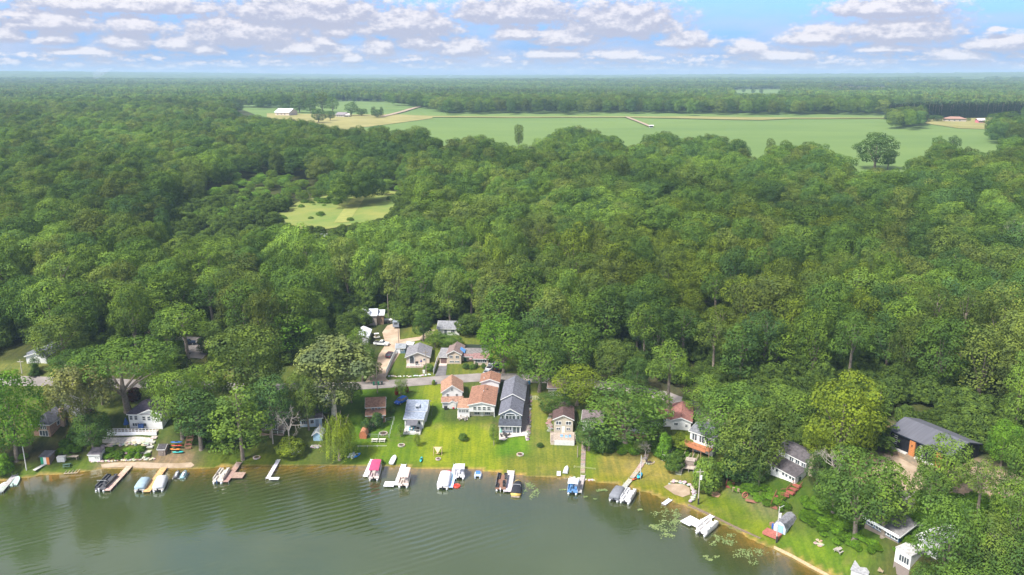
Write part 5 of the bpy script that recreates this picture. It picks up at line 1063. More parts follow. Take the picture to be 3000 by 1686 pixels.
# --- left houses
h = House('house', 'white gabled house with a grey roof on the lawn above the road at the left', (79,1066), (138,1066)); W_ = h.w
h.vol(0, W_, 0, 12.5, 2.4, 1.05, 'gy', WHITE, (.16,.17,.20)); h.win(W_*.4, .9, .8, .8); h.vol(-1.8, -.02, 3, 9, 2.1, .0, 'flat', WHITE, (.17,.18,.21), o=.1)
h = House('house', 'brick house with a dark hip roof and chimney near the left edge', (101,1277), (150,1281)); W_ = h.w
h.vol(0, W_, 0, 11, 3.7, 2.0, 'hip', (.33,.20,.14), (.145,.145,.165), wm=M_stone, o=.5); h.win(W_*.62, 2.2, 1.6, 1.1, 3); h.win(W_*.6, .2, 2.4, 1.5, 3, name='patio_door'); h.win(3.5, 2.0, 1.0, 1.0, face='R'); h.part('chimney', MB().box(W_+.1, 4.2, -1, W_+1.1, 5.2, 6.2), M_stone, (.42,.29,.2)); h.vol(W_+.02, W_+4.5, 7, 12, 3.0, 1.4, 'gx', (.33,.20,.14), (.15,.15,.17), wm=M_stone)
h = House('house', 'white two storey house with a dark plum roof behind the white railed terrace', (381,1255), (455,1255)); W_ = h.w
h.vol(0, W_, 0, 8.5, 4.2, 2.3, 'hip', WHITE, (.085,.07,.095)); h.vol(W_*.45, W_+2.2, -.25, 6, 4.4, 1.3, 'gy', WHITE, (.085,.07,.095))
h.last = (0, W_, 0, 8.5); h.win(W_*.10, 2.5, .8, 1.1, 1, 2); h.win(W_*.29, 2.5, .8, 1.1, 1, 2); h.win(W_*.26, .6, 1.9, .9, 3); h.last = (W_*.45, W_, -.25, 6); h.win(W_*.62, 2.5, .8, 1.1, 1, 2); h.win(W_*.82, 2.5, .8, 1.1, 1, 2); h.win(W_*.64, .7, .7, .9)
ter = thing('terrace', 'white railed terrace in front of the white two storey house on the left', 'terrace', at(316, 1279), 0); B_ = at(457, 1279)-at(316, 1279); Lx = B_.x
ter.location.z += .0; MB().box(0, .0, -.5, Lx, 4.5, 1.15).build('terrace_base', M_stone, ter, (.42,.36,.30)); MB().box(-.1, -.12, .35, Lx+.1, -.01, 1.35).build('skirt', M_plain, ter, (.82,.82,.85)); rail(MB(), (0, .1, 1.2), (Lx, .1, 1.2), 1.0, 14).build('railing', M_plain, ter, (.85,.85,.88))
pa = thing('parasol', 'closed blue parasol at the left corner of the white two storey house', 'parasol', at(372, 1262)+Vector((0, 0, .7)), 0); MB().tube((0, 0, 0), (0, 0, 3.2), .05).build('pole', M_plain, pa, (.3,.3,.3)); MB().tube((0, 0, 1.2), (0, 0, 3.0), .75, .12, 8).build('canopy', M_cloth, pa, (.012,.05,.17))
gr = thing('grill', 'blue covered grill on the terrace below the white house', 'grill', at(415, 1262)+Vector((0, 0, .9)), 0); MB().cbox((0, 0, .5), (1.4, .7, 1.0)).build('cover', M_cloth, gr, (.03,.07,.20)); MB().box(-.65, -.3, -.3, .65, .3, .02).build('base', M_plain, gr, (.1,.1,.1))
for args in [('brownish roofed house among trees at the far left', (36,988), (108,988), (.33,.28,.25), (.26,.22,.19), 'hip', 1.8, 9), ('small dark roofed building alone in the forest at the far left', (84,846), (112,846), (.5,.5,.5), (.13,.08,.09), 'gy', 2.5, 6),
             ('brown roofed house with a white tarp on its ridge left of the side street', (372,1004), (452,1004), (.5,.42,.36), (.30,.21,.17), 'gx', 2.4, 9), ('white roofed house half hidden by trees above the side street', (545,940), (590,940), (.6,.6,.6), (.72,.74,.78), 'gx', 1.8, 8)]:
    h = House('house', args[0], args[1], args[2]); h.vol(0, h.w, 0, args[7], 2.7, args[6], args[5], args[3], args[4]); h.win(h.w*.3, 1, 1.2, 1.0, 2); h.win(h.w*.7, 1, 1.2, 1.0, 2)
    if 'tarp' in args[0]: h.part('tarp', MB().add([(h.w*.35, 3.2, 4.62), (h.w*.9, 3.2, 4.62), (h.w*.9, 4.5, 5.4), (h.w*.3, 4.5, 5.4), (h.w*.35, 3.2, 4.70), (h.w*.9, 3.2, 4.70), (h.w*.9, 4.5, 5.5), (h.w*.3, 4.5, 5.5)], [(0,3,2,1),(4,5,6,7),(0,1,5,4),(1,2,6,5),(2,3,7,6),(3,0,4,7)]), M_cloth, (.75,.8,.85))
h = House('house', 'low blue grey house with a dark roof left of the willow', (880,1252), (944,1250)); W_ = h.w
h.vol(0, W_, 0, 9.5, 2.6, 1.6, 'gx', (.45,.55,.62), (.16,.135,.135)); h.win(W_*.22, 1.0, 1.7, 1.1, 3); h.win(W_*.55, 1.0, .9, 1.1); h.door(W_*.78, .9, 2.0, (.25,.3,.35)); h.win(3, 1.1, .8, 1.0, face='R')
h = House('house', 'dark porch house mostly hidden behind the pointed maple', (765,1266), (835,1266)); h.vol(0, h.w, 0, 7, 2.8, 1.5, 'gx', (.20,.17,.15), (.12,.10,.10)); h.win(h.w*.3, .8, 1.2, 1.3, 2); h.win(h.w*.62, .8, 1.2, 1.3, 2); h.part('railing', rail(MB(), (h.w*.5, -1.5, 0), (h.w, -1.5, 0), .9), M_plain, (.75,.75,.75)); h.part('porch_floor', MB().box(0, -1.6, -1, h.w, -.02, 0), M_wood, (.3,.22,.17))
h = House('house', 'white house with a raised orange deck under the very large rounded tree', (1832,1268), (1894,1278), zoff=.4); W_ = h.w
h.vol(0, W_, 0, 7, 2.9, 1.4, 'gx', (.62,.66,.70), (.2,.19,.18)); h.win(W_*.3, 1.0, 1.5, 1.1, 2); h.win(W_*.7, 1.0, 1.5, 1.1, 2); dk = h.part('deck', MB().box(.2, -2.6, .0, W_+.2, -.02, .2), M_wood, (.45,.26,.16))
for x in (.3, W_*.35, W_*.7, W_+.1): MB().box(x-.07, -2.5, -3.2, x+.07, -2.36, -.01).build('post', M_wood, dk, (.35,.28,.22))
rail(MB(), (.25, -2.5, .2), (W_+.15, -2.5, .2), .9).build('railing', M_wood, dk, (.25,.15,.1))
h = House('house', 'greyish house hidden behind the ivy tree at the top of the wooden stair', (1706,1262), (1762,1262)); h.vol(0, h.w, 0, 7, 3, 1.4, 'gx', (.5,.5,.47), (.16,.13,.13)); h.win(h.w*.8, 1.0, 1.0, 1.1)
h = House('garage_building', 'brownish garage between the grey house drive and the yellow green tree', (1606,1160), (1655,1160), cat='garage'); h.vol(0, h.w, 0, 6, 2.6, 1.2, 'gx', (.5,.45,.4), (.30,.21,.17)); h.door(h.w*.5, 2.2, 2.0, (.6,.6,.6), name='garage_door', handle=False)
# --- sheds
h = House('shed', 'dark roofed shore shed painted with a green white and orange flag', (120,1360), (147,1363), cat='shed'); W_ = h.w; h.vol(0, W_, 0, 2.8, 2.2, .35, 'shed', (.16,.12,.10), (.10,.10,.115), o=.25, trim=None)
for k, c in enumerate(((.03,.33,.17), (.78,.78,.76), (.75,.24,.07))): h.part('flag_stripe', MB().box(W_*(.02+k*.32), -.05, .05, W_*(.34+k*.32), -.012, 2.1), M_plain, c)
h = House('shed', 'small white shore shed with a dark sloping roof', (261,1352), (294,1354), cat='shed'); h.vol(0, h.w, 0, 3.0, 2.0, .6, 'shed', WHITE, (.10,.09,.11), o=.2); h.win(h.w*.62, 1.0, .35, .25); h.win(h.w*.78, 1.0, .35, .25)
h = House('shed', 'small taupe gabled shed beside the kayak rack', (464,1336), (485,1336), cat='shed'); h.vol(0, h.w, 0, 3.0, 1.9, .7, 'gx', (.25,.20,.17), (.07,.065,.07), o=.15); h.door(h.w*.5, .9, 1.6, (.22,.18,.15))
h = House('shed', 'pale blue shed with a grey roof left of the willow', (918,1292), (944,1293), cat='shed'); h.vol(0, h.w, 0, 3.4, 1.9, .95, 'gy', (.38,.58,.74), (.33,.36,.38), o=.3); h.win(1.6, .8, .7, .7, face='R')
h = House('shed', 'small white shed with a dark flat roof among the bushes by the stone steps', (1939,1350), (1961,1352), cat='shed'); h.vol(0, h.w, 0, 3.4, 1.9, .5, 'gx', (.62,.60,.56), (.10,.10,.11), o=.2); h.door(h.w*.5, 1.2, 1.6, (.66,.64,.60))
h = House('shed', 'blue and white shore shed with a grey gambrel roof at the red deck', (2266,1557), (2300,1568), cat='shed', zoff=.1); W_ = h.w
pf = [(0, 1.5), (W_*.16, 2.4), (W_*.5, 2.85), (W_*.84, 2.4), (W_, 1.5)]; MB().prism([(0, -.6), (W_, -.6)]+pf[::-1], 0, 5.2).build('wall', M_sid, h.root, (.62,.70,.80)); rf = MB(); [slab(rf, [(a[0]-(.12 if i == 0 else 0), -.15, a[1]-(.2 if i == 0 else 0)), (b[0]+(.12 if i == 3 else 0), -.15, b[1]-(.2 if i == 3 else 0)), (b[0]+(.12 if i == 3 else 0), 5.35, b[1]-(.2 if i == 3 else 0)), (a[0]-(.12 if i == 0 else 0), 5.35, a[1]-(.2 if i == 0 else 0))], .1) for i, (a, b) in enumerate(zip(pf[:-1], pf[1:]))]; rf.build('roof', M_roof, h.root, (.22,.22,.24)); h.last = (0, W_, 0, 5.2); h.door(W_*.52, 1.5, 1.9, (.25,.46,.68))
h.part('red_deck', MB().box(-1.5, -2.3, -.5, W_*.8, -.1, .12), M_wood, (.38,.13,.10)); h.part('water_barrel', MB().tube((-.5, .8, -.3), (-.5, .8, 1.0), .35, n=10), M_plain, (.02,.10,.42))
h = House('shed', 'orange barrel roofed shed standing in the lawn left of the picnic tables', (1053,1286), (1074,1287), cat='shed'); W_ = h.w
pf = [(W_/2-W_/2*math.cos(a), .7+1.5*math.sin(a)) for a in np.linspace(0, math.pi, 11)]; MB().prism([(0.05, -.5), (W_-.05, -.5)]+[(min(max(x, .05), W_-.05), z-.06) for x, z in pf[::-1]], .05, 4.6).build('wall', M_wood, h.root, (.42,.15,.07)); rf = MB(); [slab(rf, [(a[0], 0, a[1]), (b[0], 0, b[1]), (b[0], 4.7, b[1]), (a[0], 4.7, a[1])], .1) for a, b in zip(pf[:-1], pf[1:])]; rf.build('roof', M_roof, h.root, (.44,.20,.11))
# --- far farms
def far(label, fl, fr, dep, zh, ri, kind, wc, rc, cat='house', name='house'):
    h = House(name, label, fl, fr, cat=cat); h.vol(0, h.w, 0, dep, zh, ri, kind, wc, rc, z0=-2, o=1, trim=None)
    for u in (.2, .45, .7): h.win(h.w*u, zh*.35, 2.0, 1.5, 2)
far('white roofed farm barn at the left end of the crop field', (806,340), (847,341), 22, 5.5, 5, 'gx', (.6,.5,.42), (.7,.73,.78), 'barn', 'barn')
far('grey roofed farmhouse inside the hedge at the left of the crop field', (984,344), (1008,345), 14, 4, 3, 'gx', (.5,.45,.42), (.26,.23,.24))
far('small cream roofed outbuilding right of the grey farmhouse', (1010,345), (1022,345), 10, 3.5, 2, 'gx', (.6,.57,.5), (.6,.56,.5), 'barn', 'barn')
far('low brown roofed farmhouse before the pine row at the right', (2768,358), (2830,359), 14, 4.2, 2.6, 'hip', (.45,.40,.34), (.34,.20,.15))
far('small pink walled barn at the right edge of the mown yard', (2866,363), (2885,363), 9, 4.5, 1.8, 'gx', (.62,.20,.24), (.75,.73,.73), 'barn', 'barn')
far('white pump trailer at the end of the diagonal field track', (1903,376), (1913,376), 4, 3.0, .5, 'gx', WHITE, WHITE, 'trailer', 'pump_trailer')
# ================================================================ boats, docks
def heading(a, b): return math.atan2(b[1]-a[1], b[0]-a[0])
def on_water(bow, stern, z=.45):
    a = Vector((*atz(*bow, z), 0)); b = Vector((*atz(*stern, z), 0)); c = (a+b)/2; return c, math.atan2((a-b).y, (a-b).x), (a-b).length
def hull_rings(L, W, D, n=9, full=.55, flare=.75, z0=-.25, sheer=.25, bluntness=.06):
    R = []
    for i in range(n+1):
        t = i/n; x = -L/2+L*t; w = W/2*(1 if t < full else max(bluntness, math.sqrt(max(0, 1-((t-full)/(1-full))**2.0)))); zz = z0+.25*max(0, t-.7)/.3*D; top = z0+D+sheer*t*t
        R.append([(x, -w, top), (x, -w*flare, zz+D*.25), (x, -w*.25, zz), (x, w*.25, zz), (x, w*flare, zz+D*.25), (x, w, top)])
    return R
def outboard(parent, x, y, z=.45, c=(.03,.03,.035), s=1.0):
    m = MB().loft([[(x-.22*s+dx, y+dy*s, z+dz) for dx, dy, dz in ((-.12, -.13, k), (.2, -.16, k), (.2, .16, k), (-.12, .13, k))] for k in (.1, .35*s, .62*s)]).box(x-.25*s, y-.06*s, z-.7, x-.05*s, y+.06*s, z+.12).box(x-.45*s, y-.02, z-.75, x-.1*s, y+.02, z-.68)
    return m.build('outboard_motor', M_paint, parent, c)
def pontoon(bow, stern, label, deckc=(.55,.52,.48), panel=(.7,.7,.7), seat=(.7,.68,.64), top=None, topc=(.6,.6,.6), L=None, W=2.6, motor=(.03,.03,.035), group='pontoon boats moored along the shore'):
    c, a, l = on_water(bow, stern); L = L or min(8.2, max(5.8, l)); r = thing('pontoon_boat', label, 'boat', (c.x, c.y, 0), a, group)
    for s in (-1, 1):
        p = MB(); y = s*(W/2-.38)
        rg = [[(x, y+q*math.cos(t), .12+q*math.sin(t)+dz) for t in np.linspace(0, 2*math.pi, 10, endpoint=False)] for x, q, dz in ((-L/2, .2, 0), (-L/2+.3, .33, 0), (L/2-.9, .33, 0), (L/2-.35, .24, .06), (L/2-.02, .05, .16))]
        p.loft(rg).build('pontoon_tube', M_chrome, r, smoothf=True)
    MB().box(-L/2+.15, -W/2, .5, L/2-.35, W/2, .62).build('deck', M_cloth, r, deckc)
    z = .62; e = L/2-.55; f = -L/2+.7
    if top in ('cover', 'dome'):
        rg = []
        for x, sc, zz in ((f-.35, .86, .75), (f, 1, 1.02), (0, 1, 1.25 if top == 'dome' else 1.12), (e-.6, .97, 1.08), (e, .78, .75)):
            rg.append([(x, -W/2*sc-.04, z-.12), (x, -W/2*sc-.02, z+zz*.62), (x, -W/2*sc*.72, z+zz*.93), (x, 0, z+zz), (x, W/2*sc*.72, z+zz*.93), (x, W/2*sc+.02, z+zz*.62), (x, W/2*sc+.04, z-.12)])
        MB().loft(rg).build('cover', M_cloth, r, topc, smoothf=True); outboard(r, -L/2, 0, c=motor); return r
    fn = MB()
    for s in (-1, 1): fn.box(f, s*(W/2-.03)-.03, z, e, s*(W/2-.03)+.03, z+.62)
    fn.box(e-.03, -W/2, z, e+.03, -.35, z+.62); fn.box(e-.03, .35, z, e+.03, W/2, z+.62); fn.build('side_panel', M_paint, r, panel)
    rl = MB()
    for s in (-1, 1): rl.tube((f, s*(W/2-.03), z+.72), (e, s*(W/2-.03), z+.72), .03, n=5)
    rl.build('rail', M_chrome, r)
    def sofa(x0, x1, s, c=seat):
        y1 = s*(W/2-.1); y0 = s*(W/2-.72); ya, yb = min(y0, y1), max(y0, y1); yc = s*(W/2-.24)
        MB().box(x0, ya, z, x1, yb, z+.38).box(x0, min(yc, y1), z+.38, x1, max(yc, y1), z+.78).build('seat', M_cloth, r, c)
    sofa(e-2.3, e-.15, 1); sofa(e-2.3, e-.15, -1); sofa(f+.1, f+1.9, 1)
    MB().box(f+1.5, -W/2+.2, z, f+2.3, -W/2+.95, z+.85).box(f+1.9, -W/2+.3, z+.85, f+2.0, -W/2+.85, z+1.1).build('helm_console', M_paint, r, panel); MB().box(f+.6, -W/2+.25, z, f+1.15, -W/2+.85, z+.45).box(f+.5, -W/2+.25, z+.4, f+.62, -W/2+.85, z+1.0).build('seat', M_cloth, r, seat)
    if top in ('bimini', 'full'):
        x0, x1 = (f, f+2.7) if top == 'bimini' else (f-.2, e)
        ar = [(y, 2.55+.16*(1-(y/(W/2))**2)) for y in np.linspace(-W/2+.05, W/2-.05, 7)]
        o = MB().prism(ar+[(y, q+.06) for y, q in ar[::-1]], x0, x1, 'x').build('canopy', M_cloth, r, topc)
        for s in (-1, 1):
            for x in (x0+.1, x1-.1): MB().tube(((x0+x1)/2 if top == 'bimini' else x, s*(W/2-.05), z+.7), (x, s*(W/2-.08), 2.58), .025, n=5).build('canopy_pole', M_chrome, o)
    if top == 'tower':
        t_ = MB()
        for s in (-1, 1): t_.tube((f+1.6, s*(W/2-.05), z+.7), (f+.9, s*(W/2-.2), 2.3), .04, n=5)
        t_.tube((f+.9, -W/2+.2, 2.3), (f+.9, W/2-.2, 2.3), .05, n=5); t_.build('arch', M_chrome, r)
    outboard(r, -L/2, 0, c=motor); return r
pontoon((333,1394), (291,1437), 'black open pontoon boat at the pinkish plank dock on the left', (.09,.09,.10), (.035,.038,.045), (.10,.10,.11), 'tower', motor=(.75,.75,.75))
pontoon((431,1404), (407,1439), 'boat under a rounded blue grey cover left of the orange plank dock', top='dome', topc=(.30,.40,.46), W=2.5)
pontoon((479,1399), (462,1438), 'pontoon boat under a pale grey cover right of the orange plank dock', top='cover', topc=(.52,.53,.54))
pontoon((662,1376), (636,1414), 'cream open pontoon boat beside the brown L shaped dock', (.50,.46,.40), (.62,.57,.50), (.66,.62,.55), None, motor=(.05,.10,.20))
pontoon((1105,1366), (1094,1405), 'pontoon boat with a raspberry pink canopy', (.5,.45,.42), (.66,.62,.56), (.6,.5,.5), 'full', (.50,.075,.17), L=7)
pontoon((1190,1391), (1181,1424), 'pontoon boat with a beige half canopy beside the white L dock', (.58,.50,.45), (.68,.62,.56), (.64,.55,.5), 'full', (.60,.50,.45), L=6.3)
pontoon((1308,1388), (1297,1429), 'pontoon boat under a big smooth white cover beside the pale blue dock', top='cover', topc=(.72,.73,.76), W=2.9, L=8)
pontoon((1348,1366), (1346,1400), 'white pontoon boat with a white half canopy right of the pale blue dock', (.6,.6,.62), (.72,.72,.75), (.66,.66,.7), 'bimini', (.80,.80,.84), L=6.8)
pontoon((1474,1391), (1466,1436), 'black pontoon boat with a brown floor left of the wide grey dock', (.24,.13,.09), (.03,.03,.035), (.045,.045,.05), None, motor=(.72,.72,.72))
pontoon((1683,1410), (1677,1443), 'white pontoon boat with a blue seat and half canopy at the narrow grey dock', (.10,.22,.40), (.74,.75,.78), (.10,.25,.50), 'bimini', (.78,.80,.83), L=6.6)
pontoon((1820,1431), (1797,1466), 'dark grey covered flat pontoon boat, left one of the moored pair', (.20,.21,.24), (.25,.26,.29), (.22,.22,.25), 'cover', (.20,.21,.235))
pontoon((1852,1436), (1829,1472), 'light grey open pontoon boat, right one of the moored pair', (.50,.50,.50), (.62,.62,.63), (.66,.66,.66), None)
pontoon((2092,1528), (2051,1564), 'white open pontoon boat beside the white dock with the square platform', (.60,.58,.56), (.74,.74,.75), (.70,.68,.66), None, W=2.7)
def ski_boat():
    c, a, l = on_water((1520,1408), (1510,1453)); r = thing('ski_boat', 'yellow hulled ski boat under a black cover right of the wide grey dock', 'boat', (c.x, c.y, 0), a); L = 7.0
    MB().loft(hull_rings(L, 2.5, .95, 12, .5)).build('hull', M_paint, r, (.62,.44,.12), smoothf=True)
    rg = []
    for t, zz in ((.06, .3), (.2, .55), (.45, .85), (.6, .78), (.8, .42), (.96, .12)):
        w = 1.25*(1 if t < .5 else max(.1, math.sqrt(max(0, 1-((t-.5)/.5)**2)))); x = -L/2+L*t; rg.append([(x, -w*1.01, .72), (x, -w*.85, .72+zz*.6), (x, 0, .72+zz), (x, w*.85, .72+zz*.6), (x, w*1.01, .72)])
    MB().loft(rg).build('cover', M_cloth, r, (.028,.03,.038), smoothf=True)
    for s in (-1, 1): MB().tube((-.6, s*1.1, .9), (-1.0, s*.9, 2.0), .05, n=5).build('tower_leg', M_chrome, r)
    MB().box(-L/2-.6, -1.0, .1, -L/2, 1.0, .2).build('swim_platform', M_wood, r, (.3,.25,.2)); MB().tube((-1.0, -.9, 2.0), (-1.0, .9, 2.0), .05, n=5).build('tower_bar', M_chrome, r)
ski_boat()
def rowboat(bow, stern, label, c, W=1.5, L=None, dry=False, upside=False, inner=(.3,.3,.3), motor=False, z=0):
    if dry: a = at(*bow); b = at(*stern); l = (a-b).length; cc = (a+b)/2; an = math.atan2((a-b).y, (a-b).x); z = cc.z+.3
    else: cc, an, l = on_water(bow, stern); z = .05
    L = L or l; r = thing('rowboat', label, 'boat', (cc.x, cc.y, z), an)
    if upside:
        R = hull_rings(L, W, .5, 8, .5); MB().loft([[(x, y, -q+.1) for x, y, q in g] for g in R]).build('hull', M_paint, r, c)
    else:
        R = hull_rings(L, W, .5, 9, .5); m = MB(); m.loft([g for g in R], cap=False)
        m.add(R[0], [tuple(range(6))]); m.build('hull', M_paint, r, c)
        I = [[(x*.96, y*.9, max(q-.02, .02) if abs(y) > W*.4*.01 and q > .1 else q+.06) for x, y, q in g] for g in R]; MB().loft(I, cap=False).build('inner_hull', M_paint, r, inner)
        for t in (-.28, 0, .25): MB().box(t*L-.12, -W*.42, .12, t*L+.12, W*.42, .18).build('bench', M_plain, r, tuple(min(1, x*1.2) for x in c))
        if motor: outboard(r, -L/2, 0, .3, s=.8)
    return r
rowboat((52,1396), (39,1420), 'pale green and white fishing boat at the grey dock near the left edge', (.45,.58,.52), 1.7, 4.6, inner=(.35,.45,.40), motor=True)
rowboat((14,1414), (-6,1440), 'whitish boat cut by the left edge beyond the grey dock', (.62,.62,.60), 1.9, 4.8, motor=True)
rowboat((1156,1342), (1148,1361), 'light grey jon boat lying on the lawn right of the pink canopied boat', (.62,.64,.64), 1.4, 4.2, True, inner=(.48,.5,.5))
rowboat((1661,1369), (1656,1389), 'pale grey pointed boat upside down on the lawn left of the wooden walk', (.62,.65,.66), 1.4, 3.8, True, True)
rowboat((871,1319), (853,1326), 'upturned white boat beside the yellow green shrub, farther one', (.72,.72,.66), 1.0, 3.4, True, True); rowboat((873,1326), (854,1332), 'upturned white boat beside the yellow green shrub, nearer one', (.74,.74,.70), 1.0, 3.4, True, True)
def jetski(bow, stern, label, c1, c2):
    c, a, l = on_water(bow, stern); r = thing('jet_ski', label, 'jet ski', (c.x, c.y, 0), a, 'jet skis side by side'); L = 3.3
    MB().loft(hull_rings(L, 1.25, .6, 10, .45, z0=-.1)).build('hull', M_paint, r, c1, smoothf=True)
    MB().loft([[(x, -w, .5), (x, -w*.6, h), (x, w*.6, h), (x, w, .5)] for x, w, h in ((-1.4, .3, .78), (-.3, .34, .9), (.1, .3, .75), (.4, .45, .95), (1.0, .36, .8), (1.5, .1, .6))]).build('seat', M_cloth, r, c2); MB().tube((.25, -.4, 1.1), (.25, .4, 1.1), .04, n=5).tube((.45, 0, .9), (.25, 0, 1.1), .06, n=5).build('handlebar', M_rub, r)
    MB().box(-1.9, -.75, -.1, 1.3, -.62, .1).box(-1.9, .62, -.1, 1.3, .75, .1).build('float', M_plain, r, (.5,.5,.5))
jetski((523,1381), (514,1398), 'black and white jet ski, left one of the pair', (.10,.10,.11), (.55,.55,.56)); jetski((544,1381), (534,1398), 'pale grey and teal jet ski, right one of the pair', (.30,.50,.54), (.62,.62,.64))
def paddle(px, label, c, n='pedal_boat', dry=True, rz=1.5, cs=(.05,.2,.6)):
    p = at(*px) if dry else Vector((*atz(*px, .2), 0)); r = thing(n, label, 'boat', p+Vector((0, 0, .1)), rz)
    for s in (-1, 1): MB().loft([[(x, s*.62+w*a_, z) for a_, z in ((-.28, h), (-.22, -.1), (.22, -.1), (.28, h))] for x, w, h in ((-1.3, .8, .4), (.9, 1, .4), (1.5, .35, .45))]).build('float', M_paint, r, c)
    MB().box(-1.1, -.6, .2, .8, .6, .38).build('deck', M_paint, r, c); MB().box(-.6, -.55, .38, -.1, .55, .6).box(-.75, -.55, .38, -.6, .55, 1.0).build('seat', M_paint, r, cs)
paddle((1400,1393), 'small blue and grey pedal boat floating alone right of the white pontoon boat', (.45,.52,.62), dry=False, rz=-1.6, cs=(.10,.25,.55)); paddle((1034,1338), 'grey green pedal boat on the shore beside the blue one right of the willow', (.42,.48,.45), rz=1.1, cs=(.4,.45,.42))
def kayak(px, ang, label, c, L=3.0, dz=.15, W=.75):
    p = at(*px)+Vector((0, 0, dz)); r = thing('kayak', label, 'kayak', p, ang)
    MB().loft([[(x, w*math.cos(t), .16+.17*math.sin(t)*(.4+w)) for t in np.linspace(0, 6.283, 8, endpoint=False)] for x, w in ((-L/2, .04), (-L*.36, W*.36), (0, W*.5), (L*.36, W*.36), (L/2, .04))]).build('hull', M_paint, r, c, smoothf=True); MB().box(-.45, -W*.27, .27, .3, W*.27, .36).build('cockpit', M_rub, r)
kayak((1047,1337), 1.2, 'bright blue boat lying beside the grey green pedal boat', (.02,.22,.62), 2.8, W=1.1); kayak((1234,1349), 1.55, 'teal kayak standing out on the lawn at the water left of the swing', (.05,.50,.50), 3.0)
kayak((1874,1398), 1.1, 'sky blue kayak on the grass at the dock of the moored pair', (.04,.42,.66), 3.4, .3, 1.2); kayak((1861,1405), .75, 'orange red kayak partly under the sky blue one', (.58,.12,.04), 2.8)
kayak((519,1309), .05, 'blue kayak on the rack by the taupe shed', (.03,.16,.52), 3.2, 1.2); kayak((519,1315), .0, 'red kayak below the blue one on the rack', (.50,.05,.03), 3.0, .8); kayak((514,1322), -.05, 'orange kayak below the red one at the rack', (.70,.26,.05), 3.0, .4); kayak((522,1328), .08, 'turquoise kayak lowest at the rack', (.04,.45,.42), 3.0, .2, .9)
def ring(px, label, c, R=.75, wet=True):
    p = Vector((*atz(*px, .15), .12)); rg = [[(math.cos(a)*(R+.26*math.cos(b)), math.sin(a)*(R+.26*math.cos(b)), .26*math.sin(b)) for b in np.linspace(0, 6.283, 8, endpoint=False)] for a in np.linspace(0, 6.283, 17)]
    r = thing('swim_ring', label, 'swim ring', p, 0); MB().loft(rg, cap=False).build('tube', M_paint, r, c, smoothf=True); MB().tube((0, 0, -.05), (0, 0, .02), R-.2, n=14).build('floor', M_cloth, r, tuple(x*.7 for x in c))
ring((1338,1424), 'orange red swim ring floating off the end of the pale blue dock', (.62,.06,.035)); ring((1314,1384), 'crimson swim ring at the bow of the white covered boat', (.50,.03,.05), .6)
def dock(name, label, a, b, w, c, plats=(), za=.5, posts=True, sec=3.0, cat='dock', ground=False):
    A = Vector((*atz(*a, za), za)); B = Vector((*atz(*b, za), za)); L = (B-A).length; r = thing(name, label, cat, (A.x, A.y, 0), math.atan2((B-A).y, (B-A).x)); n = max(1, round(L/sec)); 
    for k in range(n): x0, x1 = L*k/n+.02, L*(k+1)/n-.02; MB().box(x0, -w/2, za-.12, x1, w/2, za).build('deck_section', M_wood, r, tuple(x*random.uniform(.92, 1.06) for x in c))
    me = None
    for k in range(n+1):
        for s in (-1, 1):
            if me is None: o = MB().tube((0, 0, -2.2), (0, 0, za+.35), .04, n=5).build('post', M_chrome, r, loc=(0, -w/2-.05, 0)); me = o.data
            else: o = link('post', me, r, loc=(L*k/n, s*(w/2+.05), 0))
    for (x0, y0, x1, y1) in plats: MB().box(x0, y0, za-.115, x1, y1, za-.004).build('platform', M_wood, r, c)
    return r, L
W8 = (.80,.80,.84)
dock('dock', 'weathered grey dock at the left edge between two small boats', (44,1391), (0,1441), 1.3, (.38,.38,.36))
dock('dock', 'long pinkish plank dock right of the black pontoon boat', (379,1366), (313,1437), 1.6, (.52,.38,.31)); dock('dock', 'orange plank dock between the two covered boats', (480,1370), (429,1441), 1.7, (.62,.38,.17))
dock('dock', 'brown L shaped dock beside the cream pontoon boat', (701,1354), (660,1412), 1.5, (.36,.25,.20), [(5.6, .6, 8.6, 3.6)]); dock('dock', 'slim white dock with a small bench and foot, right of the pointed maple', (823,1336), (784,1402), 1.0, (.66,.67,.70), [(11.8, .5, 13.0, 2.9)])
dock('dock', 'straight white dock left of the pink canopied boat', (1092,1346), (1070,1396), 1.2, W8); dock('dock', 'white L shaped dock left of the beige canopied boat', (1183,1361), (1162,1421), 1.3, W8, [(9.2, -3.2, 11.6, -.66)])
dock('dock', 'pale blue dock between the white covered boat and the white canopied boat', (1336,1362), (1319,1428), 1.3, (.52,.68,.86)); dock('dock', 'wide light grey dock between the black pontoon boat and the ski boat', (1497,1379), (1487,1440), 1.9, (.58,.56,.54))
dock('dock', 'narrow grey dock at the foot of the long wooden walk', (1708,1392), (1697,1443), 1.15, (.40,.38,.36)); dock('dock', 'short grey dock leading to the moored pair of pontoon boats', (1848,1404), (1822,1434), 1.3, (.40,.38,.35))
dock('dock', 'white dock with a square platform at the right end of the lake', (2087,1511), (2033,1541), 1.3, W8, [(3.9, -3.3, 7.6, -.68)]); dock('dock', 'loose white raft section at the shore by the sand pit', (1964,1463), (1944,1477), 1.1, W8, za=.25)
rb = thing('seawall', 'timber seawall along the lawn at the right part of the shore', 'seawall', (0, 0, 0)); tw = [at(x, y) for x, y in ((2016,1482), (2060,1502), (2110,1526), (2160,1550), (2228,1579))]
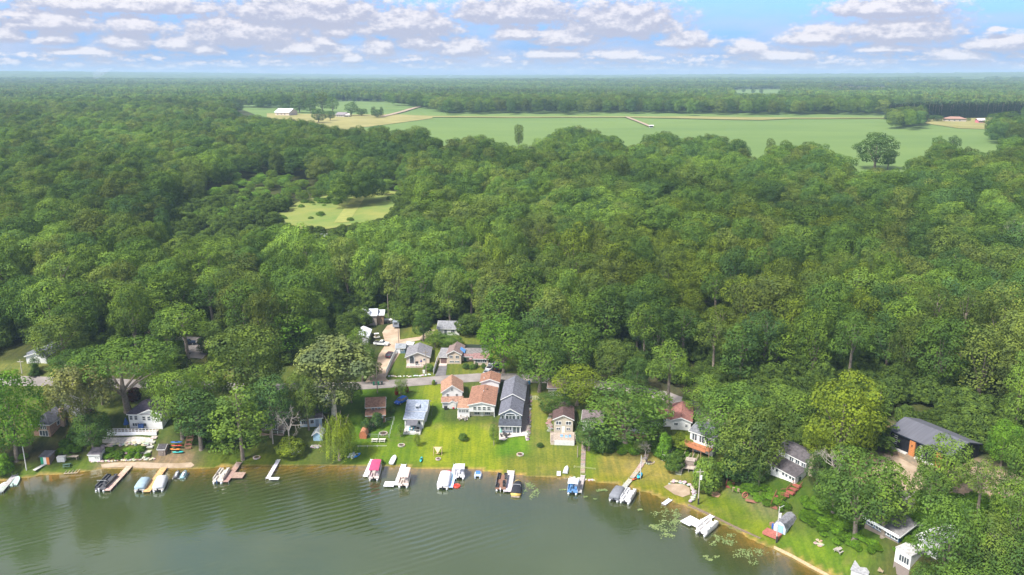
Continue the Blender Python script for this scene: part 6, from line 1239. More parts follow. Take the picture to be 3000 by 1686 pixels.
for p, q in zip(tw[:-1], tw[1:]): m = MB(); d = (q-p).normalized(); n = Vector((-d.y, d.x, 0))*.14; z0, z1 = -.6, .52; m.add([(*(p-n).xy, z0), (*(q-n).xy, z0), (*(q+n).xy, z0), (*(p+n).xy, z0), (*(p-n).xy, z1), (*(q-n).xy, z1), (*(q+n).xy, z1), (*(p+n).xy, z1)], [(0,3,2,1),(4,5,6,7),(0,1,5,4),(1,2,6,5),(2,3,7,6),(3,0,4,7)]).build('timber_wall', M_wood, rb, (.20,.15,.11))
rb = thing('seawall', 'sand coloured seawall capping the bottom right shore', 'seawall', (0, 0, 0)); tw = [at(x, y) for x, y in ((2268,1606), (2320,1632), (2370,1660), (2415,1684), (2450,1704))]
for p, q in zip(tw[:-1], tw[1:]): m = MB(); d = (q-p).normalized(); n = Vector((-d.y, d.x, 0))*.2; z0, z1 = -.6, .5; m.add([(*(p-n).xy, z0), (*(q-n).xy, z0), (*(q+n).xy, z0), (*(p+n).xy, z0), (*(p-n).xy, z1), (*(q-n).xy, z1), (*(q+n).xy, z1), (*(p+n).xy, z1)], [(0,3,2,1),(4,5,6,7),(0,1,5,4),(1,2,6,5),(2,3,7,6),(3,0,4,7)]).build('wall_segment', M_wood, rb, (.50,.37,.22))
# ---------------------------------------------------------------- lily pads
LP = [((1530,1418),(1578,1460),90), ((1732,1436),(1775,1450),40), ((1715,1456),(1744,1464),30), ((1920,1494),(1988,1536),150), ((1909,1540),(1976,1572),120), ((2074,1566),(2150,1600),100), ((2151,1612),(2242,1648),110), ((2062,1630),(2106,1646),40), ((1870,1488),(1900,1498),16), ((1640,1432),(1665,1440),10)]
mb = MB()
for (x0, y0), (x1, y1), n in LP:
    cs = [(RNG.uniform(x0, x1), RNG.uniform(y0, y1)) for _ in range(max(2, n//12))]
    for _ in range(n*2):
        c = cs[RNG.integers(len(cs))]; x, y = atz(c[0]+RNG.normal(0, (x1-x0)*.10), c[1]+RNG.normal(0, (y1-y0)*.11)); r = RNG.uniform(.08, .21); a0 = RNG.uniform(0, 6.28)
        mb.add([(x+r*math.cos(a0+t), y+r*math.sin(a0+t), .02+.001*(_ % 9)) for t in np.linspace(.3, 6.0, 7)], [tuple(range(7))])
o = mb.build('lily_pads', mat('lily_pad', (.13,.19,.06), .5, scale=.8, c2=(.24,.29,.11))); o['kind'] = 'stuff'; o['label'] = 'yellow green lily pads floating in patches near the right shore'
# ================================================================ vehicles
def car(px, ang, label, c, kind='suv', cat='car', name='parked_car', L=4.6, Wd=1.85, z=.05):
    p = at(*px); r = thing(name, label, cat, p+Vector((0, 0, z)), ang); h = {'suv': 1.65, 'sedan': 1.4, 'pickup': 1.75}[kind]; w = Wd/2
    b = [(-L/2, .45), (-L/2+.05, .95), (L*.16, 1.0), (L/2-.25, .88), (L/2, .62), (L/2-.02, .35), (-L/2+.1, .32)]
    if kind == 'pickup': b = [(-L/2, .5), (-L/2, 1.05), (L*.2, 1.08), (L/2-.2, 1.0), (L/2, .75), (L/2, .42), (-L/2+.1, .4)]
    MB().loft([[(x, y*(1 if (z_ > .5) else .96), z_) for x, z_ in b] for y in (-w, -w+.1, w-.1, w)]).build('body', M_paint, r, c)
    x0, x1, x2, x3 = {'suv': (-L/2+.12, -L/2+.5, L*.08, L*.24), 'sedan': (-L/2+.55, -L*.22, L*.05, L*.23), 'pickup': (-L*.10, -L*.06, L*.10, L*.22)}[kind]
    zb = b[2][1]-.05; MB().loft([[(x0, -w*q, z_), (x1, -w*q, z_)][:0] or [(x0, -w*.94, zb), (x3, -w*.94, zb), (x3, w*.94, zb), (x0, w*.94, zb)] for q, z_ in ((1, 1),)]+[[(x1, -w*.78, h-.06), (x2, -w*.78, h-.06), (x2, w*.78, h-.06), (x1, w*.78, h-.06)]]).build('glasshouse', M_glass, r)
    MB().box(x1-.02, -w*.80, h-.07, x2+.02, w*.80, h).build('roof', M_paint, r, c)
    pl = MB()
    for s in (-1, 1):
        for xa, xb in ((x0, x1), (x3, x2), ((x0+x3)/2, (x1+x2)/2)): pl.tube((xa, s*w*.945, zb), (xb, s*w*.79, h-.03), .05, n=4)
    pl.build('pillar', M_paint, r, c)
    if kind == 'pickup': MB().box(-L/2+.12, -w+.15, 1.06, x0-.12, w-.15, 1.09).build('cargo_bed', M_rub, r)
    wm = None
    for sx in (-.31, .32):
        for s in (-1, 1):
            if wm is None: o = MB().tube((0, -.12, 0), (0, .12, 0), .36, n=12).build('wheel', M_rub, r); wm = o.data; hm = MB().tube((0, -.13, 0), (0, .13, 0), .2, n=8).mesh('rim', M_chrome)
            else: o = link('wheel', wm, r)
            o.location = (sx*L, s*(w-.1), .34); link('rim', hm, o)
    lm = MB().box(0, -.22, -.08, .06, .22, .08).mesh('headlight', mat('lamp_lens', (.7,.7,.68), .2)); [link('headlight', lm, r, loc=(L/2-.04, s*(w-.38), .72)) for s in (-1, 1)]; tm = MB().box(-.06, -.15, -.1, 0, .15, .1).mesh('tail_light', mat('red_lens', (.35,.02,.02), .3)); [link('tail_light', tm, r, loc=(-L/2+.03, s*(w-.25), .8)) for s in (-1, 1)]
    return r
car((1175,1181), 4.15, 'bright blue hatchback parked on the lawn between the brown cottage and the blue grey roof', (.015,.12,.52), L=4.5)
car((1118,1012), -.25, 'white pickup truck parked nose out beside the dirt lane', (.78,.78,.78), 'pickup', 'pickup truck', 'parked_pickup', 5.4, 1.95)
car((1143,1045), 1.35, 'dark maroon car parked against the white fence on the dirt lane', (.07,.035,.05), 'suv', L=4.6)
car((1438,1081), 1.25, 'white pickup truck parked at the split level house, farther of the two pale ones', (.75,.75,.77), 'pickup', 'pickup truck', 'parked_pickup', 5.4, 1.95)
car((1429,1095), 1.25, 'silver car parked behind the white pickup at the split level house', (.42,.45,.50), 'sedan', L=4.5)
car((1458,1082), 1.45, 'black car parked on the asphalt right of the white pickup', (.012,.018,.016), 'sedan', L=4.6)
car((550,1010), .25, 'dark blue pickup parked on the side street apron at the left', (.02,.035,.07), 'pickup', 'pickup truck', 'parked_pickup', 5.2)
car((1245,972), .4, 'small black car half hidden on the curved lane before the small grey roofed house', (.012,.012,.013), 'sedan')
def camper(px, label, L=6.5, rz=1.57, c=(.78,.78,.78)):
    r = thing('camper_trailer', label, 'trailer', at(*px)+Vector((0, 0, .1)), rz); MB().prism([(-L/2, .5), (L/2-.5, .5), (L/2, 1.2), (L/2-.2, 2.6), (L/2-.9, 2.85), (-L/2+.2, 2.85), (-L/2, 2.5)], -1.15, 1.15).build('body', M_paint, r, c)
    for s in (-1, 1): MB().tube((-.4, s*1.1, .38), (-.4, s*1.22, .38), .36, n=12).build('wheel', M_rub, r)
    for x in (-1.6, .3): MB().box(x, -1.19, 1.5, x+1.1, -1.155, 2.2).build('window', M_glass, r)
    MB().box(-L/2-.03, -.6, 1.5, -L/2-.005, .6, 2.3).build('window', M_glass, r); MB().box(-.4, -.35, 2.86, .4, .35, 3.1).build('roof_unit', M_plain, r, (.5,.5,.5))
    MB().tube((L/2, 0, .5), (L/2+1.1, 0, .5), .07, n=5).build('hitch', M_plain, r, (.1,.1,.1))
camper((964,1186), 'white camper trailer standing between the sycamore trunk and the dark bush')
camper((1163,957), 'dark and white loaded truck body parked at the top of the dirt lane', 5.5, 1.57, (.25,.28,.33)); 
cvr = thing('trailer', 'low flat trailer with a white cover left of the loaded truck body', 'trailer', at(1141, 946), 0); MB().box(-2, -1, 1.2, 2.2, 1, 1.35).build('cover', M_cloth, cvr, (.75,.73,.68)); MB().box(-1.9, -.9, .4, 2.1, .9, .6).build('bed', M_plain, cvr, (.3,.28,.25)); [MB().box(x, y, .5, x+.1, y+.1, 1.25).build('post', M_plain, cvr, (.3,.28,.25)) for x in (-1.8, 1.9) for y in (-.85, .75)]; [MB().tube((0, s*.95, .3), (0, s*1.05, .3), .3, n=10).build('wheel', M_rub, cvr) for s in (-1, 1)]
def cart(px, label):
    r = thing('golf_cart', label, 'golf cart', at(*px), .3); MB().box(-1.1, -.6, .35, 1.1, .6, .7).prism([(.7, .7), (1.1, .7), (.85, 1.0), (.7, 1.0)], -.55, .55).build('body', M_paint, r, (.72,.70,.62)); MB().box(-.9, -.6, 1.8, .8, .6, 1.88).build('roof', M_plain, r, (.75,.73,.68)); MB().box(-.5, -.55, .7, 0, .55, .9).box(-.6, -.55, .7, -.48, .55, 1.25).build('seat', M_cloth, r, (.4,.3,.2))
    for x in (-.85, .75):
        for s in (-1, 1): MB().tube((x, s*.55, .7), (x, s*.55, 1.8), .025, n=4).build('roof_post', M_plain, r, (.2,.2,.2)); MB().tube((x, s*.5, .25), (x, s*.65, .25), .25, n=10).build('wheel', M_rub, r)
cart((1104,992), 'cream golf cart parked above the white pickup on the dirt lane')
# ================================================================ poles, fences, stairs, yard things
def pole(px, top, label, trans=False, lamp=False, c=(.30,.25,.20), arm=True):
    p, h, w = size_px(px[0], px[1], top, 10); r = thing('utility_pole', label, 'utility pole', p, .1)
    MB().tube((0, 0, -.5), (0, 0, h), .15, .10, 8).build('pole', M_wood, r, c)
    if arm: MB().box(-.9, -.06, h-.7, .9, .06, h-.55).build('crossarm', M_wood, r, c)
    if trans: MB().tube((.32, -.1, h-2.6), (.32, -.1, h-1.6), .27, n=10).build('transformer', M_plain, r, (.62,.62,.62)); MB().box(-.2, -.2, 0, .2, -.12, 1.6).build('meter_box', M_plain, r, (.05,.05,.05))
    if lamp: MB().tube((0, 0, h-.3), (.8, -.4, h+.5), .05, n=5).build('lamp_arm', M_plain, r, (.5,.5,.5))
    return r, h
pole((2045,1478), 1375, 'pale utility pole with a transformer standing on the lawn by the sand pit', True, c=(.42,.38,.32)); pole((2274,1590), 1484, 'pale utility pole with a lamp arm in front of the blue and white shed', True, True, (.45,.42,.38), False)
pole((1106,1152), 1066, 'dark utility pole by the green bins at the lane mouth'); pole((1249,1098), 1027, 'utility pole on the verge before the beige house'); pole((1168,1005), 962, 'slim pole at the right side of the dirt lane', arm=False)
pole((1138,930), 862, 'thin pole in the clearing behind the white metal roof', arm=False); pole((65,1095), 1054, 'pale pole on the left lawn beside the little round tree', c=(.5,.46,.4)); pole((940,1292), 1242, 'grey pole right before the pale blue shed', arm=False)
pole((78,1378), 1308, 'white flagpole leaning on the left shore', arm=False, c=(.6,.58,.54)); pole((1692,1340), 1306, 'small post on the lawn left of the wooden walk', arm=False)
pole((1876,1404), 1335, 'slim light pole with a white bulb beside the stone steps', arm=False, c=(.5,.5,.48)); pole((600,1275), 1150, 'dark pole between the trees left of the pointed maple', arm=False); pole((687,958), 900, 'dark pole at the side street top', arm=True)
def fence(line, label, c, h=1.5, solid=True, m=None, name='fence', sp=2.4):
    P_ = [at(x, y) for x, y in line]; r = thing(name, label, 'fence', P_[0], 0); o0 = P_[0]
    for a, b in zip(P_[:-1], P_[1:]):
        L = (b-a).length; n = max(1, round(L/sp)); d = (b-a)/n; nn = Vector((-d.y, d.x, 0)).normalized()*.03
        for k in range(n):
            p = a+d*k; q = a+d*(k+1); p = Vector((p.x, p.y, float(hz(p.x, p.y))))-o0; q = Vector((q.x, q.y, float(hz(q.x, q.y))))-o0; u = Vector((0, 0, 1))
            if solid: MB().add([p-nn, q-nn, q+nn, p+nn, p-nn+u*h, q-nn+u*h, q+nn+u*h, p+nn+u*h], [(0,3,2,1),(4,5,6,7),(0,1,5,4),(1,2,6,5),(2,3,7,6),(3,0,4,7)]).build('panel', m or M_plain, r, c)
            else: MB().tube(p+u*h, q+u*h, .03, n=4).tube(p+u*h*.5, q+u*h*.5, .02, n=4).build('rail', m or M_plain, r, c)
            MB().box(p.x-.06, p.y-.06, p.z-.2, p.x+.06, p.y+.06, p.z+h+.1).build('post', m or M_plain, r, c)
fence([(1159,1038), (1147,1062), (1132,1098)], 'white panel fence between the dirt lane and the beige house', (.82,.82,.82), 1.7); fence([(1291,1040), (1281,1062), (1270,1098)], 'white panel fence between the beige house and the asphalt driveway', (.82,.82,.82), 1.7)
fence([(1130,1237), (1155,1232), (1140,1284), (1078,1283)], 'grey wire fence around the yard of the brown cottage', (.38,.40,.38), 1.1, False); fence([(1268,1192), (1263,1233)], 'thin dark wire fence right of the blue grey roofed house', (.10,.14,.08), 1.0, False)
fence([(1560,1172), (1582,1172)], 'short pale picket fence at the head of the tan lawn', (.6,.6,.5), 1.2, False, sp=.5); fence([(1430,1022), (1380,1020), (1350,1020)], 'dark fence behind the split level house', (.06,.08,.06), 1.3)
fence([(1049,1310), (1133,1309)], 'low white rail lying across the lawn below the picnic tables', (.68,.66,.6), .35, False); fence([(1682,1371), (1746,1378)], 'thin pale rail across the grass at the long wooden walk', (.5,.5,.3), .5, False)
def walk(line, w, label, c, rails=False, name='wooden_stair', m=None, tread=.9, lift=.15, cat='stair', railc=None):
    P_ = [at(x, y) for x, y in line]; r = thing(name, label, cat, P_[0], 0); o0 = P_[0]; rl = MB()
    for a, b in zip(P_[:-1], P_[1:]):
        L = (b-a).to_2d().length; n = max(1, int(L/tread)); d = (b-a)/n; d.z = 0; an = math.atan2(d.y, d.x); t = d.normalized(); nn = Vector((-t.y, t.x, 0))
        for k in range(n):
            c0 = a+d*(k+.5); z = max(float(hz(c0.x, c0.y)), 0)-o0.z+lift; q = Vector((c0.x-o0.x, c0.y-o0.y, z)); hl = L/n*.49
            v = [q+t*sx*hl+nn*sy*w/2+Vector((0, 0, sz)) for sz in (-.25, .06) for sx, sy in ((-1, -1), (1, -1), (1, 1), (-1, 1))]
            MB().add(v, [(0,3,2,1),(4,5,6,7),(0,1,5,4),(1,2,6,5),(2,3,7,6),(3,0,4,7)]).build('step', m or M_wood, r, tuple(x*random.uniform(.85, 1.1) for x in c))
            if rails and k % 2 == 0:
                for s in (-1, 1): e = q+nn*s*w/2; rl.box(e.x-.05, e.y-.05, e.z, e.x+.05, e.y+.05, e.z+.95)
        if rails:
            for s in (-1, 1):
                za = max(float(hz(a.x, a.y)), 0)-o0.z+lift+.95; zb = max(float(hz(b.x, b.y)), 0)-o0.z+lift+.95
                for f_ in (0, -.45): rl.tube((a.x-o0.x+nn.x*s*w/2, a.y-o0.y+nn.y*s*w/2, za+f_), (b.x-o0.x+nn.x*s*w/2, b.y-o0.y+nn.y*s*w/2, zb+f_), .05, n=4)
    if rails: rl.build('railing', M_wood, r, railc or c)
walk([(1711,1296), (1709,1330), (1707,1388)], 1.2, 'long weathered wooden walk down the lawn to the narrow grey dock', (.33,.28,.22)); walk([(1745,1296), (1728,1297), (1712,1300)], 1.3, 'brown railed landing at the top of the long wooden walk', (.36,.28,.20), True, 'stair_landing')
walk([(1909,1290), (1900,1316), (1892,1340), (1872,1374), (1851,1402)], 1.2, 'stone and timber steps running from the raised deck to the short dock', (.42,.36,.30), name='steps', m=M_stone)
walk([(2152,1384), (2146,1400), (2137,1432)], 1.8, 'short red brown railed stair left of the white bluff house', (.27,.085,.06), True); walk([(2340,1420), (2312,1450), (2286,1452), (2268,1494)], 1.9, 'zigzag red brown railed stair running down from the white bluff house', (.29,.09,.065), True)
walk([(562,1272), (556,1296), (551,1318)], 1.6, 'brown wooden railed stair above the kayak rack', (.30,.16,.10), True); walk([(455,1276), (444,1302), (432,1330)], 1.6, 'pale stone stair right of the white railed terrace', (.52,.46,.40), m=M_stone, name='steps')
walk([(431,1332), (420,1346)], 1.0, 'narrow stepping path from the pale stone stair to the beach', (.5,.45,.36), m=M_stone, name='steps'); walk([(228,1250), (212,1282), (192,1312), (176,1330)], 1.8, 'old dark timber track running down the slope from the pale sycamore', (.16,.10,.075), name='timber_track')
walk([(2015,1338), (2005,1352), (1996,1366), (1987,1392)], 1.5, 'weathered plank stair with a rail left of the orange deck house', (.42,.36,.30), True); walk([(2040,1340), (2032,1356), (2020,1370)], 1.2, 'right flight of weathered stair below the orange deck', (.42,.35,.28), True)
walk([(2620,1660), (2590,1668), (2555,1678)], 1.1, 'earth coloured step path leading to the white boxy room', (.33,.24,.17), name='steps', m=M_stone)
lp = thing('landing_deck', 'weathered low deck with a grey box at the foot of the orange deck house', 'deck', at(1990, 1384), -.28); MB().box(.3, 0, 1.2, 5.6, 3.6, 1.38).build('deck_floor', M_wood, lp, (.46,.39,.33)); [MB().box(x, .05, -.4, x+.15, .2, 1.2).build('post', M_wood, lp, (.3,.26,.22)) for x in (.4, 2.2, 4.0, 5.4)]; MB().box(1.4, 1.6, 1.38, 3.6, 3.4, 2.7).build('storage_box', M_wood, lp, (.27,.22,.19)); MB().box(1.3, 1.5, 2.7, 3.7, 3.5, 2.8).build('box_lid', M_wood, lp, (.40,.34,.30)); MB().box(3.4, -.3, .2, 4.1, -.02, 1.0).build('basket', M_plain, lp, (.35,.35,.35))
def stones(name, label, line, n, s, c, spread=.3, cat='stone wall', layers=1):
    P_ = [at(x, y) for x, y in line]; r = thing(name, label, cat, P_[0], 0); me = [MB().loft([[(a*q*math.cos(t)*random.uniform(.8, 1.15), a*q*math.sin(t)*random.uniform(.8, 1.15), z) for t in np.linspace(0, 6.283, 6, endpoint=False)] for a, z in ((.8, -.5), (1.1, 0), (.7, .5))]).mesh('stone', M_stone) for q in (1, 1.1, .9)]
    seg = [(b-a).length for a, b in zip(P_[:-1], P_[1:])]; tot = sum(seg)
    for k in range(n):
        t = (k+.5)/n*tot; i = 0
        while t > seg[i] and i < len(seg)-1: t -= seg[i]; i += 1
        p = P_[i].lerp(P_[i+1], t/seg[i])+Vector((random.uniform(-spread, spread), random.uniform(-spread, spread), 0)); o = link('stone', me[k % 3], r, tuple(x*random.uniform(.75, 1.2) for x in c)); q = s*random.uniform(.7, 1.3)
        o.location = p-P_[0]; o.location.z = float(hz(p.x, p.y))-P_[0].z+s*.3+(k % layers)*s*.7; o.scale = (q, q, q*.7); o.rotation_euler.z = random.uniform(0, 6)
stones('stone_edging', 'pale stone edging round the back of the sand pit', [(1962,1418), (1982,1412), (2005,1417), (2024,1427), (2034,1440), (2034,1456), (2020,1474)], 46, .42, (.50,.45,.39), .35, layers=2)
stones('stone_edging', 'line of pale stones above the beach left of the grey shed', [(262,1353), (300,1352), (350,1349), (400,1347), (450,1347)], 48, .35, (.52,.47,.40)); stones('stone_wall', 'terraced stone wall under the white railed terrace', [(300,1309), (350,1305), (400,1303), (440,1304)], 40, .45, (.45,.40,.35), .3, layers=2)
stones('stone_wall', 'lower garden wall between the two green beds on the left slope', [(330,1330), (380,1327), (430,1330)], 26, .35, (.34,.30,.26)); stones('stone_edging', 'row of white stones along the flower bed at the road before the beige house', [(1135,1102), (1160,1104), (1190,1104), (1225,1102), (1262,1098)], 26, .35, (.62,.60,.56))
stones('stone_edging', 'dark stone border beside the brick paved walk of the grey house', [(1553,1160), (1552,1200), (1551,1240), (1547,1290)], 44, .4, (.22,.19,.16)); stones('stone_wall', 'rough stones at the left wall of the tan house', [(1612,1215), (1609,1240), (1613,1268)], 22, .6, (.28,.23,.18), .4)
stones('stone_edging', 'low stone line under the very large rounded tree', [(1793,1312), (1820,1317), (1850,1324), (1872,1330)], 24, .3, (.50,.46,.38)); stones('stone_edging', 'stones along the shore below the pale rail at the narrow grey dock', [(1670,1400), (1700,1404), (1745,1409)], 22, .28, (.55,.52,.45))
stones('rock_garden', 'scattered stones on the lawn left of the willow', [(912,1310), (925,1306), (935,1312), (918,1316)], 18, .35, (.36,.32,.30), .5); stones('rock_garden', 'pile of tan stones on the bottom right lawn', [(2390,1590), (2400,1594), (2410,1598)], 12, .35, (.45,.36,.27), .5)
def firepit(px, label, R=.85, c=(.5,.42,.36)):
    p = at(*px); r = thing('fire_pit', label, 'fire pit', p, 0); me = MB().cbox((0, 0, .12), (.36, .26, .3)).mesh('stone', M_stone); n = 14
    for k in range(n): a = 6.283*k/n; o = link('stone', me, r, tuple(x*random.uniform(.8, 1.2) for x in c)); o.location = (R*math.cos(a), R*math.sin(a), 0); o.rotation_euler.z = a+1.57
    MB().tube((0, 0, .03), (0, 0, .10), R-.15, n=14).build('ash', M_plain, r, (.06,.05,.045)); MB().tube((-.5, -.1, .18), (.5, .12, .22), .09, n=6).tube((-.1, -.45, .2), (.05, .5, .26), .08, n=6).build('log', M_wood, r, (.15,.09,.06))
firepit((1176,1306), 'round fire pit on the lawn in front of the blue grey roofed house'); firepit((1524,1333), 'round fire pit on the lawn below the grey house'); firepit((1123,1271), 'fire pit inside the fenced yard of the brown cottage', 1.1); firepit((752,1342), 'dark fire pit on the lawn right of the pointed maple'); firepit((1902,1354), 'wide ring of pale stones on the dry lawn below the stone steps', 1.3, (.5,.46,.30)); firepit((1284,1346), 'small square looking fire pit below the wooden swing frame', .6)
def picnic(px, rz, label, c):
    r = thing('picnic_table', label, 'picnic table', at(*px), rz); MB().box(-.9, -.38, .70, .9, .38, .76).build('table_top', M_wood, r, c); [MB().box(-.9, s*.75-.14, .42, .9, s*.75+.14, .47).build('bench', M_wood, r, c) for s in (-1, 1)]
    for x in (-.65, .65): MB().add([(x-.04, -.75, .0), (x+.04, -.75, 0), (x+.04, -.62, 0), (x-.04, -.62, 0), (x-.04, -.3, .7), (x+.04, -.3, .7), (x+.04, -.2, .7), (x-.04, -.2, .7)], [(0,3,2,1),(4,5,6,7),(0,1,5,4),(1,2,6,5),(2,3,7,6),(3,0,4,7)]).add([(x-.04, .75, .0), (x+.04, .75, 0), (x+.04, .62, 0), (x-.04, .62, 0), (x-.04, .3, .7), (x+.04, .3, .7), (x+.04, .2, .7), (x-.04, .2, .7)], [(0,3,2,1),(4,5,6,7),(0,1,5,4),(1,2,6,5),(2,3,7,6),(3,0,4,7)]).box(x-.04, -.85, .34, x+.04, .85, .42).build('leg', M_wood, r, c)
picnic((1098,1294), 0, 'pale picnic table below the orange barrel shed, left one', (.62,.60,.52)); picnic((1120,1294), 0, 'pale picnic table below the wire fence, right one', (.62,.60,.52)); picnic((2458,1617), .6, 'grey picnic table on the bottom right lawn', (.40,.36,.33)); picnic((196,1368), .3, 'dark green picnic table on the left shore', (.10,.17,.13))
sw = thing('swing_frame', 'wooden A frame swing with a tan shade sail on the mown lawn', 'swing', at(1283, 1332), 0)
for s in (-1, 1): MB().tube((s*1.1, -.8, 0), (s*1.1, 0, 2.2), .07, n=5).tube((s*1.1, .8, 0), (s*1.1, 0, 2.2), .07, n=5).build('leg', M_wood, sw, (.45,.33,.2))
MB().tube((-1.3, 0, 2.2), (1.3, 0, 2.2), .07, n=5).build('top_beam', M_wood, sw, (.5,.36,.2)); MB().add([(-1, -.05, 2.2), (1, -.05, 2.2), (0, -.7, .6), (-1, .0, 2.25), (1, .0, 2.25), (0, -.65, .65)], [(0,1,2),(5,4,3),(0,3,4,1),(1,4,5,2),(2,5,3,0)]).build('shade_sail', M_cloth, sw, (.66,.48,.30)); MB().box(-.5, -.5, .45, .5, -.1, .5).build('seat', M_wood, sw, (.5,.36,.2))
ps = thing('garden_furniture', 'dark table with four chairs and a mint parasol on the patio of the grey house', 'patio set', at(1480, 1279), 0)
MB().tube((0, 0, 0), (0, 0, .7), .06).tube((0, 0, .7), (0, 0, .76), .7, n=12).build('table', M_plain, ps, (.06,.055,.05)); [MB().cbox((1.05*math.cos(a), 1.05*math.sin(a), .35), (.45, .45, .5)).cbox((1.3*math.cos(a), 1.3*math.sin(a), .75), (.3, .3, .45)).build('chair', M_plain, ps, (.07,.06,.055)) for a in (.3, 1.9, 3.4, 5.0)]
MB().tube((-1.2, .5, 0), (-1.2, .5, 2.2), .04).tube((-1.2, .5, 1.1), (-1.2, .5, 2.1), .38, .08, 8).build('parasol', M_cloth, ps, (.25,.55,.42))
ps = thing('garden_furniture', 'blue lounge chairs grouped on the weathered deck of the tan house', 'patio set', at(1658, 1288)+Vector((0, 0, .3)), 0); [MB().cbox((x, y, .3), (.7, .6, .35)).cbox((x, y+.3, .65), (.7, .15, .5)).build('chair', M_cloth, ps, c) for x, y, c in ((-1.2, .3, (.25,.42,.6)), (.1, -.1, (.32,.48,.62)), (1.1, .1, (.22,.40,.58)))]; MB().tube((-.5, -.7, 0), (-.5, -.7, .4), .35, n=10).build('table', M_plain, ps, (.25,.22,.2))
for i, (px, lab, c) in enumerate([((1095,1129), 'green wheeled bin left of the dark utility pole', (.02,.16,.09)), ((1109,1129), 'green wheeled bin right of the dark utility pole', (.02,.16,.09)), ((1119,1128), 'dark wheeled bin at the far right of the roadside bins', (.03,.05,.05)), ((1272,1124), 'single green wheeled bin on the verge left of the orange roofed gable', (.02,.17,.10)), ((1551,1127), 'blue wheeled bin at the top of the brick paved walk', (.05,.16,.28)), ((1545,1126), 'dark grey bin beside the blue one at the brick paved walk', (.05,.06,.07)), ((588,1002), 'green wheeled bin on the side street apron', (.02,.15,.09))]):
    r = thing('wheeled_bin', lab, 'bin', at(*px), .2, 'roadside bins'); MB().loft([[(-.26*q, -.3*q, z), (.26*q, -.3*q, z), (.26*q, .3*q, z), (-.26*q, .3*q, z)] for q, z in ((.85, .05), (1.1, 1.0))]).build('bin_body', M_plain, r, c); MB().box(-.31, -.36, 1.0, .31, .36, 1.08).build('lid', M_plain, r, tuple(x*1.2 for x in c))
ub = thing('utility_box', 'small white utility box at the roadside pole before the beige house', 'utility box', at(1242, 1094), 0); MB().box(-.35, -.25, 0, .35, .25, .95).build('cabinet', M_plain, ub, (.72,.74,.70)); MB().box(-.4, -.3, .95, .4, .3, 1.02).build('lid', M_plain, ub, (.6,.62,.6))
bx = thing('storage_chest', 'white storage chest right of the striped flag shed', 'chest', at(181, 1352), .1); MB().box(-.95, -.5, 0, .95, .5, 1.3).build('chest', M_plain, bx, (.68,.67,.64)); MB().box(-1, -.55, 1.3, 1, .55, 1.4).build('lid', M_plain, bx, (.72,.71,.68))
bx = thing('work_table', 'long tan topped table right of the white storage chest', 'table', at(209, 1346), 0); MB().box(-1.8, -.55, .85, 1.8, .55, .95).build('table_top', M_wood, bx, (.50,.42,.33)); [MB().box(x, y, 0, x+.1, y+.1, .85).build('leg', M_wood, bx, (.3,.25,.2)) for x in (-1.7, 1.6) for y in (-.5, .4)]
bx = thing('ramp', 'tilted grey board ramp at the foot of the flag shed', 'ramp', at(117, 1372), 1.1); MB().prism([(-1.6, .05), (1.6, .5), (1.6, .6), (-1.6, .15)], -.5, .5).build('board', M_wood, bx, (.50,.50,.48)); MB().box(1.3, -.4, 0, 1.5, .4, .45).build('support', M_wood, bx, (.3,.25,.2))
bx = thing('swim_ladder', 'pale timber dock frame lying at the left shore', 'dock frame', at(212, 1383), .1); [MB().box(-1.7, y, .1, 1.7, y+.12, .25).build('beam', M_wood, bx, (.5,.42,.33)) for y in (-1.1, 1.1)]; [MB().box(x, -1.1, .12, x+.1, 1.2, .22).build('rung', M_wood, bx, (.46,.38,.3)) for x in (-1.6, -.8, 0, .8, 1.5)]
bx = thing('white_slab', 'white board lying on the lawn left of the upturned pale grey boat', 'board', at(1637, 1390), 1.5); MB().box(-1.1, -.5, .15, 1.1, .5, .3).build('board', M_plain, bx, (.72,.72,.72)); MB().box(-.9, -.3, 0, .9, .3, .15).build('base', M_plain, bx, (.3,.3,.3))
for px, lab, c in (((2150,1440), 'first pale red garden chair below the short red brown stair', (.42,.25,.22)), ((2164,1444), 'second brown garden chair below the short red brown stair', (.30,.19,.15))):
    r = thing('garden_chair', lab, 'chair', at(*px), 2.6); MB().cbox((0, 0, .42), (.6, .6, .08)).build('seat', M_wood, r, c); MB().cbox((0, .3, .85), (.6, .08, .8)).build('backrest', M_wood, r, c); [MB().box(x, y, 0, x+.07, y+.07, .4).build('leg', M_wood, r, c) for x in (-.28, .2) for y in (-.28, .2)]
r = thing('water_wheel', 'round red wooden wheel ornament on the bluff foot path', 'garden ornament', at(2182, 1460), .3); rg = [[(math.cos(a)*(.75+.08*math.cos(b)), .12*math.sin(b), .85+math.sin(a)*(.75+.08*math.cos(b))) for b in np.linspace(0, 6.283, 6, endpoint=False)] for a in np.linspace(0, 6.283, 15)]; MB().loft(rg, cap=False).build('rim', M_wood, r, (.42,.13,.10)); [MB().tube((0, 0, .85), (.75*math.cos(a), 0, .85+.75*math.sin(a)), .05, n=4).build('spoke', M_wood, r, (.42,.14,.11)) for a in np.linspace(0, 6.283, 7)[:-1]]
r = thing('log_bench', 'pair of long dark timber logs on the bluff foot path', 'logs', at(2210, 1473), -.5); [MB().tube((-2, y, .2), (2, y+.1, .2), .18, .16, 8).build('log', M_wood, r, (.28,.13,.09)) for y in (-.3, .25)]
fb = thing('fire_wood_stack', 'stack of brown firewood left of the blue and white shed', 'firewood', at(2259, 1545), .3); [MB().tube((0, -.9+.3*k, .2+.28*j), (.9, -.9+.3*k, .2+.28*j), .13, n=6).build('log', M_wood, fb, (.3*random.uniform(.8, 1.2), .19, .12)) for k in range(6) for j in range(3)]
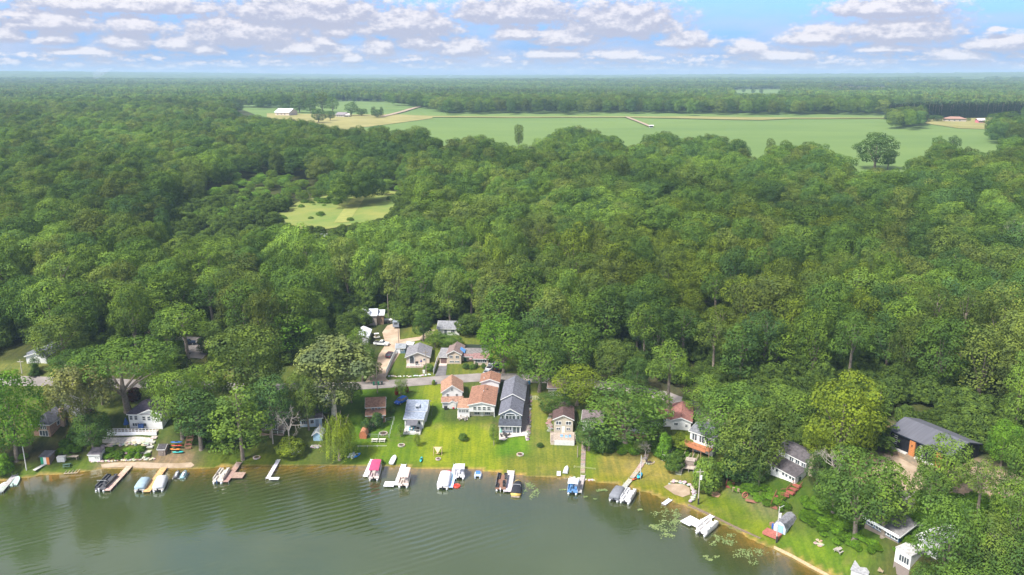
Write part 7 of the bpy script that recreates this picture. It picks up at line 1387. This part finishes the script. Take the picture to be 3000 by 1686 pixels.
# ---------------------------------------------------------------- far things: hedge trees, pine row, lone trees
def far_tree(bx, by, ty, wpx, kind, tint, label, grp=None): tree(bx, by, ty, wpx, kind, tint, label, group=grp)
for i, (bx_, by_, ty_, w_, k_, t_, l_) in enumerate([
 (668,336,300,34,'oak',DK,'round dark tree at the far left end of the crop field'), (700,330,303,30,'oak',DK,'dark tree left of the white roofed barn, at the field edge'), (838,334,305,26,'oak',DK,'single rounded tree behind the white roofed barn'),
 (878,332,292,52,'oak',MD,'broad tree right of the white roofed barn'), (912,334,288,40,'oak',DK,'dark tree in the farmhouse clump, left part'), (945,330,270,42,'tall',OL,'tallest olive tree of the farmhouse clump'), (975,332,284,40,'round',MD,'pale rounded tree right of the tallest farmhouse tree'),
 (934,362,318,46,'oak',DK,'dark tree in front of the farmhouse clump'), (968,356,325,30,'oak',DK,'smaller dark tree in front of the grey farmhouse'), (1030,342,300,40,'round',BG,'round dark tree right of the grey farmhouse'), (1060,342,318,32,'oak',DK,'low tree in the farmhouse hedge'),
 (1095,343,312,18,'cone',DK,'small pointed tree in the farmhouse hedge'), (1118,344,313,16,'cone',DK,'pointed dark tree at the right end of the farmhouse hedge'), (1105,347,322,34,'oak',DK,'dark bushy tree at the right end of the farmhouse hedge'), (1038,300,289,12,'oak',BG,'tiny tree in the field behind the farmhouse'),
 (1520,436,364,30,'oak',OL,'lone slender tree rising above the forest edge into the crop field'), (2562,498,393,120,'oak',DK,'large lone round crowned tree standing out against the crop field on the right'), (2600,500,440,40,'oak',DK,'dark tree at the foot of the large lone tree'),
 (2255,470,402,30,'tall',OL,'slim tree above the forest edge left of the large lone tree'), (2745,470,396,46,'high',MD,'thin crowned tree above the forest edge right of the large lone tree'), (2785,470,396,44,'high',DK,'second thin crowned tree above the forest edge, right of the first'),
 (2925,470,400,26,'tall',MD,'slender tree near the right edge against the crop field'), (2972,465,402,50,'oak',MD,'broad tree at the right edge against the crop field'), (2715,358,335,34,'oak',DK,'dark tree left of the brown roofed farmhouse'), (2745,358,337,34,'oak',DK,'dark tree touching the brown roofed farmhouse'), (2836,356,345,14,'round',DK,'small round tree right of the brown roofed farmhouse'),
 (2880,342,334,14,'round',DK,'small tree behind the pink walled barn'), (2915,392,335,70,'oak',MD,'big tree clump right of the pink walled barn, left part'), (2950,396,330,80,'oak',DK,'big dark tree clump right of the pink walled barn, middle part'), (2995,402,335,80,'oak',DK,'big tree clump at the right edge beside the pink walled barn'),
 (2178,272,261,14,'oak',MD,'tiny tree in the small far field, left one'), (2206,275,262,12,'oak',DK,'tiny tree in the small far field, middle one'), (2230,276,260,12,'tall',DK,'tiny pointed tree in the small far field, right one')]): far_tree(bx_, by_, ty_, w_, k_, t_, l_)
hp = []
for k, x in enumerate(np.linspace(2602, 3010, 62)):
    for row in range(2): p = at(x+RNG.uniform(-2, 2), 352-.018*(x-2600)-row*3); hp.append((p.x, p.y, p.z))
hp = np.array(hp); n_ = len(hp)
for i in range(n_): plant('conifer', tuple(hp[i]), RNG.uniform(19, 23), RNG.uniform(9, 12), tuple(np.array((.040,.075,.034))*RNG.uniform(.85, 1.1)), 'dark pine in the straight row along the right end of the crop field', group='pines in the straight field edge row', seed=i, name='pine_tree')
for px, s in (((278,238), 1.0), ((1310,226), .5)):
    p = at(px[0], px[1]+4); r = MB()
    rg = [[(q*1.3*k*30*s+w*math.cos(t)*s, w*math.sin(t)*s, k*34*s) for t in np.linspace(0, 6.283, 10, endpoint=False)] for k, w, q in ((0, 8, 0), (.5, 14, .3), (1, 26, .5), (1.7, 44, .6), (2.3, 40, .9))]
    o = MB().loft(rg).build('smoke', bpy.data.materials.new('smoke'), loc=(p.x, p.y, p.z), smoothf=True); m = o.data.materials[0]; m.use_nodes = True; t = m.node_tree; t.nodes.clear(); ou = nd(t, 'ShaderNodeOutputMaterial'); pv = nd(t, 'ShaderNodeVolumePrincipled'); pv.inputs['Density'].default_value = .006; pv.inputs['Color'].default_value = (.85,.92,1,1); lk(t, pv.outputs[0], ou.inputs['Volume']); o['kind'] = 'stuff'; o['label'] = 'thin plume of pale smoke rising from the far woods'
